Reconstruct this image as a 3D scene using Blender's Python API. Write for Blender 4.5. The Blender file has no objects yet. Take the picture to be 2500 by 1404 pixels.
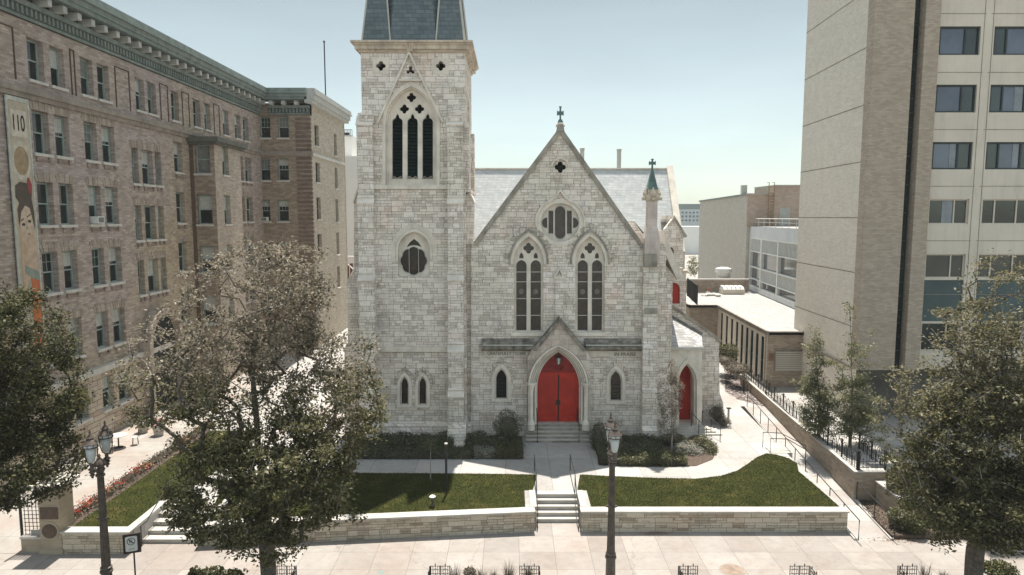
import bpy, math, random
import numpy as np
from mathutils import Vector, Matrix
from mathutils.geometry import tessellate_polygon
random.seed(7); RNG = np.random.default_rng(7)
R = math.radians
S = bpy.context.scene
C = S.collection
# ---------------------------------------------------------------- camera
FP, CH, PITCH = 1667.0, 13.13, math.atan(0.1032)
cam = bpy.data.cameras.new('camera'); cam.sensor_width = 36; cam.lens = 36 * FP / 2500
cam.clip_end = 9000; cam.clip_start = 0.3
co = bpy.data.objects.new('camera', cam); C.objects.link(co)
co.location = (0, 0, CH); co.rotation_euler = (math.pi/2 - PITCH, 0, 0); S.camera = co
# ---------------------------------------------------------------- light
SUN_EL, SUN_AZ = R(70.5), R(5.5)      # azimuth east of +Y
w = bpy.data.worlds.new('World'); S.world = w; w.use_nodes = True
nt = w.node_tree; bg = nt.nodes['Background']
sky = nt.nodes.new('ShaderNodeTexSky'); sky.sky_type = 'NISHITA'; sky.sun_disc = False
sky.sun_elevation = SUN_EL; sky.sun_rotation = SUN_AZ; sky.altitude = 100
sky.air_density = 1.0; sky.dust_density = 0.7; sky.ozone_density = 1.6
hs = nt.nodes.new('ShaderNodeHueSaturation'); hs.inputs['Saturation'].default_value = 0.50
tint = nt.nodes.new('ShaderNodeMix'); tint.data_type = 'RGBA'; tint.blend_type = 'MULTIPLY'
tint.inputs[0].default_value = 1; tint.inputs[7].default_value = (0.93, 0.985, 0.895, 1)
nt.links.new(sky.outputs[0], hs.inputs['Color']); nt.links.new(hs.outputs[0], tint.inputs[6])
# sky graded: darker ahead, brightened overhead and behind camera to fill the shaded front
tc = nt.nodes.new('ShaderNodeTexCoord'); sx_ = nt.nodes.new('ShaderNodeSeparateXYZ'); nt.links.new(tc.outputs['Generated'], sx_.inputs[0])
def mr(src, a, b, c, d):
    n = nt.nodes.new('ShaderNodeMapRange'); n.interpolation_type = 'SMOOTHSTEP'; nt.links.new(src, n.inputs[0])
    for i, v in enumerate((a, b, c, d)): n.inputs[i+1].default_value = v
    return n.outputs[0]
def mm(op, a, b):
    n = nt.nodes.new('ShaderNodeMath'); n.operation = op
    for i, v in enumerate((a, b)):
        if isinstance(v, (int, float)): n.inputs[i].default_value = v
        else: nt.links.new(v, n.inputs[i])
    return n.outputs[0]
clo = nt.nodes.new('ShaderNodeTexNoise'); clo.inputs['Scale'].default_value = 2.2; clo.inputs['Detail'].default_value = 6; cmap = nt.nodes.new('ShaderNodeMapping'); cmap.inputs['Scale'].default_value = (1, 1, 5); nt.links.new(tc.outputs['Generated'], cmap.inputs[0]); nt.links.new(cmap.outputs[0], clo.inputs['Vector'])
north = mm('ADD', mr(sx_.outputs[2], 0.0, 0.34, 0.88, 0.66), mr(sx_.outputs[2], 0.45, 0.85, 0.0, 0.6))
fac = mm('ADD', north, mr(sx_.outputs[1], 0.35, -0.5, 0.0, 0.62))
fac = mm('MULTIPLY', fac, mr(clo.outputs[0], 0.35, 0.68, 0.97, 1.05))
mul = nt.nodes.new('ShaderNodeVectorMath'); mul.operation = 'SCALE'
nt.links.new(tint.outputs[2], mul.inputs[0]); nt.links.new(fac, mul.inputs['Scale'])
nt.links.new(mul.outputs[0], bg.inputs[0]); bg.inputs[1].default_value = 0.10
sl = bpy.data.lights.new('sun', 'SUN'); sl.energy = 4.9; sl.angle = R(0.5); sl.color = (1, .95, .87)
so = bpy.data.objects.new('sun', sl); C.objects.link(so)
sd = Vector((math.sin(SUN_AZ)*math.cos(SUN_EL), math.cos(SUN_AZ)*math.cos(SUN_EL), math.sin(SUN_EL)))
so.rotation_euler = sd.to_track_quat('Z', 'Y').to_euler(); so.location = (0, 0, 60)
vs = S.view_settings; vs.view_transform = 'Standard'; vs.look = 'None'; vs.gamma = 1; vs.exposure = 0.86
S.cycles.use_denoising = True
# ---------------------------------------------------------------- helpers: photo measures -> metres
SP, CP = math.sin(PITCH), math.cos(PITCH)
def ray(x, y):
    u = (x-1250)/FP; v = (y-702)/FP
    return u, CP - SP*v, -SP - CP*v
def P(x, y, Y):
    a, b, c = ray(x, y); t = Y/b
    return Vector((a*t, Y, CH + c*t))
def G(x, y, z=0.0):
    a, b, c = ray(x, y); t = (z-CH)/c
    return Vector((a*t, b*t, z))
def PX(x, Y, y=600): return P(x, y, Y).x
def PZ(y, Y): return P(1250, y, Y).z
def F2(Y, pts): return [(P(x, y, Y).x, P(x, y, Y).z) for x, y in pts]
# ---------------------------------------------------------------- mesh builder
class MB:
    def __init__(s): s.v = []; s.f = []; s.m = []; s.mi = 0; s.g = []
    def isl(s): return s.g
    def add(s, vs, fs):
        n = len(s.v); nf = len(s.f); s.v.extend([tuple(p) for p in vs]); s.f.extend([[i+n for i in f] for f in fs]); s.m.extend([s.mi]*len(fs)); s.g.append((n,len(s.v),nf,len(s.f)))
        return s
    def box(s, x0, x1, y0, y1, z0, z1, T=None):
        vs = [(x0,y0,z0),(x1,y0,z0),(x1,y1,z0),(x0,y1,z0),(x0,y0,z1),(x1,y0,z1),(x1,y1,z1),(x0,y1,z1)]
        if T: vs = [T(*p) for p in vs]
        return s.add(vs, [(0,3,2,1),(4,5,6,7),(0,1,5,4),(1,2,6,5),(2,3,7,6),(3,0,4,7)])
    def quad(s, a, b, c, d): return s.add([a, b, c, d], [(0,1,2,3)])
    def prism(s, poly, T, d0, d1):
        n = len(poly); vs = [T(a,b,d0) for a,b in poly] + [T(a,b,d1) for a,b in poly]
        tri = tessellate_polygon([[Vector((a,b,0)) for a,b in poly]])
        fs = [tuple(t) for t in tri] + [tuple(i+n for i in reversed(t)) for t in tri]
        fs += [(i, (i+1) % n, (i+1) % n+n, i+n) for i in range(n)]
        return s.add(vs, fs)
    def plate(s, outer, holes, T, d0, d1):
        loops = [outer]+holes; flat = [p for l in loops for p in l]; n = len(flat)
        tri = tessellate_polygon([[Vector((a,b,0)) for a,b in l] for l in loops])
        vs = [T(a,b,d0) for a,b in flat] + [T(a,b,d1) for a,b in flat]
        fs = [tuple(t) for t in tri] + [tuple(i+n for i in reversed(t)) for t in tri]
        o = 0
        for l in loops:
            k = len(l); fs += [(o+i, o+(i+1) % k, o+(i+1) % k+n, o+i+n) for i in range(k)]; o += k
        return s.add(vs, fs)
    def strip(s, A, B, T, d0, d1, closed=False):
        """ring/band between two outlines of equal length"""
        n = len(A); vs = [T(a,b,d0) for a,b in A]+[T(a,b,d0) for a,b in B]+[T(a,b,d1) for a,b in A]+[T(a,b,d1) for a,b in B]
        fs = []
        for i in range(n if closed else n-1):
            j = (i+1) % n
            fs += [(i,j,n+j,n+i), (2*n+i,3*n+i,3*n+j,2*n+j), (i,2*n+i,2*n+j,j), (n+i,n+j,3*n+j,3*n+i)]
        if not closed: fs += [(0,n,3*n,2*n), (n-1,3*n-1,4*n-1,2*n-1)]
        return s.add(vs, fs)
    def tube(s, pts, r, n=6, r1=None):
        pts = [Vector(p) for p in pts]; m = len(pts); base = len(s.v); vs = []
        for i, p in enumerate(pts):
            d = (pts[min(i+1, m-1)] - pts[max(i-1, 0)]).normalized()
            a = d.cross(Vector((0,0,1))) if abs(d.z) < .95 else d.cross(Vector((1,0,0)))
            a.normalize(); b = d.cross(a)
            rr = r if r1 is None else r+(r1-r)*i/(m-1)
            for k in range(n):
                t = 2*math.pi*k/n; vs.append(p + a*math.cos(t)*rr + b*math.sin(t)*rr)
        fs = [(i*n+k, i*n+(k+1) % n, (i+1)*n+(k+1) % n, (i+1)*n+k) for i in range(m-1) for k in range(n)]
        fs += [tuple(range(n)), tuple(reversed(range((m-1)*n, m*n)))]
        return s.add(vs, fs)
    def lathe(s, prof, c=(0,0,0), n=16, a0=0, flute=0):
        vs = []; m = len(prof)
        for r, z in prof:
            for k in range(n):
                t = a0+2*math.pi*k/n; q = r*(1-(flute if k % 2 else 0))
                vs.append((c[0]+q*math.cos(t), c[1]+q*math.sin(t), c[2]+z))
        fs = [(i*n+k, i*n+(k+1) % n, (i+1)*n+(k+1) % n, (i+1)*n+k) for i in range(m-1) for k in range(n)]
        fs += [tuple(reversed(range(n))), tuple(range((m-1)*n, m*n))]
        return s.add(vs, fs)
    def build(s, name, mats, parent=None, smooth=False, o=None, split=False):
        if split:
            gs = []
            for a, b, fa, fb in s.isl():
                vv = np.array(s.v[a:b]); gs.append([vv.min(0)-.012, vv.max(0)+.012, [(a,b,fa,fb)]])
            ch = True
            while ch:
                ch = False
                for i in range(len(gs)):
                    for j in range(len(gs)-1, i, -1):
                        if (gs[i][0] <= gs[j][1]).all() and (gs[j][0] <= gs[i][1]).all():
                            gs[i] = [np.minimum(gs[i][0],gs[j][0]), np.maximum(gs[i][1],gs[j][1]), gs[i][2]+gs[j][2]]; gs.pop(j); ch = True
            out = None
            for g in gs:
                m = MB()
                for a, b, fa, fb in g[2]: m.add(s.v[a:b], [[k-a for k in f] for f in s.f[fa:fb]])
                out = m.build(name, mats, parent, smooth, o)
            return out
        me = bpy.data.meshes.new(name)
        org = Vector(o) if o is not None else Vector(ORG.get(parent.name, (0,0,0)) if parent else (0,0,0))
        me.from_pydata([tuple(Vector(p)-org) for p in s.v], [], s.f); me.validate()
        for mt in ([] if mats is None else mats if isinstance(mats, (list, tuple)) else [mats]): me.materials.append(mt)
        if len(me.polygons) == len(s.m): me.polygons.foreach_set('material_index', s.m)
        if smooth: me.polygons.foreach_set('use_smooth', [True]*len(me.polygons))
        me.update()
        ob = bpy.data.objects.new(name, me); C.objects.link(ob)
        if parent: ob.parent = parent
        if parent is not None: ORG[ob.name] = org
        if o is not None and parent is None: ob.location = org
        return ob
ORG = {}
def tag(o, label=None, cat=None, group=None, kind=None):
    if label: o['label'] = label
    if cat: o['category'] = cat
    if group: o['group'] = group
    if kind: o['kind'] = kind
    return o
def thing(name, label, cat, loc=(0,0,0), group=None, local=False):
    o = bpy.data.objects.new(name, None); C.objects.link(o); o.empty_display_size = .3
    o.location = loc; ORG[o.name] = Vector((0,0,0)) if local else Vector(loc)
    return tag(o, label, cat, group)
def kids(o): return [c for c in bpy.data.objects if c.parent is o]
def dup(root, loc, rz=0, label=None, scale=None):
    def cp(o, par):
        c = o.copy(); C.objects.link(c); c.parent = par
        for g in kids(o): cp(g, c)
        return c
    r = cp(root, None); r.location = loc; r.rotation_euler = (0,0,rz)
    if label: r['label'] = label
    if scale: r.scale = scale
    return r
XZ = lambda Y: (lambda a, b, c: (a, Y+c, b))       # facing -Y, depth goes +Y
# outlines measured on the photo
def arch(cx, hw, yb, ys, ya, n=9):
    h = max(ys-ya, 1e-3); Rr = (h*h+hw*hw)/(2*hw); L = []
    c = cx-hw+Rr; a1 = math.atan2(h, c-cx) if Rr > hw else math.pi/2
    L = [(c-Rr*math.cos(a1*i/n), ys-Rr*math.sin(a1*i/n)) for i in range(n)]
    L.append((cx, ya))
    Rt = [(2*cx-x, y) for x, y in reversed(L[:-1])]
    return [(cx-hw, yb)]+L+Rt+[(cx+hw, yb)]
def foil(cx, cy, r, k=4, n=8, d=.54, a0=0, sy=1):
    q = 1-d; pts = []
    for i in range(k*n):
        t = 2*math.pi*i/(k*n); th = ((t+math.pi/k) % (2*math.pi/k))-math.pi/k
        s2 = q*q-(d*math.sin(th))**2
        rr = d*math.cos(th)+math.sqrt(max(s2, 0)); pts.append((cx+r*rr*math.cos(t+a0), cy-r*sy*rr*math.sin(t+a0)))
    return pts
def circ(cx, cy, r, n=28): return [(cx+r*math.cos(2*math.pi*i/n), cy+r*math.sin(2*math.pi*i/n)) for i in range(n)]
def gridwall(mb, T, s0, s1, z0, z1, holes, rev=.25):
    """flat wall in (s,z) with rectangular openings; T(s,z,d) maps, d is inward depth"""
    ss = sorted({s0, s1, *[h[0] for h in holes], *[h[1] for h in holes]}); zs = sorted({z0, z1, *[h[2] for h in holes], *[h[3] for h in holes]})
    for i in range(len(ss)-1):
        a, b = ss[i], ss[i+1]; cm = (a+b)/2; runs = []
        for j in range(len(zs)-1):
            m = (zs[j]+zs[j+1])/2
            if any(h[0] < cm < h[1] and h[2] < m < h[3] for h in holes): continue
            if runs and abs(runs[-1][1]-zs[j]) < 1e-6: runs[-1][1] = zs[j+1]
            else: runs.append([zs[j], zs[j+1]])
        for c, d in runs: mb.quad(T(a,c,0), T(b,c,0), T(b,d,0), T(a,d,0))
    for a, b, c, d in holes:
        for p, q in (((a,c),(b,c)), ((b,c),(b,d)), ((b,d),(a,d)), ((a,d),(a,c))):
            mb.quad(T(*p,0), T(*q,0), T(*q,rev), T(*p,rev))
# ---------------------------------------------------------------- materials
class NT:
    def __init__(s, name, rough=.9, spec=.3):
        s.mat = bpy.data.materials.new(name); s.mat.use_nodes = True; s.t = s.mat.node_tree
        s.b = s.t.nodes['Principled BSDF']; s.b.inputs['Roughness'].default_value = rough
        s.b.inputs['Specular IOR Level'].default_value = spec
    def n(s, typ, props=None, **inp):
        nd = s.t.nodes.new('ShaderNode'+typ)
        for k, v in (props or {}).items(): setattr(nd, k, v)
        for k, v in inp.items():
            sk = nd.inputs[int(k[1:])] if k[0] == 'i' and k[1:].isdigit() else nd.inputs[k.replace('_', ' ')]
            if isinstance(v, bpy.types.NodeSocket): s.t.links.new(v, sk)
            else: sk.default_value = v
        return nd
    def mix(s, f, a, b, mode='MIX'):
        nd = s.t.nodes.new('ShaderNodeMix'); nd.data_type = 'RGBA'; nd.blend_type = mode
        for i, v in ((0, f), (6, a), (7, b)):
            if isinstance(v, bpy.types.NodeSocket): s.t.links.new(v, nd.inputs[i])
            else: nd.inputs[i].default_value = v if i == 0 else (*v, 1) if len(v) == 3 else v
        return nd.outputs[2]
    def math(s, op, a, b=0.0):
        nd = s.t.nodes.new('ShaderNodeMath'); nd.operation = op
        for i, v in ((0, a), (1, b)):
            if isinstance(v, bpy.types.NodeSocket): s.t.links.new(v, nd.inputs[i])
            else: nd.inputs[i].default_value = v
        return nd.outputs[0]
    def pos(s):
        return s.n('NewGeometry').outputs['Position']
    def noise(s, scale, vec=None, detail=4, rough=.55, stretch=None):
        v = vec or s.pos()
        if stretch: v = s.n('Mapping', {'vector_type': 'POINT'}, Vector=v, Scale=stretch).outputs[0]
        return s.n('TexNoise', None, Vector=v, Scale=scale, Detail=detail, Roughness=rough).outputs['Fac']
    def ramp(s, f, stops):
        nd = s.n('ValToRGB', None, Fac=f); e = nd.color_ramp.elements
        while len(e) < len(stops): e.new(.5)
        for k, (p, c) in zip(e, stops): k.position = p; k.color = (*c, 1) if len(c) == 3 else c
        return nd.outputs[0]
    def col(s, c): 
        if isinstance(c, bpy.types.NodeSocket): s.t.links.new(c, s.b.inputs['Base Color'])
        else: s.b.inputs['Base Color'].default_value = (*c, 1)
        return s
    def bump(s, h, st=.5, dist=.02):
        b = s.n('Bump', None, Height=h, Strength=st, Distance=dist); s.t.links.new(b.outputs[0], s.b.inputs['Normal']); return s
def g3(v): return (v, v, v)
def wallvec(m):
    """(x+y, z) so courses run level on every upright face"""
    sx = m.n('SeparateXYZ', None, Vector=m.pos())
    return m.n('CombineXYZ', None, X=m.math('ADD', sx.outputs[0], sx.outputs[1]), Y=sx.outputs[2], Z=0.0).outputs[0]
def ashlar(name, cols, row=.42, width=.8, mortar=(.12,.11,.10), stain=(.42,.44,.34), stain_amt=.45, rough_b=.5, ms=.012, grime=.5):
    m = NT(name, .92, .2); v = wallvec(m)
    dn = m.n('TexNoise', None, Vector=v, Scale=2.2, Detail=2.0)
    sc = m.n('VectorMath', {'operation': 'SCALE'}, i0=m.n('VectorMath', {'operation': 'SUBTRACT'}, i0=dn.outputs['Color'], i1=(.5,.5,.5)).outputs[0], Scale=.05)
    vd = m.n('VectorMath', {'operation': 'ADD'}, i0=v, i1=sc.outputs[0]).outputs[0]
    def brick(rw, bw, off, mss):
        b = m.n('TexBrick', {'offset': off, 'offset_frequency': 2, 'squash': .62, 'squash_frequency': 3}, Vector=vd, Color1=(0,0,0,1), Color2=(1,1,1,1), Mortar=(0,0,0,1), Scale=1.0)
        b.inputs['Mortar Size'].default_value = mss; b.inputs['Mortar Smooth'].default_value = .25; b.inputs['Bias'].default_value = 0
        b.inputs['Brick Width'].default_value = bw; b.inputs['Row Height'].default_value = rw
        return b
    A = brick(row, width, .37, ms); B = brick(row/2, width*.62, .5, ms*.8); Cc = brick(row/2, width*1.35, .31, ms*.8)
    big = m.math('GREATER_THAN', A.outputs['Color'], .66)
    mid = m.math('GREATER_THAN', A.outputs['Color'], .3)
    sub = m.mix(mid, B.outputs['Color'], Cc.outputs['Color']); subf = m.mix(mid, B.outputs['Fac'], Cc.outputs['Fac'])
    val = m.mix(big, sub, A.outputs['Color'])
    mort = m.math('MAXIMUM', A.outputs['Fac'], m.math('MULTIPLY', subf, m.math('SUBTRACT', 1.0, big)))
    base = m.ramp(val, [(0, cols[0]), (.35, cols[1]), (.7, cols[2]), (1, cols[3])])
    n1 = m.noise(.35, detail=5, rough=.6)
    base = m.mix(m.math('MULTIPLY', m.ramp(n1, [(.45, g3(0)), (.7, g3(1))]), stain_amt), base, m.mix(1.0, base, stain, 'MULTIPLY'))
    n4 = m.noise(.5, vec=m.n('Mapping', None, Vector=m.pos(), Location=(31,7,3)).outputs[0], detail=4)
    base = m.mix(m.math('MULTIPLY', m.ramp(n4, [(.55, g3(0)), (.72, g3(1))]), .5), base, m.mix(1.0, base, (1.0,.80,.72), 'MULTIPLY'))
    n2 = m.noise(7, detail=5, rough=.7)
    base = m.mix(.28, base, m.ramp(n2, [(.3, g3(.35)), (.65, g3(1.0))]), 'MULTIPLY')
    n3 = m.noise(1.0, detail=5, rough=.7, stretch=(2.2, 2.2, .35))
    base = m.mix(m.math('MULTIPLY', m.ramp(n3, [(.56, g3(0)), (.74, g3(1))]), .45), base, (.13,.12,.105))
    hd = m.noise(1.0, vec=m.n('Mapping', None, Vector=m.pos(), Scale=(1.6,1.6,8.5)).outputs[0], detail=6, rough=.75)
    base = m.mix(m.math('MULTIPLY', m.ramp(hd, [(.54, g3(0)), (.66, g3(1))]), grime), base, (.16,.14,.12))
    n6 = m.noise(.8, vec=m.n('Mapping', None, Vector=m.pos(), Location=(5,2,11)).outputs[0], detail=6, rough=.7)
    base = m.mix(m.math('MULTIPLY', m.ramp(n6, [(.55, g3(0)), (.7, g3(1))]), grime*.8), base, (.30,.25,.24))
    colr = m.mix(m.math('MULTIPLY', mort, .85), base, mortar)
    m.col(colr)
    h = m.math('ADD', m.math('MULTIPLY', mort, -1.0), m.math('MULTIPLY', n2, .8))
    h = m.math('ADD', h, m.math('MULTIPLY', val, .5))
    m.bump(h, rough_b, .045); return m.mat
def plain(name, c, rough=.85, var=.25, scale=3, bump=.2, streak=0, metal=0, spec=.3):
    m = NT(name, rough, spec); n = m.noise(scale, detail=6, rough=.6)
    a = tuple(x*(1-var) for x in c); b = tuple(min(1, x*(1+var)) for x in c)
    cc = m.ramp(n, [(.3, a), (.7, b)])
    if streak:
        n3 = m.noise(1.2, detail=5, rough=.7, stretch=(2.5, 2.5, .3))
        cc = m.mix(m.math('MULTIPLY', m.ramp(n3, [(.5, g3(0)), (.75, g3(1))]), streak), cc, tuple(x*.3 for x in c))
    m.col(cc)
    if bump: m.bump(m.noise(scale*6, detail=4), bump, .01)
    m.b.inputs['Metallic'].default_value = metal
    return m.mat
def bricks(name, cols, row=.085, width=.3, ms=.008, mortar=(.3,.27,.24), stain=.3, big=.15, tint=None, course=.22):
    m = NT(name, .9, .2); v = wallvec(m)
    b = m.n('TexBrick', {'offset': .5}, Vector=v, Color1=(0,0,0,1), Color2=(1,1,1,1), Mortar=(0,0,0,1), Scale=1.0)
    b.inputs['Mortar Size'].default_value = ms; b.inputs['Mortar Smooth'].default_value = .2; b.inputs['Bias'].default_value = 0
    b.inputs['Brick Width'].default_value = width; b.inputs['Row Height'].default_value = row
    base = m.ramp(b.outputs['Color'], [(0, cols[0]), (.5, cols[1]), (1, cols[2])])
    n1 = m.noise(big, detail=5, rough=.6)
    if tint: base = m.mix(m.ramp(n1, [(.42, g3(0)), (.62, g3(1))]), base, m.mix(1.0, base, tint, 'MULTIPLY'))
    n2 = m.noise(1.3, detail=6, rough=.65)
    base = m.mix(stain, base, m.ramp(n2, [(.3, g3(.3)), (.65, g3(1.0))]), 'MULTIPLY')
    st = m.noise(1.0, detail=3, rough=.5, stretch=(1.2, 1.2, 14))
    base = m.mix(course, base, m.ramp(st, [(.35, g3(.4)), (.6, g3(1.0))]), 'MULTIPLY')
    m.col(m.mix(m.math('MULTIPLY', b.outputs['Fac'], .7), base, mortar))
    m.bump(m.math('ADD', m.math('MULTIPLY', b.outputs['Fac'], -1.0), m.math('MULTIPLY', n2, .4)), .35, .012)
    return m.mat
def glass(name, c, rough=.12, var=.5, scale=.8):
    m = NT(name, rough, .6); n = m.noise(scale, detail=3)
    m.col(m.ramp(n, [(.35, tuple(x*(1-var) for x in c)), (.65, tuple(x*(1+var) for x in c))]))
    m.bump(m.noise(1.5, detail=1), .12, .02); return m.mat
def slabs(name, c, sx, sy, ox=0, oy=0, var=.14, joint=(.16,.14,.12), jw=.012, blotch=(.9,.78,.72)):
    """concrete flags on level ground: joints plus stains"""
    m = NT(name, .9, .25)
    v = m.n('Mapping', None, Vector=m.pos(), Location=(ox, oy, 0)).outputs[0]
    b = m.n('TexBrick', {'offset': 0.0}, Vector=v, Color1=(0,0,0,1), Color2=(1,1,1,1), Mortar=(0,0,0,1), Scale=1.0)
    b.inputs['Mortar Size'].default_value = jw; b.inputs['Mortar Smooth'].default_value = .3; b.inputs['Bias'].default_value = 0
    b.inputs['Brick Width'].default_value = sx; b.inputs['Row Height'].default_value = sy
    base = m.ramp(b.outputs['Color'], [(0, tuple(x*(1-var) for x in c)), (1, tuple(x*(1+var*.5) for x in c))])
    n1 = m.noise(.3, detail=6, rough=.65)
    base = m.mix(m.ramp(n1, [(.42, g3(0)), (.66, g3(1))]), base, m.mix(1.0, base, blotch, 'MULTIPLY'))
    n2 = m.noise(2.3, detail=7, rough=.7)
    base = m.mix(.3, base, m.ramp(n2, [(.32, g3(.55)), (.6, g3(1.0))]), 'MULTIPLY')
    sp = m.n('TexVoronoi', None, Vector=m.pos(), Scale=1.7).outputs['Distance']
    base = m.mix(m.math('MULTIPLY', m.ramp(sp, [(.03, g3(1)), (.06, g3(0))]), .35), base, (.14,.125,.11))
    n5 = m.noise(.75, vec=m.n('Mapping', None, Vector=m.pos(), Location=(9,4,0)).outputs[0], detail=8, rough=.72)
    base = m.mix(m.math('MULTIPLY', m.ramp(n5, [(.56, g3(0)), (.68, g3(1))]), .35), base, tuple(x*.62 for x in c))
    cr = m.n('TexVoronoi', {'feature': 'DISTANCE_TO_EDGE'}, Vector=m.n('VectorMath', {'operation': 'ADD'}, i0=m.pos(), i1=m.n('TexNoise', None, Vector=m.pos(), Scale=1.2).outputs['Color']).outputs[0], Scale=.16).outputs[0]
    base = m.mix(m.math('MULTIPLY', m.ramp(cr, [(.0, g3(1)), (.004, g3(0))]), .5), base, joint)
    m.col(m.mix(m.math('MULTIPLY', b.outputs['Fac'], .85), base, joint))
    m.bump(m.math('ADD', m.math('MULTIPLY', b.outputs['Fac'], -1.0), m.math('MULTIPLY', m.noise(25, detail=3), .15)), .3, .01)
    return m.mat
def leafmat(name, cols, rough=.55, trans=.35, spec=.4):
    m = NT(name, rough, spec); gi = m.n('NewGeometry'); r = gi.outputs['Random Per Island']
    base = m.ramp(r, [(i/(len(cols)-1), c) for i, c in enumerate(cols)])
    n = m.noise(.8, detail=3); base = m.mix(.5, base, m.ramp(n, [(.35, g3(.55)), (.65, g3(1.0))]), 'MULTIPLY')
    m.col(base); out = m.t.nodes['Material Output']
    tr = m.n('BsdfTranslucent', None, Color=base); mx = m.n('MixShader', None, Fac=trans)
    m.t.links.new(m.b.outputs[0], mx.inputs[1]); m.t.links.new(tr.outputs[0], mx.inputs[2]); m.t.links.new(mx.outputs[0], out.inputs['Surface'])
    return m.mat
M = {}
M['stone'] = ashlar('church_limestone', [(.60,.525,.455),(.75,.67,.59),(.81,.73,.65),(.88,.80,.725)], .32, .66, mortar=(.12,.105,.09), stain=(.72,.72,.60), stain_amt=.45, ms=.009)
M['dress'] = plain('dressed_limestone', (.68,.615,.53), .85, .18, 1.3, .25, streak=.25)
M['cope'] = plain('weathered_coping_and_riser_shade', (.30,.27,.225), .9, .45, 1.1, .4, streak=.6)
M['dark_band'] = plain('blackened_weathering_and_shade', (.20,.18,.15), .9, .8, 2.2, .4, streak=.8)
M['cornice_stone'] = plain('tower_cornice_stone', (.54,.455,.36), .85, .3, 1.2, .3, streak=.5)
M['copper'] = plain('green_copper', (.10,.16,.145), .7, .35, 2, .1, streak=.3)
M['red'] = plain('red_door_paint', (.41,.025,.013), .36, .25, 1.2, .1, streak=.3)
M['red_dk'] = plain('red_tympanum_paint', (.26,.02,.017), .5, .35, 4, .4)
M['iron'] = plain('black_iron', (.018,.017,.016), .5, .3, 5, 0, spec=.4)
M['bronze'] = plain('brown_lamp_paint', (.085,.064,.050), .42, .5, 6, .1, spec=.5)
M['white'] = plain('white_paint', (.62,.62,.58), .6, .1, 2, 0)
M['lead'] = plain('window_lead_bars', (.48,.46,.41), .6, .1, 2, 0)
M['louvre'] = plain('dark_green_louvre', (.012,.03,.027), .55, .5, 1, 0)
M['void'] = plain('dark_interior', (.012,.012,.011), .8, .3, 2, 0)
M['lampglass'] = plain('white_lamp_glass', (.55,.56,.54), .25, .05, 2, 0)
M['bark'] = plain('grey_brown_bark', (.11,.09,.073), .95, .5, 9, .8)
M['bark_light'] = plain('pale_twig_bark', (.30,.265,.235), .9, .3, 6, .3)
M['soil'] = plain('mulch_soil', (.085,.06,.045), .95, .6, 9, .8)
M['slate'] = None
M['slate'] = bricks('pale_slate_roof', [(.50,.51,.50),(.55,.555,.545),(.60,.60,.585)], .22, .4, .012, (.30,.30,.29), .22, .4)
M['spire_slate'] = bricks('blue_grey_spire_slate', [(.12,.15,.165),(.145,.178,.19),(.175,.205,.215)], .24, .5, .016, (.07,.085,.09), .3, .6)
M['porch_slate'] = bricks('porch_slate', [(.40,.38,.37),(.52,.50,.48),(.64,.61,.59)], .13, .24, .008, (.15,.14,.13), .35, .5)
M['lime'] = ashlar('retaining_wall_limestone', [(.30,.255,.195),(.42,.365,.285),(.49,.43,.34),(.55,.485,.395)], .24, .80, (.11,.09,.07), (.7,.62,.5), .3, .5, .010)
M['flag'] = plain('pale_limestone_cap', (.41,.385,.35), .9, .14, 1.6, .25)
M['conc'] = slabs('walkway_concrete', (.385,.37,.35), 2.35, 2.6, ox=.35, oy=-33.6+2.6*20, blotch=(.93,.87,.83))
M['side'] = slabs('pavement_concrete', (.325,.295,.268), 1.5, 1.45, ox=1.2, oy=.1, var=.14, blotch=(.90,.83,.79))
M['ramp'] = slabs('ramp_concrete', (.385,.37,.35), 9, 1.6, oy=.2)
M['patio'] = slabs('patio_concrete', (.345,.32,.29), 4.4, 2.6, ox=.0)
M['step'] = plain('worn_step_stone', (.44,.41,.36), .9, .2, 1.5, .3, streak=.2)
M['asphalt'] = plain('asphalt', (.07,.068,.066), .95, .3, 2, .5)
M['town'] = plain('far_town_ground', (.30,.28,.25), .95, .5, .02, 0)
M['gravel'] = None
m = NT('river_rock', .9, .3); vo = m.n('TexVoronoi', None, Vector=m.pos(), Scale=6.0)
m.col(m.mix(m.math('MULTIPLY', m.ramp(vo.outputs['Distance'], [(.25, g3(0)), (.6, g3(1))]), .85), m.ramp(m.n('SeparateXYZ', None, Vector=vo.outputs['Color']).outputs[0], [(0,(.16,.12,.11)),(.5,(.33,.27,.24)),(1,(.5,.46,.42))]), (.04,.03,.03)))
m.bump(m.math('MULTIPLY', vo.outputs['Distance'], -1.0), .9, .08); M['gravel'] = m.mat
m = NT('lawn_turf', .95, .1); n1 = m.noise(1.1, detail=5); n2 = m.noise(14, detail=5, rough=.75)
c1 = m.ramp(n1, [(.3,(.028,.034,.008)),(.55,(.046,.050,.012)),(.75,(.082,.074,.022))])
wn = m.noise(.45, vec=m.n('Mapping', None, Vector=m.pos(), Location=(3,8,1)).outputs[0], detail=6, rough=.7); c1 = m.mix(m.math('MULTIPLY', m.ramp(wn, [(.55, g3(0)), (.72, g3(1))]), .5), c1, (.16,.12,.045)); m.col(m.mix(.5, c1, m.ramp(n2, [(.3, g3(.4)), (.7, g3(1.1))]), 'MULTIPLY')); m.bump(n2, .8, .05); M['turf'] = m.mat
M['blade'] = leafmat('grass_blades', [(.028,.037,.007),(.05,.057,.012),(.04,.046,.010),(.09,.082,.03)], .7, .3, .15)
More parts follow.
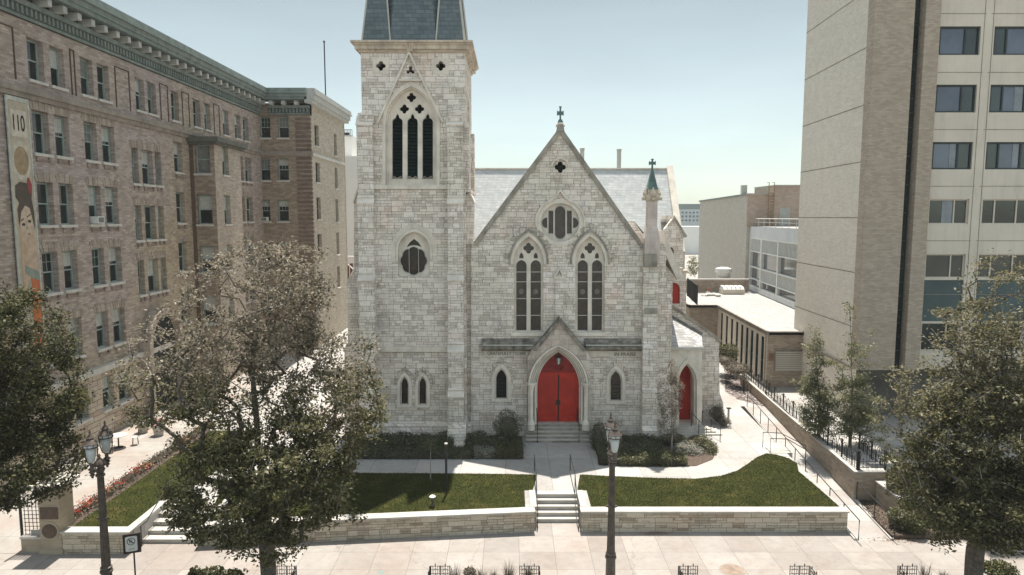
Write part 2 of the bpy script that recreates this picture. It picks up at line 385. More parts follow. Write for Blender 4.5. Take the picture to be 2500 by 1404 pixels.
# ================================================================ SETTING
def sheet(name, poly, z, mt, kind='structure', nz=None):
    mb = MB(); tri = tessellate_polygon([[Vector((a, b, 0)) for a, b in poly]])
    vs = [(a, b, (nz(a, b) if nz else z)) for a, b in poly]
    fs = []
    for t in tri:
        a, b, c = [Vector(vs[i]) for i in t]
        fs.append(t if (b-a).cross(c-a).z > 0 else tuple(reversed(t)))
    mb.add(vs, fs); o = mb.build(name, mt); o['kind'] = kind; return o
LO = -0.9                                             # pavement level; church ground is 0
def ring_ground():
    mb = MB(); n = 64; vs = [(0, 30, -1.06)]; rr = [60, 300, 690, 6500]
    for r in rr: vs += [(r*math.cos(2*math.pi*k/n), 30+r*math.sin(2*math.pi*k/n), -1.06) for k in range(n)]
    fs = [(0, 1+k, 1+(k+1) % n) for k in range(n)]
    for j in range(len(rr)-1):
        fs += [(1+j*n+k, 1+(j+1)*n+k, 1+(j+1)*n+(k+1) % n, 1+j*n+(k+1) % n) for k in range(n)]
    mb.add(vs, fs); o = mb.build('ground', M['town']); o['kind'] = 'structure'
ring_ground()
sheet('road', [(-70,-20),(70,-20),(70,21.4),(-70,21.4)], -1.05, M['asphalt'])
o = MB().box(-70, 70, 21.4, 21.7, -1.04, LO+.001).build('kerb', M['step']); o['kind'] = 'structure'
# pavement along the street (front walls stand on its far edge)
sheet('pavement', [(-70,21.7),(70,21.7),(70,30.4),(-70,30.4)], LO, M['side'])
# raised church ground behind the walls: solid block of concrete level 0
WA, WB = (-13.35, 27.9), (1.0, 29.3)                   # left front wall line
up = [(-15.95,27.6),(-15.95,30.55),(-13.4,30.55),(-13.4,28.2),(.86,29.6),(.86,31.55),(3.1,31.55),(3.1,29.6),(14.95,29.6),
      (15.9,46.5),(17.4,46.5),(17.75,53),(19,60),(26,90),(-15,90),(-30,90),(-30,60),(-26,36.5),(-20.3,36.5),(-20.3,27.6)]
mb = MB(); mb.prism(up, lambda a,b,c: (a,b,c), 0.0, -1.0)
o = mb.build('walkway', M['conc']); o['kind'] = 'structure'
# sloping approach on the far left by the gate
sheet('path', [(-30,27.3),(-20.3,27.3),(-20.3,36.5),(-30,36.5)], 0, M['patio'], nz=lambda a,b: LO+.01+(b-27.3)/9.2*.9)
sheet('patio_paving', [(-24.45,36.5),(-19.75,36.5),(-19.75,27.9),(-20.3,27.9)][::1]+[(-20.3,36.4)] if 0 else [(-20.3,27.75),(-19.7,27.75),(-19.7,66),(-24.4,66),(-24.4,36.5),(-20.3,36.5)], .006, M['patio'])
sheet('driveway', [(-15.3,37.6),(-9.9,37.6),(-9.9,75),(-15.3,75)], .005, slabs('driveway_concrete', (.41,.40,.385), 5.4, 5.2))
# courtyard right of the ramp
CZ = .45
o = MB().prism([(17.05,32.8),(18.3,32.8),(18.3,34.2),(34,34.2),(34,60),(18.75,60)], lambda a,b,c: (a,b,c), CZ, -1.0).build('courtyard_paving', M['conc']); o['kind'] = 'structure'
o = MB().prism([(16.6,28.6),(34,28.6),(34,34.1),(18.35,34.1),(18.35,32.3),(16.75,32.3)], lambda a,b,c: (a,b,c), -.72, -1.0).build('planting_bed', M['soil']); o['kind'] = 'structure'
# ramp
def rz(Y): return LO + max(0, min(1, (Y-28.5)/18.0))*.9
def rx(Y): return .068*(Y-28.5)
mb = MB(); pr = [28.5, 34, 40, 46.5]
for a, b in zip(pr, pr[1:]): mb.quad((15.05+rx(a),a,rz(a)+.004),(16.6+rx(a),a,rz(a)+.004),(16.6+rx(b),b,rz(b)+.004),(15.05+rx(b),b,rz(b)+.004))
o = mb.build('ramp_path', M['ramp']); o['kind'] = 'structure'
mb = MB()
for a, b in zip(pr, pr[1:]):
    for X in (15.0, 16.6):
        mb.add([(X+rx(a)-.08,a,-1),(X+rx(a)+.08,a,-1),(X+rx(a)+.08,a,rz(a)+.08),(X+rx(a)-.08,a,rz(a)+.08),(X+rx(b)-.08,b,-1),(X+rx(b)+.08,b,-1),(X+rx(b)+.08,b,rz(b)+.08),(X+rx(b)-.08,b,rz(b)+.08)],
               [(0,3,2,1),(4,5,6,7),(3,7,6,2),(1,2,6,5),(0,4,7,3)])
o = mb.build('ramp_kerb', M['flag']); o['kind'] = 'structure'
# lawns
def lawn(name, pts, z, n, lab):
    P2 = [tuple(G(x, y, 0).xy) if len(p_) == 2 else p_ for p_ in pts for x, y in [p_]]
    return P2
def grass(name, poly, n, seed, lab):
    r = np.random.default_rng(seed); A = np.array(poly); lo, hi = A.min(0), A.max(0); pts = []
    def inside(p):
        c = np.zeros(len(p), bool); j = len(A)-1
        for i in range(len(A)):
            t = ((A[i,1] > p[:,1]) != (A[j,1] > p[:,1])) & (p[:,0] < (A[j,0]-A[i,0])*(p[:,1]-A[i,1])/(A[j,1]-A[i,1]+1e-12)+A[i,0]); c ^= t; j = i
        return c
    p = r.uniform(lo, hi, (n*3, 2)); p = p[inside(p)][:n]; k = len(p)
    ang = r.uniform(0, 2*np.pi, k); h = r.uniform(.025, .065, k); wd = .012
    d = np.stack([np.cos(ang), np.sin(ang)], 1)*wd; ln = r.normal(0, .035, (k, 2))
    V = np.zeros((k, 3, 3)); V[:,0,:2] = p-d; V[:,1,:2] = p+d; V[:,2,:2] = p+ln; V[:,:2,2] = .03; V[:,2,2] = .03+h
    me = bpy.data.meshes.new(name); me.from_pydata(V.reshape(-1,3).tolist(), [], np.arange(k*3).reshape(-1,3).tolist())
    # turf sheet in the same object
    ob = bpy.data.objects.new(name, me); C.objects.link(ob); me.materials.append(M['blade'])
    tag(ob, lab, 'grass', kind='stuff')
def turf(poly, seed, n, lab):
    sheet('lawn', poly, .03, M['turf']); grass('grass', poly, n, seed, lab)
LR = [tuple(G(x,y).xy) for x,y in [(1416,1160),(1500,1164),(1600,1168),(1700,1170),(1760,1163),(1800,1150),(1828,1132),(1848,1117),(1872,1108),(1895,1111),(1925,1120),(1946,1132)]]+[(14.85,34.2),(14.9,32),(14.9,29.75),(3.6,29.75),(3.6,31.8),(3.15,31.8)]
turf(LR, 1, 30000, 'mown green lawn behind the stone wall right of the centre steps')
LL = [(-13.2,28.45),(.6,29.75),(.6,31.8),(1.0,31.8)]+[tuple(G(x,y).xy) for x,y in [(1312,1160),(1200,1158),(1100,1157),(900,1156),(760,1156),(640,1160),(540,1192)]]
turf(LL, 2, 34000, 'mown green lawn under the big tree, half in the spire shadow')
L3 = [(-18.7,27.75),(-16.15,27.75),(-16.15,30.4),(-15.7,31.2),(-15.4,34),(-15.35,41),(-18.6,41)]
turf(L3, 3, 14000, 'narrow green lawn between the flower border and the left steps')
sheet('planting_bed', [(-9.6,36.05),(.62,36.05),(.62,39.9),(-9.6,39.9)], .02, M['soil'])
sheet('planting_bed', [(4.7,39.6),(4.7,36.4)]+[tuple(G(x,y).xy) for x,y in [(1460,1136),(1540,1140),(1640,1141),(1700,1138),(1740,1122),(1752,1098),(1735,1075),(1700,1062)]]+[(10.2,39.5)], .02, M['soil'])
sheet('planting_bed', [(-19.7,28.3),(-18.75,27.8),(-18.65,41),(-19.4,43),(-19.7,43)], .02, M['soil'])
sheet('rock_bed', [tuple(G(x,y).xy) for x,y in [(1764,1000),(1770,960),(1772,905),(1755,850)]]+[(18.6,66),(17.4,52),(16.9,47.2),(15.0,47.2)], .016, M['gravel']) if 0 else sheet('rock_bed', [tuple(G(x,y).xy) for x,y in [(1770,955),(1768,880),(1752,850),(1800,850),(1905,985),(1862,992),(1800,975)]], .016, M['gravel'])
# ================================================================ CHURCH
CHX = thing('church', 'pale limestone gothic church with red doors, tall corner tower and slate roofs', 'church', (2.8, 44, 0))
Yf = 40.0; T0 = XZ(Yf)
f2 = lambda pts, Y=Yf: F2(Y, pts)
# --- nave front wall
win_big = [dict(cx=1290.5), dict(cx=1440)]
holes = []
for b in win_big: b['o'] = arch(b['cx'], 36, 814, 640, 578, 10); holes.append(f2(b['o']))
rose = circ(1367.5, 543, 47); holes.append(f2(rose))
qf_top = foil(1368, 408, 14, d=.54, a0=0); holes.append(f2(qf_top))
sl1 = arch(1224, 15.5, 974, 926, 898); sl2 = arch(1503.5, 15.5, 979, 930, 902); holes += [f2(sl1), f2(sl2)]
door_o = arch(1363, 52, 1031, 945, 856, 12)
pil = arch(1363, 76, 1075, 945, 836, 12)
holes.append(f2([(x, min(y, 1064)) for x, y in pil]))
outer = f2([(1150,1068),(1608,1068),(1608,598),(1570,598),(1368,318),(1158,588),(1150,588)])
mb = MB(); mb.plate(outer, holes, T0, 0, .8); mb.build('nave_wall', M['stone'], CHX)
# gable coping
mb = MB()
A = f2([(1150,586),(1157,590),(1368,308),(1573,601)][1:]); B = f2([(1164,600),(1368,327),(1566,607)])
mb.strip(A, B, T0, -.14, 1.0); 
mb.prism(f2([(1358,322),(1378,322),(1374,304),(1362,304)]), T0, -.2, .4)
mb.build('gable_coping', M['cope'], CHX)
def cross(cx, base, tops, Y, nm='gable_cross', half=7, arm=(272,281)):
    mb = MB(); z = lambda y: PZ(y, Y); X = PX(cx, Y, (base+tops)/2); k = Y/FP
    mb.lathe([(half*k, z(base)), (half*.8*k, z(base)+.15), (2.6*k, z(arm[1]+9)), (2.3*k, z(arm[1]+5))], (X, Y, 0), 4, math.pi/4)
    t = 2.0*k; mb.box(X-t, X+t, Y-t, Y+t, z(arm[1]+8), z(tops)); mb.box(X-8*k, X-t, Y-t*.9, Y+t*.9, z(arm[1]), z(arm[0])); mb.box(X+t, X+8*k, Y-t*.9, Y+t*.9, z(arm[1]), z(arm[0]))
    for sx in (-8.0, 6.6): mb.box(X+sx*k, X+(sx+1.4)*k, Y-t*1.1, Y+t*1.1, z(arm[1]+1.5), z(arm[0]-1.5))
    mb.box(X-t*1.5, X+t*1.5, Y-t*1.1, Y+t*1.1, z(tops)-.01, z(tops)+.05)
    return mb
cross(1368, 301, 262, 40.2, half=9).build('gable_cross', M['copper'], CHX)
mb = MB(); X = PX(1368, 40.2, 304); mb.lathe([(.26, PZ(310,40.2)), (.26, PZ(305,40.2)), (.2, PZ(300,40.2))], (X, 40.2, 0), 8); mb.build('finial_base', M['dress'], CHX)
# --- tracery, glass
stain = NT('stained_glass', .25, .5); vo = stain.n('TexVoronoi', None, Vector=stain.pos(), Scale=5.5)
n = stain.noise(.9, detail=3); sg = stain.ramp(n, [(.32,(.030,.026,.022)),(.48,(.055,.038,.022)),(.60,(.060,.036,.034)),(.75,(.035,.042,.030))])
voe = stain.n('TexVoronoi', {'feature': 'DISTANCE_TO_EDGE'}, Vector=stain.pos(), Scale=5.5)
sg = stain.mix(.5, sg, stain.n('SeparateXYZ', None, Vector=vo.outputs['Color']).outputs[0], 'MULTIPLY')
sg = stain.mix(stain.math('MULTIPLY', stain.ramp(voe.outputs[0], [(.0, g3(1)), (.04, g3(0))]), .6), sg, (.02,.02,.02)); stain.col(sg); M['stain'] = stain.mat
M['medal'] = plain('pale_glass_medallion', (.16,.14,.12), .3, .3, 6, 0)
def ringpts(pts, k, cx, cy): return [(cx+(x-cx)*k, cy+(y-cy)*k) for x, y in pts]
def hood(mb, cx, hw0, hw1, yb, ys, ya0, ya1, Y, d0, d1, n=10):
    mb.strip(F2(Y, arch(cx, hw1, yb, ys, ya1, n)), F2(Y, arch(cx, hw0, yb, ys, ya0, n)), XZ(Y), d0, d1)
M['vous'] = ashlar('voussoir_stone', [(.50,.44,.37),(.62,.55,.47),(.72,.64,.55),(.80,.72,.63)], .5, .6, grime=.6)
def voussoirs(cx, h0, h1, yb, ys, a0, a1, parent, n=12, Y=39.955):
    mb = MB(); aO, aI = F2(40, arch(cx,h1,yb,ys,a1,n)), F2(40, arch(cx,h0,yb,ys,a0,n))
    for i in range(1, len(aO)-2):
        a, b, c, d = [Vector(p) for p in (aO[i], aO[i+1], aI[i+1], aI[i])]; e = 1+.12*((i*7) % 3-1)
        a2, b2 = d+(a-d)*e, c+(b-c)*e
        mb.prism([tuple(a2.lerp(b2,.05)),tuple(a2.lerp(b2,.95)),tuple(d.lerp(c,.95)),tuple(d.lerp(c,.05))], XZ(Y), -.015*(i % 3), .06)
    o = mb.build('voussoirs', M['vous'], parent); return o
for b in win_big:
    cx = b['cx']; W = tag(bpy.data.objects.new('tall_window', None)); C.objects.link(W); W.parent = CHX; ORG[W.name] = ORG[CHX.name]
    lan = [arch(cx-17.5, 14.2, 808, 648, 634, 6), arch(cx+17.5, 14.2, 808, 648, 634, 6)]
    lt = [arch(cx-17.5, 5, 631, 626, 617, 3), arch(cx+17.5, 5, 631, 626, 617, 3)]
    hl = [f2(l, 40.25) for l in lan+lt]+[f2(foil(cx, 606, 13, d=.54), 40.25)]
    mb = MB(); mb.plate(f2(arch(cx, 37, 816, 640, 576, 10), 40.25), hl, XZ(40.25), 0, .1)
    for l in lan:
        mb.strip(f2(ringpts(l, 1.0, cx, 700), 40.22), f2([(x+(1.6 if x < (l[0][0]+l[-1][0])/2 else -1.6), y+(1 if y < 700 else 0)) for x, y in l], 40.22), XZ(40.22), 0, .1)
    mb.build('tracery', M['dress'], W)
    MB().box(P(cx-36,700,40.38).x, P(cx+36,700,40.38).x, 40.38, 40.42, PZ(814,40.38), PZ(585,40.38)).build('stained_glass', M['stain'], W)
    mb = MB()
    for yy in (664, 688, 729, 770):
        for l in lan: mb.box(P(l[0][0],yy,40.34).x, P(l[-1][0],yy,40.34).x, 40.33, 40.36, PZ(yy+.9,40.34), PZ(yy-.9,40.34))
    for l in lan:
        for e in (l[0][0]+.8, l[-1][0]-.8): mb.box(P(e-.8,700,40.34).x, P(e+.8,700,40.34).x, 40.33, 40.36, PZ(808,40.34), PZ(645,40.34))
    for sx in (-17.5, 17.5): mb.box(P(cx+sx-14,808,40.34).x, P(cx+sx+14,808,40.34).x, 40.33, 40.36, PZ(809,40.34), PZ(806,40.34))
    mb.build('glazing_bars', M['lead'], W)
    mb = MB()
    for sx in (-17.5, 17.5): mb.prism(f2(circ(cx+sx, 712, 6.5, 10), 40.36), XZ(40.36), 0, .03)
    mb.build('glass_medallion', M['medal'], W, split=True)
    mb = MB(); hood(mb, cx, 37, 44, 645, 640, 577, 566, 40, -.10, .1); mb.build('hood_mould', M['dress'], W)
    mb = MB(); hood(mb, cx, 44, 48, 645, 640, 566, 560, 40, -.16, .1); mb.build('drip_mould', M['cope'], W)
    mb = MB(); mb.box(P(cx-42,820,39.9).x, P(cx+42,820,39.9).x, 39.9, 40.25, PZ(821,39.9), PZ(812,39.9)); mb.build('sill', M['dress'], W)
for b, W in zip(win_big, [o for o in bpy.data.objects if o.name.startswith('tall_window')]): voussoirs(b['cx'], 48.5, 60, 645, 640, 559, 543, W, 12)
# rose window
W = bpy.data.objects.new('rose_window', None); C.objects.link(W); W.parent = CHX; ORG[W.name] = ORG[CHX.name]
def capsule(cx, cy, hw, hh, n=8):
    L = [(cx-hw*math.cos(math.pi*i/n), cy-hh+hw-hw*math.sin(math.pi*i/n)) for i in range(n+1)]
    return L+[(cx+hw*math.cos(math.pi*i/n), cy+hh-hw+hw*math.sin(math.pi*i/n)) for i in range(n+1)]
def half(cx, cy, r, s, n=8): return [(cx+s*r*math.sin(math.pi*i/n), cy-r*math.cos(math.pi*i/n)) for i in range(n+1)]
hl = [capsule(1367.5,543.5,13,41), [(1339,514),(1351,514),(1351,571),(1339,571)], [(1384,514),(1396,514),(1396,571),(1384,571)], half(1336,544,13,-1), half(1399,544,13,1)]
mb = MB(); mb.plate(f2(circ(1367.5,543,48),40.22), [f2(h,40.22) for h in hl], XZ(40.22), 0, .1)
mb.build('tracery', M['dress'], W)
mb = MB(); 
for h in hl:
    cxh = sum(p[0] for p in h)/len(h); cyh = sum(p[1] for p in h)/len(h)
    mb.strip(f2(ringpts(h,1.06,cxh,cyh),40.2), f2(ringpts(h,.97,cxh,cyh),40.2), XZ(40.2), 0, .06, True)
mb.build('glazing_bars', M['lead'], W)
mb = MB(); mb.prism(f2(circ(1367.5,543,46),40.36), XZ(40.36), 0, .04); mb.build('stained_glass', M['stain'], W)
mb = MB(); mb.strip(f2(circ(1367.5,543,58)), f2(circ(1367.5,543,47)), T0, -.05, .2, True); mb.build('surround', M['dress'], W)
mb = MB(); ra = [(1367.5+61*math.cos(t), 543-61*math.sin(t)) for t in [R(a) for a in range(190, 112, -6)]]+[(1355,478),(1367.5,461),(1380,478)]+[(1367.5+61*math.cos(t), 543-61*math.sin(t)) for t in [R(a) for a in range(68, -12, -6)]]
rb = [(1367.5+(x-1367.5)*.94, 543+(y-543)*.94+ (2 if y < 490 else 0)) for x, y in ra]
mb.strip(f2(ra), f2(rb), T0, -.14, .1); mb.build('drip_mould', M['dress'], W)
# top quatrefoil
W = bpy.data.objects.new('quatrefoil_window', None); C.objects.link(W); W.parent = CHX; ORG[W.name] = ORG[CHX.name]
mb = MB(); mb.prism(f2(circ(1368,408,15),40.4), XZ(40.4), 0, .05); mb.build('dark_opening', M['void'], W)
mb = MB(); mb.strip(f2([(1368+23*math.cos(R(a)), 408-23*math.sin(R(a))) for a in range(-5,186,12)]), f2([(1368+19*math.cos(R(a)), 408-19*math.sin(R(a))) for a in range(-5,186,12)]), T0, -.12, .1)
mb.build('drip_mould', M['dress'], W)
def lancet(cx, hw, yb, ys, ya, Y, mat='stain', surround=8, nm='lancet_window', sill=True):
    W = bpy.data.objects.new(nm, None); C.objects.link(W); W.parent = CHX; ORG[W.name] = ORG[CHX.name]
    mb = MB(); hood(mb, cx, hw, hw+surround, yb, ys, ya, ya-surround*1.4, Y, -.06, .12, 8); mb.build('surround', M['dress'], W)
    mb = MB(); hood(mb, cx, hw-3, hw+.5, yb, ys, ya+5, ya-1, Y+.16, 0, .15, 8)
    if sill: mb.box(P(cx-hw-surround,yb,Y).x, P(cx+hw+surround,yb,Y).x, Y-.12, Y+.16, PZ(yb+6,Y), PZ(yb-1,Y))
    mb.build('inner_frame', M['dress'], W)
    mb = MB(); mb.prism(F2(Y+.3, arch(cx, hw, yb, ys, ya, 8)), XZ(Y+.3), 0, .05); mb.build('stained_glass', M[mat], W)
    mb = MB(); k = 0
    for t in range(1, 6):
        yy = ys-6+(yb-ys+6)*t/6; mb.box(P(cx-hw+2,yy,Y+.28).x, P(cx+hw-2,yy,Y+.28).x, Y+.27, Y+.29, PZ(yy+.35,Y), PZ(yy-.35,Y))
    mb.build('glazing_bars', M['iron'], W); voussoirs(cx, hw+surround+1, hw+surround+9, yb, ys, ya-surround*1.5, ya-surround*1.5-11, W, 7)
    return W
lancet(1224, 15.5, 974, 926, 898, 40.0, 'void'); lancet(1503.5, 15.5, 979, 930, 902, 40.0)
# --- middle pilaster with little gable
mb = MB(); mb.box(P(1356,720,39.85).x, P(1377,720,39.85).x, 39.86, 40, PZ(790,39.85), PZ(672,39.85)); mb.build('pilaster', M['stone'], CHX)
mb = MB(); q = lambda pts: F2(39.75, pts)
mb.strip(q([(1353,676),(1366,650),(1379,676)]), q([(1358,676),(1366,660),(1374,676)]), XZ(39.75), 0, .25)
mb.box(P(1352,675,39.75).x, P(1380,675,39.75).x, 39.7, 40, PZ(680,39.75), PZ(675,39.75)); mb.prism(q([(1361,675),(1366,664),(1371,675)]), XZ(39.85), 0, .15)
mb.build('niche_gable', M['dress'], CHX)
# --- portal
M['gab'] = ashlar('portal_gable_stone', [(.44,.38,.33),(.58,.50,.43),(.64,.56,.48),(.70,.63,.54)], .6, .8, stain=(.8,.66,.62), stain_amt=.6, grime=.55, ms=.006)
PO = bpy.data.objects.new('portal', None); C.objects.link(PO); PO.parent = CHX; ORG[PO.name] = ORG[CHX.name]
mb = MB(); yp = 39.35
go = F2(yp, [(1288,1062),(1288,860),(1306,852),(1366,786),(1428,852),(1441,862),(1441,1062)])
ar = [(x, min(y,1062)) for x, y in arch(1363, 70, 1062, 945, 842, 12)]
ar[0] = (1293,1062.5); ar[-1] = (1433,1062.5)
def archplate(mb, cx, hwo, yao, hwi, yai, Y, d, n=12, yb=1032, ys=945):
    mb.strip(F2(Y, arch(cx, hwo, yb, ys, yao, n)), F2(Y, arch(cx, hwi, yb, ys, yai, n)), XZ(Y), 0, d)
# gabled block above arch: split as strip from arch to gable outline
aa = arch(1363, 70, 1066, 945, 842, 12); N_ = len(aa)
ou = []
for i, (x, y) in enumerate(aa):
    ang = math.atan2(945-y, x-1363)
    if y > 935: ou.append((1288 if x < 1363 else 1441, y))
    else:
        # intersect ray from (1363,945) with gable lines
        t = (945-y)/max(abs(x-1363), 1e-3)
        if x == 1363: ou.append((1366, 787)); continue
        s = -1 if x < 1363 else 1
        xs = 1288 if s < 0 else 1441; yv = 945-t*abs(xs-1363)
        if yv > 866: ou.append((xs, yv))
        else:
            # gable line from (edge,866) to (1366,787)
            x0, y0 = (xs, 866); x1, y1 = (1366, 787)
            best = None
            for k in range(200):
                u_ = k/199; xx = x0+(x1-x0)*u_; yy = y0+(y1-y0)*u_
                e = abs((945-yy)-t*abs(xx-1363))
                if best is None or e < best[0]: best = (e, xx, yy)
            ou.append((best[1], best[2]))
mb.strip(F2(yp, ou), F2(yp, aa), XZ(yp), 0, .66); mb.build('porch_gable_wall', M['gab'], PO)
mb = MB(); gg = F2(yp-.1, [(1286,872),(1310,846),(1366,777),(1425,850),(1444,868)]); gi_ = F2(yp-.1, [(1293,872),(1316,848),(1366,788),(1418,852),(1436,870)])
gg = F2(yp-.1, [(1303,856),(1310,843),(1366,775),(1424,846),(1433,856)]); gi_ = F2(yp-.1, [(1310,858),(1317,848),(1366,788),(1417,850),(1424,858)])
mb.strip(gg, gi_, XZ(yp-.1), 0, .7); mb.build('gable_coping', M['dark_band'], PO)
mb = MB()
mr = MB()
for i, (ho, hi) in enumerate([(75,69),(69,64),(64,59),(59,55),(55,51)]):
    e = lambda h: 842+(75-h)*.75
    archplate(mb, 1363, ho-1.2, e(ho-1.2), hi, e(hi), yp-.10+.17*i, .3)
    archplate(mr, 1363, ho, e(ho), ho-1.4, e(ho-1.4), yp-.03+.17*i, .1)
mr.build('archivolt_shade_line', M['dark_band'], PO)  # dark strips painted as the shade between the arch rings
mb.build('archivolt', M['dress'], PO)
mb = MB()
for cx in (1297, 1430):
    X = PX(cx, yp-.15, 990); zb = PZ(1037, yp-.15); zt = PZ(936, yp-.15)
    mb.lathe([(.22,zb-.3),(.22,zb),(.24,zb+.04),(.17,zb+.22),(.125,zb+.3),(.12,zt-.45),(.14,zt-.42),(.13,zt-.36),(.2,zt-.1),(.24,zt-.08),(.24,zt)], (X, yp-.17, 0), 14)
mb.build('column', M['dress'], PO, smooth=False, split=True)
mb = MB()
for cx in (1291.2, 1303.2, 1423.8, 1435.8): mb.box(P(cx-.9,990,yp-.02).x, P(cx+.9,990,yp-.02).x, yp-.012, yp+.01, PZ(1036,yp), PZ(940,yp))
mb.build('jamb_shadow_line', M['dark_band'], PO, split=True)  # thin dark strips draw the shaded gaps beside the columns
mb = MB()
for cx in (1306.5, 1420.5):
    X = PX(cx, yp+.12, 990); mb.lathe([(.10,zb),(.07,zb+.12),(.06,zt-.2),(.1,zt)], (X, yp+.02, 0), 10)
mb.build('colonnette', M['dress'], PO, split=True)
D = bpy.data.objects.new('double_door', None); C.objects.link(D); D.parent = CHX; ORG[D.name] = ORG[CHX.name]
yd = 40.15
ins = arch(1363, 53, 1029, 945, 858, 12)
def clip_above(pts, y): return [(px, py) for px, py in pts if py <= y]
ty = [p for p in ins if p[1] < 912]; xl, xr = min(p[0] for p in ty)-2, max(p[0] for p in ty)+2
mb = MB(); mb.prism(F2(yd, [(xl-4,912)]+ty+[(xr+4,912)]), XZ(yd), 0, .1)
rs = random.Random(3)
for a, cxs, r in ((0,1363,12),(0,1340,9),(0,1386,9),(0,1328,6),(0,1398,6),(0,1352,6),(0,1374,6)):
    cy = 893 if r > 8 else 900
    mb.strip(F2(yd-.03, circ(cxs, cy, r, 16)), F2(yd-.03, circ(cxs, cy, r*.6, 16)), XZ(yd-.03), 0, .04, True)
mb.build('tympanum', M['red_dk'], D)
mb = MB()
mb.box(P(1310,914,yd).x, P(1416,914,yd).x, yd-.05, yd+.08, PZ(914,yd), PZ(909,yd))
mb.build('transom', M['red'], D)
for s, (a, b) in enumerate(((1311,1361.2),(1364.8,1415))):
    mb = MB(); x0, x1, z0, z1 = P(a,970,yd).x, P(b,970,yd).x, PZ(1029,yd), PZ(914,yd)
    mb.box(x0, x1, yd+.02, yd+.1, z0, z1)
    for u0, u1, v0, v1 in ((x0,x0+.17,z0,z1),(x1-.17,x1,z0,z1),(x0+.17,x1-.17,z0,z0+.3),(x0+.17,x1-.17,z1-.18,z1)): mb.box(u0, u1, yd-.02, yd+.02, v0, v1)
    lf = mb.build('door_leaf', M['red'], D)
mb = MB(); mb.box(P(1361.4,970,yd).x, P(1364.6,970,yd).x, yd+.03, yd+.1, PZ(1029,yd), PZ(914,yd)); mb.build('centre_joint', M['iron'], D)
mb = MB(); mb.prism(F2(yd-.06, circ(1362.5,983,6.2,14)), XZ(yd-.08), 0, .08); mb.build('door_handle', M['iron'], D)
# wall lantern over the door
L_ = bpy.data.objects.new('wall_lantern', None); C.objects.link(L_); L_.parent = CHX; ORG[L_.name] = ORG[CHX.name]
X = PX(1364, 39.8, 880); zc = PZ(881, 39.8)
MB().lathe([(.09,-.2),(.13,.18),(.13,.19)], (X,39.8,zc), 6).build('lamp_glass', M['lampglass'], L_)
mb = MB(); mb.lathe([(.2,.19),(.19,.22),(.04,.36),(.03,.4)], (X,39.8,zc), 6); mb.lathe([(.03,-.3),(.08,-.22),(.1,-.2)], (X,39.8,zc), 6)
for k in range(6):
    t = math.pi/3*k; mb.tube([(X+.1*math.cos(t),39.8+.1*math.sin(t),zc-.2),(X+.14*math.cos(t),39.8+.14*math.sin(t),zc+.19)], .014, 4)
mb.tube([(X,39.8,zc+.36),(X,40.0,zc+.5),(X,yd,zc+.5)], .02, 5); mb.build('lamp_cage', M['iron'], L_)
# door steps
mb = MB(); xs0, xs1 = PX(1283,39.3,1060), PX(1441,39.3,1060); zt = PZ(1029, 40.15)
for i in range(5):
    z1 = zt*(i+1)/5; y0 = 38.75+i*.24; mb.box(xs0+i*.03+.02, xs1-i*.03-.02, y0+.045, 41.0 if i == 4 else y0+.30, 0.0, z1-.045); mb.box(xs0+i*.03, xs1-i*.03, y0, 41.0 if i == 4 else y0+.31, z1-.045, z1)
mb.build('entrance_steps', M['step'], CHX)
for i in range(5): y0 = 38.75+i*.24; MB().box(xs0+i*.03+.01, xs1-i*.03-.01, y0+.036, y0+.05, zt*i/5+.002, zt*(i+1)/5-.047).build('step_riser', M['cope'], CHX)  # risers coloured darker to draw shadow lines under the nosings
# sloped dark band and inscription course
def bandseg(x0, x1, nm):
    mb = MB(); a, b = P(x0,840,39.7).x, P(x1,840,39.7).x
    pr = [(40.0,PZ(826,40)),(39.62,PZ(838,39.62)),(39.62,PZ(841,39.62)),(39.5,PZ(846,39.5)),(39.5,PZ(853,39.5)),(39.66,PZ(857,39.66)),(40.0,PZ(857,40))]
    mb.prism(pr, lambda p, q_, c: (c, p, q_), a, b); mb.build(nm, M['dark_band'], CHX)
bandseg(1176, 1304, 'weathered_string_course'); bandseg(1428, 1570, 'weathered_string_course')
mb = MB()
for x0, x1 in ((1180,1302),(1430,1568)):
    mb.box(P(x0,842,39.6).x, P(x1,842,39.6).x, 39.47, 39.63, PZ(843.5,39.6), PZ(841.5,39.6))
mb.build('band_edge', M['lead'], CHX, split=True)
mb = MB()
for x0, x1 in ((1180,1300),(1432,1568)): mb.box(P(x0,862,39.93).x, P(x1,862,39.93).x, 39.93, 40, PZ(870,39.93), PZ(857,39.93))
mb.build('inscription_course', M['dress'], CHX, split=True)
def text(body, x0, x1, yb, yt, Y, mat, parent, nm, depth=.01, T=None):
    cu = bpy.data.curves.new(nm, 'FONT'); cu.body = body; cu.size = 1; cu.extrude = depth
    ob = bpy.data.objects.new(nm, cu); C.objects.link(ob); dg = bpy.context.evaluated_depsgraph_get()
    me = bpy.data.meshes.new_from_object(ob.evaluated_get(dg)); bpy.data.objects.remove(ob); bpy.data.curves.remove(cu)
    co_ = np.array([v.co[:] for v in me.vertices]); lo, hi = co_.min(0), co_.max(0)
    for v in me.vertices:
        s = (v.co.x-lo[0])/(hi[0]-lo[0]); t = (v.co.y-lo[1])/(hi[1]-lo[1]); d = v.co.z
        if T: p = T(x0+(x1-x0)*s, yb+(yt-yb)*t, d)
        else: p = (x0+(x1-x0)*s, Y-d, yb+(yt-yb)*t)
        v.co = Vector(p)-Vector(ORG.get(parent.name, (0,0,0)))
    me.materials.clear(); me.materials.append(mat)
    ob = bpy.data.objects.new(nm, me); C.objects.link(ob); ob.parent = parent; return ob
ic = plain('blackened_letters', (.055,.05,.042), .9, .4, 3, 0)
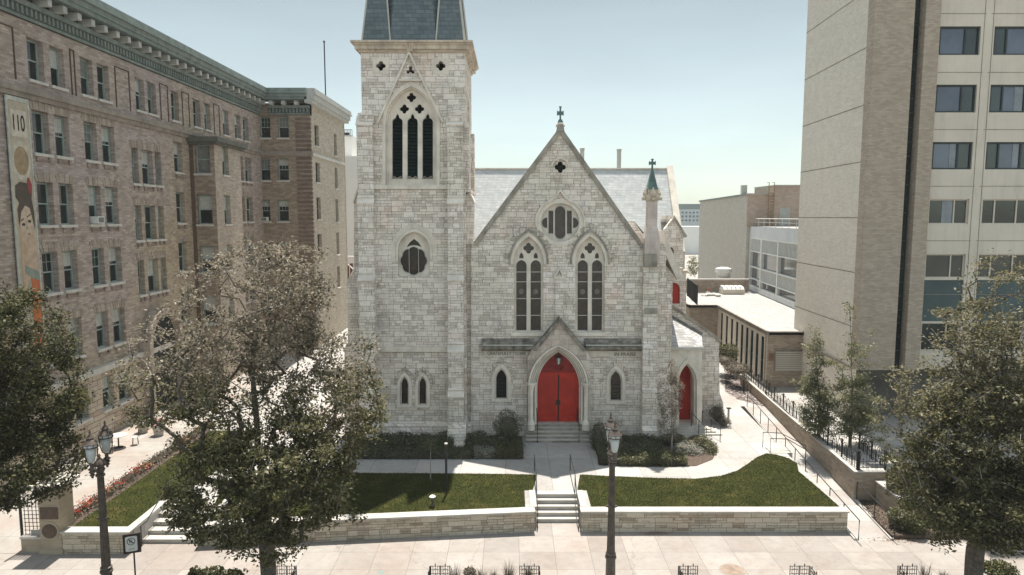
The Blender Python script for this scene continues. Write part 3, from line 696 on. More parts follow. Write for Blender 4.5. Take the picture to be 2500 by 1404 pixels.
text('GRATEFULLY TO HIS', P(1190,861,39.93).x, P(1283,861,39.93).x, PZ(867,39.92), PZ(859,39.92), 39.925, ic, CHX, 'inscription')
text('IN PRAISE', P(1500,861,39.93).x, P(1552,861,39.93).x, PZ(869,39.92), PZ(861,39.92), 39.925, ic, CHX, 'inscription')
# --- right corner pier, side buttress, pinnacle
def bfront(mb, x0, x1, st, back=40.2, Yr=39.5):
    """stepped buttress: st = [(yfront, y_top_px, y_slope_top_px)...] from bottom up"""
    pts = [(back, 0.0)]; 
    for yf, yt in st:
        pts.append((yf, pts[-1][1] if len(pts) > 1 else 0.0)); pts.append((yf, PZ(yt, yf)))
    # add slopes: next stage starts higher by 0.45 m
    out = [(back, 0.0), (st[0][0], 0.0)]
    for i, (yf, yt) in enumerate(st):
        z = PZ(yt, yf); out.append((yf, z))
        nxt = st[i+1][0] if i+1 < len(st) else back
        out.append((nxt, z+(nxt-yf)*1.3+.05))
    mb.prism(out, lambda p, q_, c: (c, p, q_), P(x0,700,Yr).x, P(x1,700,Yr).x)
mb = MB(); bfront(mb, 1572, 1608, [(38.95,1052),(39.1,960),(39.25,848),(39.4,762),(39.55,645)], 40.1, 39.4)
mb.prism(f2([(1600,1068),(1640,1068),(1640,700),(1627,690),(1627,600),(1608,590),(1600,590)]), T0, .12, 1.4); mb.build('corner_buttress', M['stone'], CHX)
mb = MB()
for y0, y1 in ((620,651),(754,766)): mb.box(P(1574,y0,39.3).x, P(1606,y0,39.3).x, 39.36, 39.7, PZ(y1,39.36), PZ(y0,39.36))
mb.build('buttress_offset', M['cope'], CHX, split=True)
M['shaft'] = plain('pinkish_shaft_stone', (.52,.44,.395), .9, .2, 1.5, .3, streak=.4)
X = PX(1590.5, 39.9, 530); mb = MB(); zz = lambda y: PZ(y, 39.9)
mb.lathe([(.62,zz(640)),(.62,zz(582)),(.44,zz(556)),(.40,zz(553)),(.40,zz(494)),(.40,zz(490))], (X,39.9,0), 4, math.pi/4)
mb.build('pinnacle_shaft', M['shaft'], CHX)
mb = MB(); mb.lathe([(.40,zz(492)),(.48,zz(488)),(.50,zz(480)),(.40,zz(474)),(.42,zz(466)),(.38,zz(461))], (X,39.9,0), 4, math.pi/4)
for sx, sy in ((-1,0),(1,0),(0,-1),(0,1)):
    mb.box(X+sx*.5-.08, X+sx*.5+.08, 39.9+sy*.5-.08, 39.9+sy*.5+.08, zz(489), zz(482))
    c_ = (X+sx*.34, 39.9+sy*.34); mb.lathe([(.16,zz(480)),(.2,zz(472)),(.02,zz(458))], (c_[0], c_[1], 0), 4)
mb.build('gargoyle_collar', M['cornice_stone'], CHX)
cross(1592, 463, 390, 39.9, half=20, arm=(395,402)).build('pinnacle_spirelet', M['copper'], CHX)
# --- nave body behind, roofs
mb = MB(); zr = PZ(312, 40); ze = PZ(600, 40); xa, xb, xm = PX(1157,40), PX(1571,40), PX(1368,40,400)
mb.prism([(xa,ze-.1),(xb,ze-.1),(xm,zr-.1)], lambda a,b,c: (a,c,b), 40.9, 78.0); mb.build('nave_roof', M['slate'], CHX)
mb = MB(); gridwall(mb, lambda s,z,d: (xb-.1-d, s, z), 40.9, 78, 0, ze-.1, []); gridwall(mb, lambda s,z,d: (xa+.1+d, s, z), 46, 78, 0, ze-.1, []); mb.build('nave_side_wall', M['stone'], CHX)
# transept (ridge across)
YR = 60.0; zR = PZ(413, YR); x0, x1 = -8.0, PX(1633, YR, 413)
dz = 6.9; mb = MB(); mb.prism([(YR-dz/1.5,zR-dz),(YR+dz/1.5,zR-dz),(YR,zR)], lambda a,b,c: (c,a,b), x0, x1-.2); mb.build('transept_roof', M['slate'], CHX)
mb = MB(); mb.prism([(YR-dz/1.5-.3,0),(YR+dz/1.5+.3,0),(YR+dz/1.5+.3,zR-dz),(YR,zR+.3),(YR-dz/1.5-.3,zR-dz)], lambda a,b,c: (c,a,b), x1-.2, x1+.35)
mb.build('transept_end_wall', M['dress'], CHX)
mb = MB(); mb.box(x0, x1, YR-.12, YR+.12, zR-.02, zR+.1); mb.build('roof_ridge', M['dress'], CHX)
mb = MB(); mb.box(x0, x1-.2, YR-dz/1.5+.4, YR+4, 0, zR-dz-.0); mb.build('transept_wall', M['stone'], CHX)
# aisle lean-to roof and its end coping
mb = MB(); xi, xo = PX(1560,41.5), PX(1634,44,650)
za, zb_ = PZ(541,44), PZ(664,44)
mb.prism([(xb-.3,za),(xo-.35,zb_),(xo-.35,0),(xb-.3,0)], lambda a,b,c: (a,c,b), 41.45, 55); mb.build('aisle_wall', M['stone'], CHX)
mb = MB(); mb.quad((xb-.3,41.5,za+.03),(xo+.15,41.5,zb_-.1),(xo+.15,55.2,zb_-.1),(xb-.3,55.2,za+.03)); 
mb.v += []; mb.build('aisle_roof', M['slate'], CHX)
mb = MB(); mb.prism([(xb+.9,za-.5),(xb+1.35,za-.5),(xo+.35,zb_-.25),(xo-.15,zb_-.25)], lambda a,b,c: (a,c,b), 41.2, 41.6); mb.build('aisle_coping', M['dress'], CHX)
# far side porch with small gable and upper red door
yg = 53.0; q = lambda pts, Y=yg: F2(Y, pts)
mb = MB(); dor = arch(1638, 6, 640, 612, 602, 5)
mb.plate(q([(1622,660),(1668,660),(1668,582),(1675,578),(1645,530),(1622,560)]), [q(arch(1639,6.5,643,614,603,5))], XZ(yg), 0, .5); mb.build('side_gable_wall', M['stone'], CHX)
mb = MB(); mb.prism(q([(1632,645),(1632,600),(1646,600),(1646,645)], yg+.3), XZ(yg+.3), 0, .1); mb.build('small_arched_window', plain('brown_window', (.10,.07,.04), .6, .3, 3, 0), CHX)
mb = MB(); mb.strip(q([(1641,536),(1645.5,526),(1677,577)]), q([(1640,543),(1645.5,534),(1671,580)]), XZ(yg), -.15, 7); mb.build('side_gable_coping', M['cope'], CHX)
mb = MB(); mb.box(P(1622,600,yg).x, P(1668,600,yg).x, yg+.5, yg+7, 0, PZ(582,yg)); mb.build('side_bay_wall', M['stone'], CHX)
yv = 51.0; q = lambda pts, Y=yv: F2(Y, pts); zg = lambda y: PZ(y, yv)
sd2 = arch(1645, 15.5, 742, 706, 690, 7)
mb = MB(); mb.plate(q([(1615,790),(1675,790),(1675,664),(1615,664)]), [q(sd2)], XZ(yv), 0, .4); mb.build('vestibule_wall', M['stone'], CHX)
mb = MB(); mb.prism(q([(1628,745),(1628,688),(1664,688),(1664,745)], yv+.3), XZ(yv+.3), 0, .1); mb.build('upper_side_door', M['red'], CHX)
mb = MB(); mb.box(P(1612,660,yv).x, P(1678,660,yv).x, yv-.12, yv+2.2, zg(667), zg(660)); mb.box(P(1625,655,yv).x, P(1668,655,yv).x, yv, yv+2, zg(660), zg(654)); mb.build('vestibule_cornice', M['cornice_stone'], CHX)
# flying lean-to wall and side porch
yw = 43.4; q = lambda pts, Y=yw: F2(Y, pts)
mb = MB(); mb.plate(q([(1625,1040),(1766,1040),(1766,985),(1757,960),(1755,832),(1748,826),(1625,735)]), [], XZ(yw), 0, .7); mb.build('porch_back_wall', M['stone'], CHX)
mb = MB(); mb.strip(q([(1622,730),(1752,822),(1762,832)]), q([(1622,738),(1749,829),(1757,836)]), XZ(yw), -.12, .8); mb.build('raking_coping', M['cope'], CHX)
ye = 41.3; q = lambda pts, Y=ye: F2(Y, pts)
sdoor = arch(1676, 22, 1052, 935, 885, 9)
mb = MB(); mb.plate(q([(1606,1056),(1714,1056),(1714,846),(1606,850)]), [q(arch(1678,22,1040,935,886,9))], XZ(ye), 0, 1.5)
mb.box(P(1714,950,ye).x-.5, P(1714,950,ye).x, ye+1.5, yw, 0, PZ(848,ye)); mb.build('porch_wall', M['dress'], CHX)
mb = MB(); mb.strip(q(arch(1678,29,1040,935,874,9)), q(arch(1678,22.5,1040,935,886,9)), XZ(ye), -.1, .1)
mb.strip(q(arch(1678,23,1040,935,885,9),ye), q(arch(1678,18.5,1040,935,893,9),ye), XZ(ye+.2), 0, .2); mb.build('porch_arch_mould', M['dress'], CHX)
mb = MB(); mb.prism(q([(1640,1042),(1640,870),(1705,870),(1705,1042)], ye+1.4), XZ(ye+1.4), 0, .09); mb.build('side_door', M['red'], CHX)
mb = MB(); A_ = [P(1606,850,ye-.2), P(1717,838,ye-.2)]; B_ = [P(1622,768,yw-.02), P(1717,838,yw-.02)]
zl = PZ(846,ye-.2)
p0 = Vector((P(1606,850,ye-.2).x, ye-.2, zl)); p1 = Vector((P(1716,842,ye-.2).x, ye-.2, zl)); p2 = Vector((P(1712,832,yw).x, yw-.02, zl+.35)); p3 = Vector((P(1628,768,yw).x, yw-.02, PZ(768,yw))); p4 = Vector((P(1606,768,yw).x, yw-.02, PZ(768,yw)))
mb.add([p0,p1,p2,p3,p4], [(0,1,2,3,4)]); dn = Vector((0,0,-.12)); mb.add([p0,p1,p1+dn,p0+dn],[(0,3,2,1)]); mb.add([p1,p2,p2+dn,p1+dn],[(0,3,2,1)])
mb.build('porch_roof', M['porch_slate'], CHX)
mb = MB(); mb.box(p0.x, p1.x+.05, ye-.26, ye-.1, zl-.2, zl-.03); mb.build('porch_gutter', M['lead'], CHX)
mb = MB(); mb.tube([p3+Vector((0,-.05,.06)), p2+Vector((0,-.05,.06))], .09, 5); mb.build('flashing', M['dark_band'], CHX)
mb = MB(); zs_ = PZ(1036, ye)
for i in range(4): mb.box(P(1640,1040,ye).x-.1, P(1706,1040,ye).x+.25+ .28*(3-i), ye-.35-.28*(3-i), ye+.0-.0, 0, zs_*(i+1)/4)
mb.build('porch_steps', M['step'], CHX)
# ---------------------------------------------------------------- TOWER
TX0, TX1, TB = P(882,200,40).x, P(1135,200,40).x, 46.3
TOP = PZ(128, 40)
bel = arch(1004, 62, 452, 300, 210, 10)        # belfry opening
mid = arch(1011, 39, 675, 610, 566, 9)
qh = [foil(930,161,12,d=.54,a0=0), foil(1076,161,12,d=.54)]
low = [arch(988,11,988,940,918,6), arch(1032,11,988,940,918,6)]
tref = foil(1002, 172, 11.5, k=3, d=.62, a0=math.pi/2)
mb = MB(); tw_out = [(TX0,0),(TX1,0),(TX1,TOP),(TX0,TOP)]
mb.plate(tw_out, [f2(h) for h in [bel, mid]+qh+low+[tref]], T0, 0, .7)
mb.build('tower_wall', M['stone'], CHX)
# the right face with its own belfry opening, and the rest of the shaft
mb = MB(); Tr = lambda s, z, d: (TX1-d, s, z)
zq = lambda y: PZ(y, 40)
bs = [(s+43.2, z) for s, z in [((x-1004)/FP*39, zq(y)) for x, y in arch(1004, 50, 452, 300, 215, 8)]]
mb.plate([(40.7,0),(TB,0),(TB,TOP),(40.7,TOP)], [bs], lambda a,b,c: (TX1-c, a, b), 0, .6)
mb.box(TX0, TX0+.6, 40.7, TB-.01, 0, TOP); mb.box(TX0+.6, TX1-.6, TB-.6, TB-.02, 0, TOP)
mb.build('tower_side_wall', M['stone'], CHX)
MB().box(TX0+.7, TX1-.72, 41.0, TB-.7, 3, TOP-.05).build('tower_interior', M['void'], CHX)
W = bpy.data.objects.new('side_belfry_window', None); C.objects.link(W); W.parent = CHX; ORG[W.name] = ORG[CHX.name]
mb = MB()
for s in (42.4, 43.2, 44.0): mb.box(TX1-.3, TX1-.05, s-.07+.4, s+.07+.4, zq(452), zq(250))
mb.build('mullion', M['dress'], W, split=True)
def empty_part(nm):
    W = bpy.data.objects.new(nm, None); C.objects.link(W); W.parent = CHX; ORG[W.name] = ORG[CHX.name]; return W
# belfry tracery
W = empty_part('belfry_window')
lan = [arch(cx, 12.5, 436, 296, 284, 6) for cx in (970,1007,1044)]
ltz = [arch(cx, 5, 288, 287, 276, 3) for cx in (970,1007,1044)]
Yt = 40.35; qf = [foil(1004,238,11.5,d=.54), foil(987,266,11.5,d=.54), foil(1024,266,11.5,d=.54)]
lan2 = []
for cx in (970,1007,1044):
    a = arch(cx, 12.8, 436, 298, 288, 6); k = a.index(max(a, key=lambda p: -p[1])); a[k:k+1] = [(cx-4.5,287.5),(cx-4,283),(cx,277),(cx+4,283),(cx+4.5,287.5)]; lan2.append(a)
mb = MB(); mb.plate(f2(arch(1004, 63, 453, 300, 208, 10), Yt), [f2(h, Yt) for h in lan2+qf], XZ(Yt), 0, .25)
mb.build('tracery', M['dress'], W)
mb = MB()
zt, zb = PZ(292, Yt+.3), PZ(438, Yt+.3)
for cx in (970,1007,1044):
    xa_, xb_ = P(cx-13,360,Yt+.3).x, P(cx+13,360,Yt+.3).x; z = zb
    mb = MB()
    while z < zt: mb.add([(xa_,Yt+.2,z),(xb_,Yt+.2,z),(xb_,Yt+.42,z+.17),(xa_,Yt+.42,z+.17)], [(0,1,2,3)]); z += .2
    mb.build('louvre', M['louvre'], W)
mb = MB(); hood(mb, 1004, 62, 70, 452, 300, 211, 199, 40, -.06, .12); hood(mb, 1004, 58, 62.5, 452, 300, 216, 210, 40.12, 0, .3); mb.build('hood_mould', M['dress'], W)
mb = MB()
for cx in (970,1007,1044): mb.tube([P(cx-13,437,40.2), P(cx-8,431,40.15), P(cx,436,40.2), P(cx+8,431,40.15), P(cx+13,437,40.2)], .04, 5)
mb.build('sill_cresting', M['cope'], W, split=True)
mb = MB(); q = lambda pts: F2(39.95, pts)
mb.strip(q([(919,301),(999,122),(1084,299)]), q([(925,301),(999,134),(1079,299)]), XZ(39.95), -.14, .06)
mb.box(P(973,196,39.8).x, P(1028,196,39.8).x, 39.8, 40, zq(199), zq(195)); mb.build('gablet_mould', M['dress'], W)
mb = MB()
for dx in (-9,0,9): mb.tube([P(1000+dx*.3,124,39.8), P(1000+dx*.7,112,39.7), P(1000+dx*1.4,104,39.62)], .09, 6, .05)
mb.lathe([(.1,zq(126)),(.22,zq(120)),(.1,zq(116))], (P(999,120,39.85).x,39.85,0), 8); mb.build('carved_finial', M['cornice_stone'], W)
mb = MB()
for cx in (930,1076):
    mb.plate(f2([(cx-20,181),(cx+20,181),(cx+20,141),(cx-20,141)]), [f2(foil(cx,161,12,d=.54))], XZ(39.97), 0, .05)
mb.build('quatrefoil_panel', M['dress'], CHX, split=True)
# middle window
W = empty_part('lobed_window')
up_ = [(992,604),(1000,592),(1011,583),(1022,592),(1030,604),(1020,600),(1011,599),(1002,600)]
lob = foil(1011,637,34,k=6,d=.66,sy=1.02,n=8)
lob = []
for i in range(64):
    t = 2*math.pi*i/64; rx_, ry_ = (30, 34); k_ = 1+.10*abs(math.cos(4*t)) ; lob.append((1010+rx_*k_*math.cos(t), 637-ry_*.93*k_*math.sin(t)))
mb = MB(); mb.plate(f2(arch(1011,40,676,610,565,9),40.3), [f2(up_,40.3), f2(lob,40.3)], XZ(40.3), 0, .12); mb.build('tracery', M['dress'], W)
mb = MB(); mb.strip(f2(ringpts(lob,1.05,1010,637),40.26), f2(ringpts(lob,.98,1010,637),40.26), XZ(40.26), 0, .06, True)
for xx in (999,1022): mb.box(P(xx-.6,637,40.4).x, P(xx+.6,637,40.4).x, 40.38, 40.42, PZ(668,40.4), PZ(604,40.4))
mb.build('glazing_bars', M['lead'], W)
mb = MB(); mb.prism(f2(arch(1011,39,675,610,567,9),40.5), XZ(40.5), 0, .05); mb.build('stained_glass', M['stain'], W)
mb = MB(); hood(mb, 1011, 39, 44, 634, 610, 566, 558, 40, -.05, .1); mb.build('surround', M['dress'], W)
mb = MB(); aO, aI = f2(arch(1011,57,640,612,545,12)), f2(arch(1011,45,640,612,557,12))
for i in range(len(aO)-1):
    a, b, c, d = [Vector(p) for p in (aO[i], aO[i+1], aI[i+1], aI[i])]
    for s0, s1 in ((.03,.48),(.52,.97)):
        pa, pb, pc, pd = a.lerp(b,s0), a.lerp(b,s1), d.lerp(c,s1), d.lerp(c,s0); mb.prism([tuple(pa),tuple(pb),tuple(pc),tuple(pd)], XZ(39.96), -.02*((i % 2)), .06)
mb.build('voussoirs', M['dress'], W)
# tie the mid hole bottom (opening shorter than hole is filled by panel)
for cx in (988,1032): lancet(cx, 11, 988, 940, 918, 40.0, 'stain', 7, 'lower_lancet', True)
# string courses
mb = MB(); mb.box(P(912,445,39.85).x, P(1100,445,39.85).x, 39.85, 40.02, zq(462), zq(452)); mb.box(P(918,852,39.85).x, P(1096,852,39.85).x, 39.88, 40.02, zq(858), zq(846)); mb.build('string_course', M['dress'], CHX, split=True)
mb = MB(); mb.prism([(40.02,0),(39.55,0),(39.55,PZ(1062,39.55)),(39.75,PZ(1046,39.75)),(39.75,PZ(1040,39.75)),(40.02,PZ(1030,40))], lambda a,b,c: (c,a,b), P(845,1000,40).x, P(1150,1000,40).x); mb.build('plinth', M['stone'], CHX)
# buttresses
for x0, x1 in ((876,914),(1094,1131)):
    mb = MB(); bfront(mb, x0, x1, [(38.75,968),(38.95,858),(39.2,684),(39.42,495),(39.6,303)], 40.1, 39.3)
    xa_, xb_ = P(x0-4,1000,38).x, P(x1+5,1000,38).x
    mb.prism([(39.9,0),(37.85,0),(37.85,PZ(1092,37.85)),(38.35,PZ(1066,38.35)),(38.5,PZ(1045,38.5)),(38.75,PZ(1035,38.75)),(39.9,PZ(1035,38.75))], lambda a,b,c: (c,a,b), xa_, xb_)
    mb.build('tower_buttress', M['stone'], CHX)
    mb = MB()
    for yt, yf in ((303,39.6),(495,39.42),(684,39.2),(858,38.95),(968,38.75)):
        z = PZ(yt, yf); X0, X1 = P(x0,700,39.3).x-.04, P(x1,700,39.3).x+.04
        nx = {39.6:39.95,39.42:39.6,39.2:39.42,38.95:39.2,38.75:38.95}[yf]; sl_ = (nx-yf)*1.3+.06
        mb.prism([(yf-.06,z-.07),(yf-.06,z),(nx,z+sl_),(nx,z+sl_-.1),(yf+.1,z-.07)], lambda a,b,c: (c,a,b), X0, X1)
        mb.prism([(nx+.0,z+sl_-.05),(nx-.08,z+sl_+.02),(nx,z+sl_+.14)], lambda a,b,c: (c,a,b), X0+.02, X1-.02) if yf < 39.6 else None
    mb.build('buttress_offset', M['dress'], CHX, split=True)
    mb = MB(); ca, cb = x0+1, x1-1; cm = (x0+x1)/2
    mb.prism(F2(39.62, [(ca,300),(cb,300),(cb-1,280),(cb-4,276),(cm+9,262),(cm-9,262),(ca+4,276),(ca+1,280)]), XZ(39.66), 0, .36); mb.strip(F2(39.6,[(ca,290),(cm,266),(cb,290)]), F2(39.6,[(ca+3,293),(cm,271),(cb-3,293)]), XZ(39.6), 0, .1); mb.build('buttress_cap', M['stone'], CHX)
mb = MB(); q = lambda pts: F2(40.3, pts)
mb.prism(q([(1130,1068),(1130,480),(1146,470),(1156,492),(1156,640),(1171,682),(1171,836),(1181,852),(1181,950),(1191,968),(1191,1040),(1197,1068)]), XZ(40.3), 0, 1.2)
mb.prism(q([(885,1068),(885,455),(877,455),(864,492),(864,662),(849,690),(849,842),(841,856),(841,1068)]), XZ(40.3), 0, 1.2); mb.build('side_buttress', M['stone'], CHX, split=True)
mb = MB()
for a, b in (((1145,468),(1158,494)),((1155,640),(1173,684)),((1170,834),(1183,853)),((1180,949),(1193,968))):
    mb.prism(q([(a[0]-2,a[1]),(a[0]+2,a[1]-1),(b[0]+1,b[1]),(b[0]+1,b[1]+3),(b[0]-2,b[1]+3)]), XZ(40.3), -.07, 1.25)
for a, b in (((877,453),(862,492)),((864,660),(847,690)),((849,840),(839,856))):
    mb.prism(q([(a[0]+2,a[1]),(a[0]-2,a[1]-1),(b[0]-1,b[1]),(b[0]-1,b[1]+3),(b[0]+2,b[1]+3)]), XZ(40.3), -.07, 1.25)
mb.build('side_buttress_offset', M['dress'], CHX, split=True)
# right face: upper corner strip
mb = MB(); mb.box(TX1, TX1+.22, 40.02, 40.9, zq(470), zq(300)); mb.box(TX1, TX1+.22, 45.2, 46.1, zq(470), zq(300)); mb.box(TX1, TX1+.3, 40.0, 46.2, zq(470), zq(462)); mb.build('corner_strip', M['stone'], CHX, split=True)
# cornice
mb = MB()
for zb_, zt_, e in ((TOP,PZ(120,39.8),.10),(PZ(120,39.8),PZ(108,39.6),.28),(PZ(108,39.6),PZ(101,39.4),.36),(PZ(101,39.4),PZ(95,39.3),.48)):
    mb.box(TX0-e, TX1+e, 40-e, TB+e, zb_, zt_)
mb.build('tower_cornice', M['cornice_stone'], CHX)
# spire: octagon with four corner pyramids
zc = PZ(95,39.3); cx, cy = (TX0+TX1)/2, (40+TB)/2; hw = (TX1-TX0)/2-.02
SPI = empty_part('spire')
mb = MB(); Hs = 19.0; apx = (cx, cy, zc+Hs); k = hw; t8 = k*.44
octp = [(-t8,-k),(t8,-k),(k,-t8),(k,t8),(t8,k),(-t8,k),(-k,t8),(-k,-t8)]
mb.add([(cx+a,cy+b,zc) for a,b in octp]+[apx], [(i,(i+1)%8,8) for i in range(8)]); mb.build('spire_roof', M['spire_slate'], SPI)
for sx in (-1,1):
    for sy in (-1,1):
        mb = MB(); s = k-t8; a0, b0 = cx+sx*(k-s/2), cy+sy*(k-s/2); h = s*.5; Hc = 8.6
        mb.add([(a0-h,b0-h,zc),(a0+h,b0-h,zc),(a0+h,b0+h,zc),(a0-h,b0+h,zc),(a0-sx*.15,b0-sy*.15,zc+Hc)], [(0,1,4),(1,2,4),(2,3,4),(3,0,4)])
        mb.build('corner_spirelet', M['spire_slate'], SPI)
        mb = MB()
        for ex, ey in ((-h,-h),(h,-h),(h,h),(-h,h)): mb.tube([(a0+ex,b0+ey,zc),(a0-sx*.15,b0-sy*.15,zc+Hc)], .045, 4)
        mb.build('ridge_flashing', M['lead'], SPI, split=True)
# chimneys behind the church
for cxp, yt, Yc in ((1421,362,75),(1511,364,75)):
    c_ = thing('flue_stack', {1421:'short grey metal flue stack just right of the church gable slope', 1511:'grey metal flue stack standing clear above the slate ridge'}[cxp], 'chimney', (PX(cxp,Yc,400),Yc,8), 'flue stacks behind the ridge')
    X = PX(cxp,Yc,400); mb = MB(); mb.lathe([(.23,8),(.23,PZ(yt+4,Yc))], (X,Yc,0), 12); mb.build('pipe', M['lead'], c_)
    mb = MB(); mb.lathe([(.27,PZ(yt+5,Yc)),(.27,PZ(yt,Yc)),(.2,PZ(yt,Yc)+.02)], (X,Yc,0), 12); mb.build('collar', M['lead'], c_)
# ================================================================ WINDOWS shared by the brick buildings
M['frame'] = plain('grey_green_window_paint', (.28,.34,.31), .6, .2, 2, 0)
M['gl'] = glass('dark_window_glass', (.018,.023,.022), .08)
M['blind'] = plain('pale_blind_and_reflection', (.42,.42,.38), .7, .12, 3, 0)
M['blind_dk'] = plain('grey_curtain', (.17,.17,.155), .8, .3, 4, 0)
M['sill'] = plain('pale_stone_sill', (.50,.47,.42), .85, .15, 2, .1)
_wc = {}
def wmesh(key, fn):
    if key not in _wc:
        ob = fn(); _wc[key] = ob.data; bpy.data.objects.remove(ob)
    return _wc[key]
def place(nm, me, parent, loc, rz_):
    o = bpy.data.objects.new(nm, me); C.objects.link(o); o.parent = parent; o.location = loc; o.rotation_euler = (0,0,rz_); return o
def sash(parent, loc, rz_, w_, h_, blind=0, grid=False, sill=True, rec=.34, lint=False):
    """double-hung sash: local x along wall, -y outward, z up from the sill"""
    w_, h_ = round(w_,2), round(h_,2)
    def fr():
        mb = MB(); f = .09; d0, d1 = rec-.04, rec+.06
        mb.box(-w_/2,-w_/2+f,d0,d1,0,h_); mb.box(w_/2-f,w_/2,d0,d1,0,h_); mb.box(-w_/2+f,w_/2-f,d0,d1,0,f); mb.box(-w_/2+f,w_/2-f,d0,d1,h_-f,h_)
        mb.box(-w_/2+f,w_/2-f,d0-.01,d1,h_*.49,h_*.49+.07)
        if grid:
            for k in (1,2): x = -w_/2+f+(w_-2*f)*k/3; mb.box(x-.015,x+.015,d0+.02,d1,h_*.5+.07,h_-f)
            mb.box(-w_/2+f,w_/2-f,d0+.02,d1,h_*.75,h_*.75+.03)
        return mb.build('f', M['frame'])
    def pn(): 
        mb = MB(); mb.box(-w_/2+.05,w_/2-.05,rec+.04,rec+.05,.03,h_*.5); mb.box(-w_/2+.05,w_/2-.05,rec,rec+.01,h_*.5+.03,h_-.03); return mb.build('p', M['gl'])
    W = place('window', wmesh(('f',w_,h_,grid,rec), fr), parent, loc, rz_)
    place('pane', wmesh(('p',w_,h_,rec), pn), W, (0,0,0), 0)
    if sill: place('sill', wmesh(('s',w_), lambda: MB().box(-w_/2-.1,w_/2+.1,-.12,rec-.03,-.14,.01).build('s', M['sill'])), W, (0,0,0), 0)
    if lint:
        def lm():
            mb = MB(); n = 7
            for i in range(n):
                a, b = -w_/2-.1+(w_+.2)*i/n, -w_/2-.1+(w_+.2)*(i+1)/n; hh = .50 if i % 2 else .42; t = .03+.012*(i % 2)
                mb.prism([(a+.012,h_+.02),(b-.012,h_+.02),(b*1.18-.012,h_+hh),(a*1.18+.012,h_+hh)], lambda p,q_,c: (p,c,q_), -t, .05)
            return mb.build('l', M['lintel'])
        place('lintel', wmesh(('l',w_,h_), lm), W, (0,0,0), 0)
        def bm():
            mb = MB(); e = w_/2
            mb.box(-e+.06,-e+.24,-.10,0,-.42,-.14); mb.box(e-.24,e-.06,-.10,0,-.42,-.14); mb.box(-e+.24,e-.24,-.05,0,-.40,-.30); return mb.build('b', M['lbr'])
        place('sill_bracket', wmesh(('k',w_), bm), W, (0,0,0), 0)
    if blind:
        bh = round(abs(blind), 1); mt = M['blind'] if blind > 0 else M['blind_dk']  # pale sheet is a blind and also paints the upper sash's reflection
        place('blind', wmesh(('b',w_,h_,bh,blind > 0), lambda: MB().box(-w_/2+.1,w_/2-.1,rec-.012,rec-.004,h_*(1-bh)+ .0,h_-.1).build('b', mt)), W, (0,0,0), 0)
    return W
# ================================================================ LEFT APARTMENT BUILDING
M['brick'] = bricks('brown_pink_brick', [(.30,.242,.222),(.41,.335,.305),(.50,.42,.385)], .13, .40, .012, (.30,.25,.21), .32, .05, tint=(1.06,1.04,.80))
M['brick_tan'] = bricks('tan_buff_brick', [(.29,.225,.165),(.39,.31,.235),(.47,.38,.29)], .15, .46, .010, (.22,.17,.13), .3, .1)
M['rust_stone'] = ashlar('rusticated_base_stone', [(.36,.29,.22),(.46,.37,.29),(.50,.42,.33),(.54,.46,.37)], .6, 1.5, (.10,.08,.06), (.8,.7,.6), .3, .4, .02)
M['band'] = plain('brown_stone_band', (.26,.22,.18), .9, .25, 1.5, .2, streak=.4)
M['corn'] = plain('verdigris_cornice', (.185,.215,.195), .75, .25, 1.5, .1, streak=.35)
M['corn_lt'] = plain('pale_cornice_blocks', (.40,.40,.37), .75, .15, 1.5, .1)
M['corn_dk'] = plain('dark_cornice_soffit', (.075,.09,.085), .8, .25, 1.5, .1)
M['brick_bay'] = bricks('brown_bay_brick', [(.25,.19,.14),(.34,.265,.20),(.41,.33,.255)], .15, .46, .010, (.2,.15,.11), .3, .1)
M['lintel'] = bricks('lintel_brick', [(.30,.24,.195),(.38,.31,.25),(.45,.37,.30)], .5, .3, .004, (.2,.15,.12), .3, .1)
M['lbr'] = bricks('bracket_brick', [(.22,.165,.14),(.30,.23,.19),(.36,.29,.24)], .15, .46, .01, (.26,.22,.18), .3)
BX = -24.5
APT = thing('apartment_building', 'long six storey brown brick apartment block with bracketed cornice and painted banner', 'building', (-26, 50, 0))
AX = Vector((-26,50,0)); RZL = math.pi/2
cols = [(28.6,29.9),(31.0,32.2),(35.55,36.8),(37.25,38.45),(39.8,41.0),(41.45,42.8),(50.2,51.5)]
bay_far = [(61.6,63.1),(63.5,65.0)]
rows = [(16.4,2.2),(12.7,2.25),(9.1,2.2),(5.3,2.2),(1.6,2.0)]
Lw = []
for a, b in [(27.2,28.5),(29.6,30.9),(35.55,36.75),(37.25,38.4),(39.8,41.0),(41.4,42.6),(45.5,46.6),(47.0,48.1),(50.2,51.3),(53.6,54.8),(55.5,56.6),(59.0,60.2),(61.5,62.8),(63.4,64.7)]: Lw.append((a,b,20.1,22.2,'t'))
for z, h in rows:
    for a, b in cols+(bay_far if z > 5 else bay_far): Lw.append((a,b,z,z+h,'m'))
for z in (15.3,11.6,8.0):
    for a, b, in ((44.6,45.4),(45.8,47.2),(47.5,48.3)): Lw.append((a,b,z,z+2.3,'n'))
Lw = [h for h in Lw if not (44.3 < h[0] < 48.4 and h[4] == 'm')]
WT = 24.0
mb = MB(); gridwall(mb, lambda s,z,d: (BX-d,s,z), 27.0, 67.6, 4.3, WT, [h[:4] for h in Lw if h[2] > 4.3], .42)
mb.build('brick_wall', M['brick'], APT)
mb = MB(); gridwall(mb, lambda s,z,d: (BX+.12-d,s,z), 27.0, 67.6, -1.0, 4.0, [h[:4] for h in Lw if h[2] < 4], .5); mb.build('stone_base_wall', M['rust_stone'], APT)
MB().box(BX-.1, BX+.34, 27, 67.6, 3.98, 4.32).build('belt_course', M['sill'], APT)
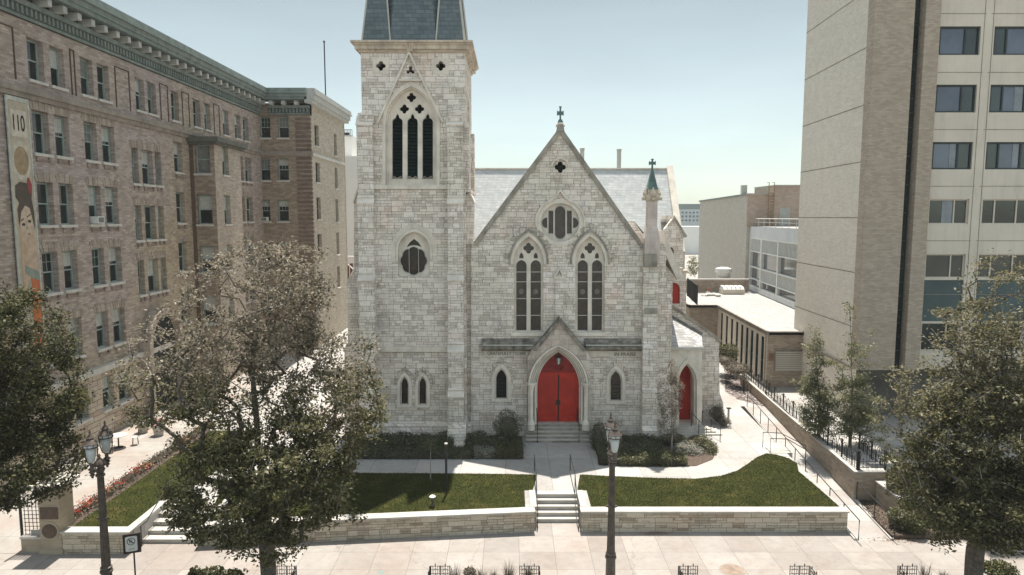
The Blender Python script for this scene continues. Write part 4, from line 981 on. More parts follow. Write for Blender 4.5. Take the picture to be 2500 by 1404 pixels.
mb = MB(); mb.box(BX-.1, BX+.28, 26.9, 67.6, 19.3, 19.55); mb.box(BX-.1, BX+.16, 26.9, 67.6, 19.05, 19.3); mb.build('belt_course', M['band'], APT)
mb = MB(); mb.box(-40, BX-.6, 27, 67.5, -1, WT); mb.box(-40, -19.9, 68.2, 81, -1, WT); mb.build('inner_core', M['void'], APT, split=True)
MB().box(-40, BX-.02, 26.8, 27.0, -1, WT).build('street_end_wall', M['brick_tan'], APT)
bl = random.Random(11)
def ctr(h): return ((h[0]+h[1])/2)
for h in Lw:
    t = bl.random(); b = .4 if t < .3 else .5 if t < .48 else -.5 if t < .58 else 0
    sash(APT, Vector((BX+(.12 if h[2] < 4 else 0), ctr(h), h[2]))-AX, RZL, h[1]-h[0]-.02, h[3]-h[2]-.02, b, grid=(h[4] != 't' and bl.random() < .4), sill=True, lint=(h[4] != 't' and h[2] > 4))
# recessed-looking blind panels on the top floor, drawn by a raised border
mb = MB()
for a, b in ((32.0,34.6),(38.9,39.3),(43.2,44.8),(48.6,49.7),(51.8,52.9),(57.2,58.3)):
    z0, z1 = 19.9, 22.4
    for p in ((a,b,z1-.06,z1),(a,a+.06,z0,z1-.06),(b-.06,b,z0,z1-.06)): mb.box(BX, BX+.05, *p)
mb.build('blind_panel', plain('dark_brick_border', (.10,.065,.052), .9, .2, 3, 0), APT, split=True)
def cornice(T, s0, s1, z=23.2, nm=''):
    """T(s, out, z)"""
    def bx(mb, a, b, o0, o1, c, d): mb.box(a, b, o0, o1, c, d, T=lambda p,q_,r: T(p,q_,r))
    mb = MB(); bx(mb, s0, s1, 0, .12, z-.35, z-.2); bx(mb, s0, s1, 0, .35, z+.25, z+.5); mb.build('frieze', M['corn'], APT)
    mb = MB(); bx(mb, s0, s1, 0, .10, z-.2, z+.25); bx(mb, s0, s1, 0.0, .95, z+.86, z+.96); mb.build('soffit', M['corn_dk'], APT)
    mb = MB(); s = s0+.1
    while s < s1-.2: bx(mb, s, s+.15, .1, .24, z-.15, z+.22); s += .33
    mb.build('dentils', M['corn'], APT)
    mb = MB(); s = s0+.3
    while s < s1-.4: bx(mb, s, s+.34, .1, .86, z+.5, z+.86); s += 1.22
    mb.build('bracket', M['corn_lt'], APT, split=True)
    mb = MB()
    for o_, z0, z1 in ((1.0,z+.96,z+1.2),(1.12,z+1.2,z+1.5),(1.28,z+1.5,z+1.66),(1.18,z+1.66,z+2.0)): bx(mb, s0, s1+0, -.3, o_, z0, z1)
    mb.build('crown_mould', M['corn'], APT)
    mb = MB(); bx(mb, s0, s1, -.6, 0, z-.4, z+1.9); mb.build('parapet', M['brick_tan'], APT)
ZC = 23.35
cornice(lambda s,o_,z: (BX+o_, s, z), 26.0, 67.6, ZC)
# far wing: front face and side face
WY, WX = 67.6, -19.6
fw = [(PX(a,WY,y1)+.02,PX(b,WY,y1)-.02,PZ(y1,WY),PZ(y0,WY)) for y0,y1 in ((284,337),(387,441),(488,541),(592,642),(694,745)) for a,b in ((634,661),(678,706))]
mb = MB(); gridwall(mb, lambda s,z,d: (s,WY+d,z), BX, WX, 0, WT, fw, .4); mb.build('wing_wall', M['brick_bay'], APT)
for h in fw: sash(APT, Vector(((h[0]+h[1])/2, WY, h[2]))-AX, 0, h[1]-h[0]-.02, h[3]-h[2]-.02, bl.choice([0,.3,-.5]), grid=True)
mb = MB(); z = 0.2
while z < 22.5: mb.box(WX-1.45, WX+.04, WY-.05, WY+.2, z, z+.26); z += .42
mb.build('quoins', bricks('dark_quoin_brick', [(.15,.10,.08),(.2,.14,.11),(.24,.175,.14)], .13, .42, .01, (.2,.16,.13), .3), APT)
MB().box(BX, WX+.2, WY-.2, WY, 19.05, 19.5).build('belt_course', M['band'], APT)
sd_ = []
for y0, y1 in ((289,346),(400,444),(486,540),(585,635)):
    for a, b in ((768,785),): sd_.append((a,b,y0+ (0 if y0 == 289 else 0),y1))
def sY(px, py): a, b, c = ray(px, py); return WX*b/a
sw = []
for zz0, zz1 in ((20.2,22.3),(16.6,18.6),(12.9,15.1),(9.2,11.4),(5.5,7.6)): sw += [(69.0,70.5,zz0,zz1),(76.4,77.6,zz0-.3,zz1)]
mb = MB(); gridwall(mb, lambda s,z,d: (WX-d,s,z), WY, 81, 0, WT, sw, .4); mb.build('wing_side_wall', bricks('pale_buff_brick', [(.40,.345,.27),(.48,.42,.335),(.54,.48,.39)], .13, .42, .010, (.3,.26,.2), .25, .1), APT)
for h in sw: sash(APT, Vector((WX, ctr(h), h[2]))-AX, RZL, h[1]-h[0]-.02, h[3]-h[2]-.02, bl.choice([0,.4]), False)
MB().box(WX, WX+.16, WY-.1, 81.1, 19.1, 19.4).build('belt_course', M['sill'], APT)
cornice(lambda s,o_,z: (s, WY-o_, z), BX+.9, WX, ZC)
mb = MB()
for o_, z0, z1 in ((.5,24.0,24.3),(.7,24.3,24.8),(.9,24.8,25.0),(.8,25.0,25.35)): mb.box(WX-.2, WX+o_, WY-1.0, 81.5, z0, z1)
mb.build('side_cornice', M['corn_lt'], APT)
MB().box(-40, WX+.02, 80.99, 81.2, 0, 24.2).build('rear_wall', M['brick_tan'], APT)
MB().box(-40, BX, 26.5, 67.6, 24.0, 24.1).build('flat_roof', M['town'], APT); MB().box(-40, WX, 67.6, 81, 24.0, 24.1).build('flat_roof', M['town'], APT)
# square bay
B0, B1, BO = 52.6, 57.6, -22.55
bw = [(-24.1,-22.95,PZ(y1,B0),PZ(y0,B0)) for y0, y1 in ((352,424),(475,548),(601,665),(724,790))]
mb = MB(); gridwall(mb, lambda s,z,d: (s,B0+d,z), BX, BO-.05, 0, 18.6, bw, .4); mb.build('bay_front_wall', M['brick_bay'], APT)
bs_ = [(54.0,55.2,h[2],h[3]) for h in bw]
mb = MB(); gridwall(mb, lambda s,z,d: (BO-.05-d,s,z), B0, B1, 0, 18.6, bs_, .4); mb.box(BX, BO-.06, B1-.3, B1, 0, 18.6); mb.build('bay_side_wall', bricks('pale_bay_brick', [(.36,.30,.24),(.44,.37,.30),(.5,.43,.35)], .13, .42, .01, (.3,.25,.2), .25, .1), APT)
for h in bw: sash(APT, Vector(((h[0]+h[1])/2, B0, h[2]))-AX, 0, h[1]-h[0]-.02, h[3]-h[2]-.02, bl.choice([-1.0,.5,-1.0]))
for h in bs_: sash(APT, Vector((BO-.05, ctr(h), h[2]))-AX, RZL, h[1]-h[0]-.02, h[3]-h[2]-.02, .5)
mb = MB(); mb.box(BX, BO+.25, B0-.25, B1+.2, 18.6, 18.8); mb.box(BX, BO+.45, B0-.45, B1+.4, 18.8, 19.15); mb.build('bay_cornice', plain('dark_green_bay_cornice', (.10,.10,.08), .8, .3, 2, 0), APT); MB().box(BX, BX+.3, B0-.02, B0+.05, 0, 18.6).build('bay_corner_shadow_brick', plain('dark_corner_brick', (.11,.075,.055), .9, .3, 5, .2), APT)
# entrance arch half hidden by the tree
mb = MB(); ar1 = [(46.5+2.3*math.cos(t), 4.6+2.3*math.sin(t)) for t in [math.pi*i/16 for i in range(17)]]; ar2 = [(46.5+1.9*math.cos(t), 4.6+1.9*math.sin(t)) for t in [math.pi*i/16 for i in range(17)]]
mb.strip([(48.8,0)]+ar1+[(44.2,0)], [(48.4,0)]+ar2+[(44.6,0)], lambda a,b,c: (BX-c,a,b), -.75, .1); mb.build('entrance_arch', M['lintel'], APT)
MB().prism([(48.4,0)]+ar2+[(44.6,0)], lambda a,b,c: (BX-c,a,b), -.3, 0).build('entrance_recess', M['void'], APT)
# banner with numbers and a painted figure
BN = thing('banner', 'tall narrow painted banner reading 110 with a dark haired woman in an orange skirt', 'banner', (-24.3, 33.5, 6))
bx0, bx1, bz0, bz1 = 33.62, 35.12, 6.0, 18.95; TBn = lambda s, z, d: (BX+.14+d, s, z)
def fx(u, v): return (bx0+(bx1-bx0)*u, bz1-(bz1-bz0)*v)
gold = plain('banner_cloth_beige', (.42,.36,.27), .85, .28, .8, .1)
mb = MB(); mb.prism([fx(0,0),fx(1,0),fx(1,1),fx(0,1)], TBn, -.05, 0); mb.build('cloth', gold, BN)
mb = MB(); mb.strip([fx(-.03,-.004),fx(1.03,-.004),fx(1.03,1.004),fx(-.03,1.004)], [fx(.03,.012),fx(.97,.012),fx(.97,.99),fx(.03,.99)], TBn, -.04, .02, True); mb.build('border', plain('banner_border', (.42,.43,.38), .8, .3, 3, 0), BN)
def ell(u, v, a, b, n=22, t0=0, t1=2*math.pi): return [fx(u+a*math.cos(t0+(t1-t0)*i/n), v+b*math.sin(t0+(t1-t0)*i/n)) for i in range(n)]
lay = [(.004,'plaque',(.50,.44,.36),[fx(.16,.045),fx(.86,.045),fx(.86,.145),fx(.16,.145)]),
 (.006,'halo',(.46,.42,.34),ell(.5,.235,.44,.075)),(.008,'halo_disc',(.30,.22,.13),ell(.5,.235,.34,.055)),
 (.010,'skin_neck',(.46,.34,.24),[fx(.50,.44),fx(.80,.42),fx(.95,.60),fx(.96,.70),fx(.30,.70),fx(.42,.56)]),
 (.012,'skin_arm',(.44,.32,.22),[fx(.12,.42),fx(.30,.40),fx(.62,.58),fx(.40,.66),fx(.28,.80),fx(.12,.80),fx(.20,.58)]),
 (.014,'face',(.48,.37,.275),ell(.52,.462,.31,.070)),
 (.018,'hair',(.085,.065,.05),[fx(.16,.47),fx(.14,.42),fx(.26,.395),fx(.10,.375),fx(.12,.33),fx(.35,.315),fx(.72,.32),fx(.86,.34),fx(.84,.38),fx(.92,.43),fx(.90,.50),fx(.82,.46),fx(.72,.415),fx(.5,.405),fx(.30,.43),fx(.20,.485)]),
 (.022,'hair_flower',(.26,.05,.05),[fx(.66,.32),fx(.72,.295),fx(.80,.30),fx(.90,.325),fx(.86,.37),fx(.76,.355)]),
 (.022,'left_eye',(.05,.04,.035),ell(.37,.478,.085,.0058,12)),(.022,'right_eye',(.05,.04,.035),ell(.66,.466,.075,.0058,12)),
 (.022,'brow',(.07,.05,.04),[fx(.26,.462),fx(.42,.452),fx(.42,.456),fx(.27,.467)]),(.022,'brow',(.07,.05,.04),[fx(.55,.447),fx(.74,.436),fx(.74,.440),fx(.56,.452)]),
 (.022,'lips',(.34,.17,.12),ell(.60,.515,.07,.0045,10)),(.022,'nose',(.36,.25,.18),[fx(.52,.47),fx(.56,.497),fx(.48,.499)]),
 (.026,'sash',(.22,.25,.20),[fx(.30,.635),fx(.95,.665),fx(.96,.70),fx(.62,.69),fx(.30,.665)]),
 (.020,'skirt',(.46,.14,.05),[fx(.55,.68),fx(.95,.69),fx(.96,.985),fx(.42,.985)]),
 (.024,'scarf',(.34,.34,.26),[fx(.42,.70),fx(.55,.70),fx(.44,.985),fx(.32,.985)])]
for d, nm, c_, pl in lay:
    mb = MB(); mb.prism(pl, TBn, d-.004, d); mb.build(nm, plain('paint_'+nm, c_, .85, .22, 3, 0), BN)
text('110', bx0+.36, bx1-.36, bz1-(bz1-bz0)*.122, bz1-(bz1-bz0)*.062, 0, M['iron'], BN, 'numbers', T=lambda s,z,d: (BX+.15+abs(d), s, z))
# window air conditioners
def aircon(loc, rz_, lab):
    t = thing('air_conditioner', lab, 'air conditioner', loc, 'window air conditioners', local=True)
    MB().box(-.33,.33,-.35,.12,0,.42).build('casing', M['white'], t)
    mb = MB(); mb.box(-.25,.25,-.365,-.35,.06,.36); mb.build('grille', M['blind_dk'], t); t.rotation_euler = (0,0,rz_)
aircon((BX, 40.35, 12.75), RZL, 'white air conditioner in the third row window beside the banner side')
aircon(((fw[4][0]+fw[4][1])/2, WY, fw[4][2]+.02), 0, 'white air conditioner in the camera facing wing window')
bpy.data.objects['air_conditioner']['label'] = 'white window air conditioner on the long brick wall, left of the bay'
# rooftop mast
ms_ = thing('roof_mast', 'tall thin dark mast rising above the apartment wing roof', 'mast', (PX(794,84,200),84,24))
X = PX(794,84,200); MB().tube([(X,84,23),(X,84,PZ(104,84))], .075, 6).build('pole', M['iron'], ms_)
MB().lathe([(.1,0),(.16,.12),(.02,.3)], (X,84,PZ(104,84)), 8).build('tip', M['iron'], ms_)
# white blocks behind the gap
WBL = thing('white_building', 'pale windowless building filling the gap left of the tower', 'building', (-24, 96, 0))
pw = plain('pale_render_wall', (.68,.66,.62), .9, .06, .3, 0)
MB().box(PX(836,95)-12, PX(900,95), 95, 110, 0, PZ(381,95)).build('wall', pw, WBL)
MB().box(PX(836,101)-12, PX(859,101,350), 101, 108, PZ(381,95), PZ(330,101)).build('penthouse', pw, WBL)
mb = MB(); y = 100.8; z = PZ(330,101)
for k in range(7): X = PX(838,y,350)+k*.22; mb.tube([(X,y,z-.2),(X,y,z+.75)], .035, 4)
mb.tube([(PX(838,y,350),y,z+.75),(PX(860,y,350),y,z+.75)], .05, 4); mb.box(PX(838,y),PX(860,y),y,y+.1,z,z+.35); mb.build('roof_railing', M['iron'], WBL)
ST = thing('outdoor_stair', 'red brown timber stair glimpsed between brick block and tower', 'stairs', (PX(856,84),84,0))
rb = plain('red_brown_timber', (.12,.045,.03), .8, .3, 3, 0); z0, z1 = PZ(690,84), PZ(632,84)
mb = MB(); mb.box(PX(842,84), PX(880,84), 84.6, 84.8, z0, z1-.6); mb.build('screen', rb, ST)
mb = MB(); mb.tube([(PX(842,84),84,z1-.4),(PX(880,84),84,z0+.8)], .09, 4); mb.tube([(PX(842,84),84,z1+.3),(PX(880,84),84,z1+.3)], .06, 4)
for k in range(5): X = PX(842,84)+k*.5; mb.tube([(X,84,z0),(X,84,z1+.3)], .05, 4)
mb.build('rail', pw, ST)
# ================================================================ RIGHT TOWER BLOCK
M['t_side'] = bricks('tower_side_brick', [(.63,.57,.485),(.67,.61,.52),(.71,.65,.56)], .10, .32, .006, (.45,.40,.34), .12, .08, course=.12)
M['t_brick'] = bricks('tower_front_brick', [(.35,.285,.225),(.41,.34,.27),(.46,.385,.31)], .10, .32, .010, (.34,.28,.22), .2, .08, course=.10)
M['panel'] = plain('precast_panel', (.58,.52,.435), .85, .07, .5, .05, streak=.18)
M['t_frame'] = plain('dark_teal_frame', (.028,.040,.042), .5, .3, 2, 0)
M['t_glass'] = glass('blue_grey_tower_glass', (.075,.09,.125), .06, .3, .4)
M['t_glass_dk'] = glass('dark_tower_glass', (.02,.028,.026), .08, .5, .4)
M['curtain'] = plain('pale_curtain', (.23,.25,.27), .8, .2, 2, 0)
TW = thing('tower_block', 'tall modern hospital like block with blank brick side, dark glazed slot and window grid', 'building', (26,46,0))
NX, NY, FX, FY = 21.2, 41.3, 21.72, 52.0; BZ0, BZ1 = 3.75, 40.0; TWV = Vector((26,46,0))
mb = MB(); mb.quad((NX,NY,.2),(FX,FY,.2),(FX,FY,BZ1),(NX,NY,BZ1)); mb.build('side_wall', M['t_side'], TW)
mb = MB()
for k in range(9):
    z = 6.3+3.38*k; mb.add([(NX-.012,NY,z),(FX-.012,FY,z),(FX-.012,FY,z+.06),(NX-.012,NY,z+.06)], [(0,1,2,3)])
mb.build('brick_joint', M['band'], TW)
mb = MB(); mb.box(NX, 23.52, NY, NY+.8, BZ0, BZ1); mb.box(24.1, 24.98, NY-.12, NY+.8, BZ0, BZ1); mb.build('front_wall', M['t_brick'], TW, split=True)
mb = MB(); mb.box(23.5, 24.12, NY+.5, NY+.55, 3.6, BZ1); mb.build('slot_glazing', M['t_glass_dk'], TW)
mb = MB(); z = 4
while z < BZ1: mb.box(23.52, 24.1, NY+.44, NY+.5, z, z+.06); z += .85
mb.box(23.52,23.6,NY+.3,NY+.5,3.6,BZ1); mb.build('slot_mullions', M['t_frame'], TW)
mb = MB(); mb.box(NX+.6, 50, NY+1.6, FY-.5, -.5, 3.75); mb.build('undercroft_wall', plain('dark_undercroft_render', (.12,.11,.10), .9, .3, .6, 0), TW)
MB().box(NX+.05, 50, NY+.85, FY, BZ0-.02, BZ0+.1).build('undercroft_soffit', M['band'], TW)
MB().box(NX+.9, 50, NY+2.6, FY, BZ0+.1, BZ1).build('inner_core', M['void'], TW)
wz = [(22.66,24.3),(19.33,20.95),(15.98,17.6),(12.7,14.2),(9.42,10.88)]
wz = [(wz[0][0]+3.36*2, wz[0][1]+3.36*2),(wz[0][0]+3.36, wz[0][1]+3.36)]+wz
wxs = [(25.2,27.62),(28.42,31.6),(32.6,35.0),(35.8,39.0)]
GY = NY+.25
hol = [(a,b,c,d) for a,b in wxs for c,d in wz]+[(a,b,6.75,9.3) for a,b in wxs]+[(a,b,4.9,6.65) for a,b in wxs]
mb = MB(); gridwall(mb, lambda s,z,d: (s,GY+d,z), 24.98, 40, BZ0, BZ1, hol, .3); mb.build('precast_wall', M['panel'], TW)
mb = MB()
for a, b in wxs:
    for c, d in wz: mb.box(a-.25, b+.25, GY-.012, GY+.004, c-1.02, c-.985)
for x in (25.0,27.78,28.30,31.75,32.4): mb.box(x, x+.035, GY-.014, GY+.004, BZ0, BZ1)
mb.build('panel_joint', M['band'], TW)
bl2 = random.Random(5)
def pane_win(a, b, c, d, light, tri):
    W = bpy.data.objects.new('window', None); C.objects.link(W); W.parent = TW; ORG[W.name] = TWV
    fm = M['panel'] if light else M['t_frame']; f = .10 if not light else .07; y = GY+.12; mb = MB()
    sp = [a, a+(b-a)*(.66), b] if not tri else [a, a+(b-a)*.26, a+(b-a)*.68, b]
    mb.box(a,b,y,y+.1,c,c+f); mb.box(a,b,y,y+.1,d-f,d)
    for s in sp: mb.box(max(a,s-f/2),min(b,s+f/2)+ (f if s == a else 0),y-.003,y+.103,c+f,d-f)
    mb.box(b-f,b,y-.004,y+.1,c+f,d-f); mb.build('frame', fm, W)
    for i in range(len(sp)-1):
        big = (sp[i+1]-sp[i]) > (b-a)*.35
        MB().box(sp[i]+f/2, sp[i+1]-f/2, y+.06, y+.08, c+f, d-f).build('pane', M['t_glass'] if big and not light else M['t_glass_dk'], W)
        if big and bl2.random() < .3: u = bl2.uniform(.5,.75); MB().box(sp[i]+(sp[i+1]-sp[i])*u, sp[i+1]-f, y+.045, y+.055, c+f, d-f).build('curtain', M['curtain'], W)
for j, (c, d) in enumerate(wz):
    for i, (a, b) in enumerate(wxs): pane_win(a, b, c, d, j >= 5, i % 2 == 1)
for i, (a, b) in enumerate(wxs): pane_win(a, b, 4.9, 6.65, True, i % 2 == 1)
M['spandrel'] = plain('teal_spandrel', (.055,.085,.09), .35, .25, .8, 0)
mb = MB()
for a, b in wxs: mb.box(a, b, GY+.1, GY+.15, 6.75, 9.3)
mb.build('spandrel_panel', M['spandrel'], TW, split=True)
# ================================================================ LOW ANNEX
M['annex'] = bricks('annex_tan_brick', [(.30,.235,.175),(.365,.295,.225),(.42,.345,.27)], .11, .34, .008, (.3,.25,.2), .3, .1)
M['gravroof'] = plain('pale_gravel_roof', (.33,.32,.305), .95, .2, 2.5, .3)
AN = thing('annex', 'low flat roofed tan brick annex with tall slit windows on its left side', 'building', (20.5,55,0)); ZA = 4.66
aw = [(x0,x1) for x0,x1 in ((50.9,51.6),(52.3,53.0),(53.7,54.4),(55.1,55.8),(56.6,57.3),(58.2,58.9),(59.9,60.6),(61.7,62.4),(63.6,64.3))]
mb = MB(); gridwall(mb, lambda s,z,d: (19.0+.062*(s-50.1)+d, s, z), 50.1, 65.5, 0, ZA-.2, [(a,b,.6,4.1) for a,b in aw], .3); mb.build('side_wall', M['panel'], AN)
mb = MB(); gridwall(mb, lambda s,z,d: (s,50.1+d,z), 19.0, 22.6, -.3, ZA-.2, [(19.35+.0,22.05,1.65,3.45)] if 0 else [], .2)
mb.box(19.01, 19.55, 50.11, 50.6, 0, ZA-.2); mb.box(17.6, 19.95, 65.5, 65.9, 0, ZA-.2); mb.box(17.2,17.6,65.5,77,0,ZA-.2); mb.build('front_wall', M['annex'], AN, split=True)
for a, b in aw:
    W = bpy.data.objects.new('slit_window', None); C.objects.link(W); W.parent = AN; ORG[W.name] = ORG[AN.name]; m_ = (a+b)/2; xx = 19.0+.062*(m_-50.1)
    MB().box(xx+.2,xx+.24,a,b,.6,4.1).build('pane', M['t_glass_dk'], W)
    mb = MB(); mb.box(xx+.05,xx+.2,a-.0,a+.06,.6,4.1); mb.box(xx+.05,xx+.2,b-.06,b,.6,4.1); mb.box(xx+.06,xx+.2,a+.06,b-.06,2.2,2.3); mb.build('frame', M['t_frame'], W)
rp = [(18.9,49.95),(22.8,49.95),(23.0,53.0),(30.0,53.0),(28.2,80),(17.1,80),(17.1,65.35),(19.75,65.35)]
mb = MB(); mb.prism(rp, lambda a,b,c: (a,b,c), ZA-.06, ZA-.22); mb.build('roof_slab', M['gravroof'], AN)
mb = MB(); ri = [(19.15,50.2),(22.8,50.2),(22.8,50.1)]
for p, q_ in zip([rp[1],rp[0],rp[7],rp[6]], [rp[0],rp[7],rp[6],rp[5]]):
    d = (Vector(q_)-Vector(p)).normalized(); nn = Vector((-d.y,d.x))*-.14
    P0, P1 = Vector(p), Vector(q_)
    mb.prism([tuple(P0),tuple(P1),tuple(P1+nn),tuple(P0+nn)], lambda a,b,c: (a,b,c), ZA-.26, ZA+.04)
mb.build('roof_edge', M['band'], AN)
LV = tag(bpy.data.objects.new('louvre_vent', None)); C.objects.link(LV); LV.parent = AN; ORG[LV.name] = ORG[AN.name]
lx0, lx1, lz0, lz1 = P(1893,880,50).x, P(1966,880,50).x, PZ(905,50), PZ(856,50)
mb = MB(); z = lz0
while z < lz1-.05: mb.add([(lx0,49.98,z),(lx1,49.98,z),(lx1,50.09,z+.13),(lx0,50.09,z+.13)], [(0,1,2,3)]); z += .165
mb.build('slats', M['panel'], LV)
mb = MB(); mb.box(lx0,lx1,50.085,50.1,lz0,lz1); mb.build('backing', M['void'], LV)
mb = MB()
for a,b,c,d in ((lx0-.06,lx0,lz0-.06,lz1+.06),(lx1,lx1+.06,lz0-.06,lz1+.06),(lx0,lx1,lz0-.06,lz0),(lx0,lx1,lz1,lz1+.06)): mb.box(a,b,49.95,50.1,c,d)
mb.build('frame', M['band'], LV)
SG = thing('wall_sign', 'small brown square sign on the annex wall left of the louvre vent', 'sign', (P(1884,875,50).x,50,2.5)); xs = P(1884,872,50).x; z_ = PZ(872,50)
MB().box(xs-.2,xs+.2,50.04,50.09,z_-.28,z_+.28).build('plate', plain('brown_sign', (.20,.11,.07), .7, .1, 3, 0), SG)
mb = MB()
for k in range(3): a = 2*math.pi*k/3+math.pi/6; mb.add([(xs+.03*math.cos(a),50.03,z_+.05+.03*math.sin(a)),(xs+.12*math.cos(a-.5),50.03,z_+.05+.12*math.sin(a-.5)),(xs+.12*math.cos(a+.5),50.03,z_+.05+.12*math.sin(a+.5))],[(0,1,2)])
mb.build('symbol', M['iron'], SG)
def thing_roof():
    y = 77; PW = thing('roof_parapet', 'low tan roof wall with pale coping behind the annex roof', 'wall', (24,77,ZA))
    MB().box(P(1676,700,y).x, P(1828,700,y).x, y, y+.4, ZA, 6.0).build('wall', M['annex'], PW); MB().box(P(1674,700,y).x, P(1830,700,y).x, y-.1, y+.5, 6.0, 6.15).build('coping', M['flag'], PW)
    FN = thing('roof_fan', 'round white exhaust fan on the rear roof wall', 'fan', (P(1766,665,79).x,79,6)); X = P(1766,665,79).x
    mb = MB(); mb.lathe([(.45,4.7),(.45,6.0),(.75,6.1),(.8,6.7),(.95,6.75),(.9,7.2),(.4,7.35)], (X,79,0), 16); mb.build('housing', M['white'], FN)
    mb = MB(); mb.lathe([(.84,6.25),(.86,6.3)], (X,79,0), 16); mb.build('band', M['lead'], FN)
    SK = thing('skylight', 'row of pale skylight boxes against the rear roof wall', 'skylight', (P(1792,705,75).x,75,ZA)); a, b = P(1766,705,75).x, P(1819,705,75).x
    MB().box(a,b,75,76.6,ZA,ZA+.5).build('kerb_box', M['panel'], SK); mb = MB()
    for k in range(5): u0 = a+(b-a)*k/5+.05; u1 = a+(b-a)*(k+1)/5-.05; mb.prism([(75.05,ZA+.5),(76.5,ZA+.5),(76.3,ZA+.85),(75.3,ZA+.75)], lambda p,q_,c: (c,p,q_), u0, u1)
    mb.build('dome', M['white'], SK, split=True)
    RP = thing('red_cone', 'small orange red marker standing among rubble on the annex roof', 'cone', (P(1729,705,74).x,74,ZA)); X = P(1729,705,74).x
    MB().lathe([(.3,ZA),(.3,ZA+.04),(.22,ZA+.05),(.06,ZA+.75)], (X,74,0), 10).build('cone_body', plain('orange_plastic', (.45,.10,.05), .6, .1, 3, 0), RP)
    MB().lathe([(.185,ZA+.25),(.14,ZA+.42)], (X,74,0), 10).build('cone_stripe', M['white'], RP)
    RB = thing('roof_rubble', 'scattered grey rubble bags beside the orange marker on the roof', 'rubble', (P(1738,712,73).x,73,ZA)); rr = random.Random(2)
    mb = MB()
    for k in range(9): X = P(1718+rr.random()*38,712,73).x; s = rr.uniform(.15,.3); y_ = 73+rr.random()*1.5; mb.lathe([(s,ZA),(s*1.1,ZA+s*.5),(s*.4,ZA+s)], (X,y_,0), 7, rr.random())
    mb.build('bags', M['lead'], RB)
    SC = thing('roof_screen', 'dark wire mesh screen at the left end of the annex roof', 'fence', (P(1690,720,64).x,66,ZA)); mb = MB()
    p0, p1 = P(1678,720,74), P(1702,740,66); 
    for k in range(3): q_ = p0.lerp(p1,k/2); mb.tube([(q_.x,q_.y,2.0),(q_.x,q_.y,ZA+1.9)], .07, 5)
    for z in (ZA+1.85,3.2,2.2): mb.tube([(p0.x,p0.y,z),(p1.x,p1.y,z)], .04, 4)
    mb.build('frame', M['iron'], SC)
    mb = MB(); d = p1-p0
    for k in range(34): q_ = p0.lerp(p1,k/33); mb.tube([(q_.x,q_.y,2.2),(q_.x,q_.y,ZA+1.85)], .022, 3)
    mb.build('mesh', M['iron'], SC)
thing_roof()
# glazed rear block and windowless block
GB = thing('glazed_block', 'rear block with white framed window wall above the annex roof', 'building', (27.5,70,4.6))
ga, gb = Vector((26.15,62.0,0)), Vector((27.95,80.2,0)); gd = (gb-ga)
def TG(s, z, d): p = gb+(ga-gb)*s; return (p.x+d, p.y, z)
zt_ = 12.05
mb = MB(); mb.quad(TG(0,ZA,0), TG(1,ZA,0), TG(1,5.15,0), TG(0,5.15,0)); mb.quad(TG(-.01,10.75,-.05), TG(1,10.75,-.05), TG(1,zt_,-.05), TG(-.01,zt_,-.05)); mb.build('fascia', plain('pale_grey_fascia', (.52,.53,.53), .6, .1, .8, 0), GB)
mb = MB(); mb.quad(TG(0,5.15,.25), TG(1,5.15,.25), TG(1,10.75,.25), TG(0,10.75,.25)); mb.build('glazing', glass('grey_window_wall_glass', (.085,.09,.09), .1, .25), GB)
mb = MB()
def gbar(s0, s1, z0, z1, d0=-.03, d1=.25):
    vs = [TG(s,z,d) for z in (z0,z1) for s,d in ((s0,d0),(s1,d0),(s1,d1),(s0,d1))]; mb.add(vs, [(0,3,2,1),(4,5,6,7),(0,1,5,4),(1,2,6,5),(2,3,7,6),(3,0,4,7)])
for s in (.0,.27,.62,.97): gbar(s, s+.022, 5.15, 10.75, -.08)
for z in (5.15,6.0,7.35,9.15,10.62): gbar(0, 1, z, z+.13, -.05)
for k in range(44):
    s = .02+k*.0225
    gbar(s, s+.006, 9.25, 10.65, 0, .1)
    if s > .27: gbar(s, s+.006, 6.0, 7.4, 0, .1)
mb.build('white_frame', M['white'], GB)
MB().prism([(26.1,62),(40,62),(40,82),(28.05,82)], lambda a,b,c: (a+.3,b,c), zt_-.15, zt_).build('roof', M['gravroof'], GB)
mb = MB(); y = 62.6
for k in range(9): p = Vector(TG(k/8,0,.3)); mb.tube([(p.x,p.y,zt_),(p.x,p.y,zt_+.9)], .03, 4)
for z in (.5,.9): p, q_ = Vector(TG(0,0,.3)), Vector(TG(1,0,.3)); mb.tube([(p.x,p.y,zt_+z),(q_.x,q_.y,zt_+z)], .03, 4)
mb.build('roof_rail', M['white'], GB)
pk = bricks('pinkish_plaster_brick', [(.42,.33,.26),(.46,.365,.29),(.50,.40,.32)], .2, .5, .004, (.4,.3,.25), .15, .2)
yp_ = 80.0; mb = MB(); mb.box(P(1826,480,yp_).x, P(1886,480,yp_).x, yp_, yp_+.25, zt_, PZ(475,yp_)); mb.box(P(1886,480,yp_).x, 46, yp_-.6, yp_+6, zt_, PZ(455,yp_)); mb.build('penthouse_wall', pk, GB)
mb = MB(); mb.box(P(1824,480,yp_).x, P(1885,480,yp_).x, yp_-.15, yp_+.3, PZ(475,yp_), PZ(472,yp_)); mb.box(P(1885,480,yp_).x, 46, yp_-.75, yp_+6, PZ(455,yp_), PZ(452,yp_)); mb.build('penthouse_coping', M['flag'], GB)
dx = P(1903,520,yp_-.6).x; MB().box(dx, dx+1.2, yp_-.66, yp_-.6, zt_, PZ(507,yp_-.6)).build('roof_door', M['corn_lt'], GB)
mb = MB(); xl = P(1876,500,yp_-.9).x
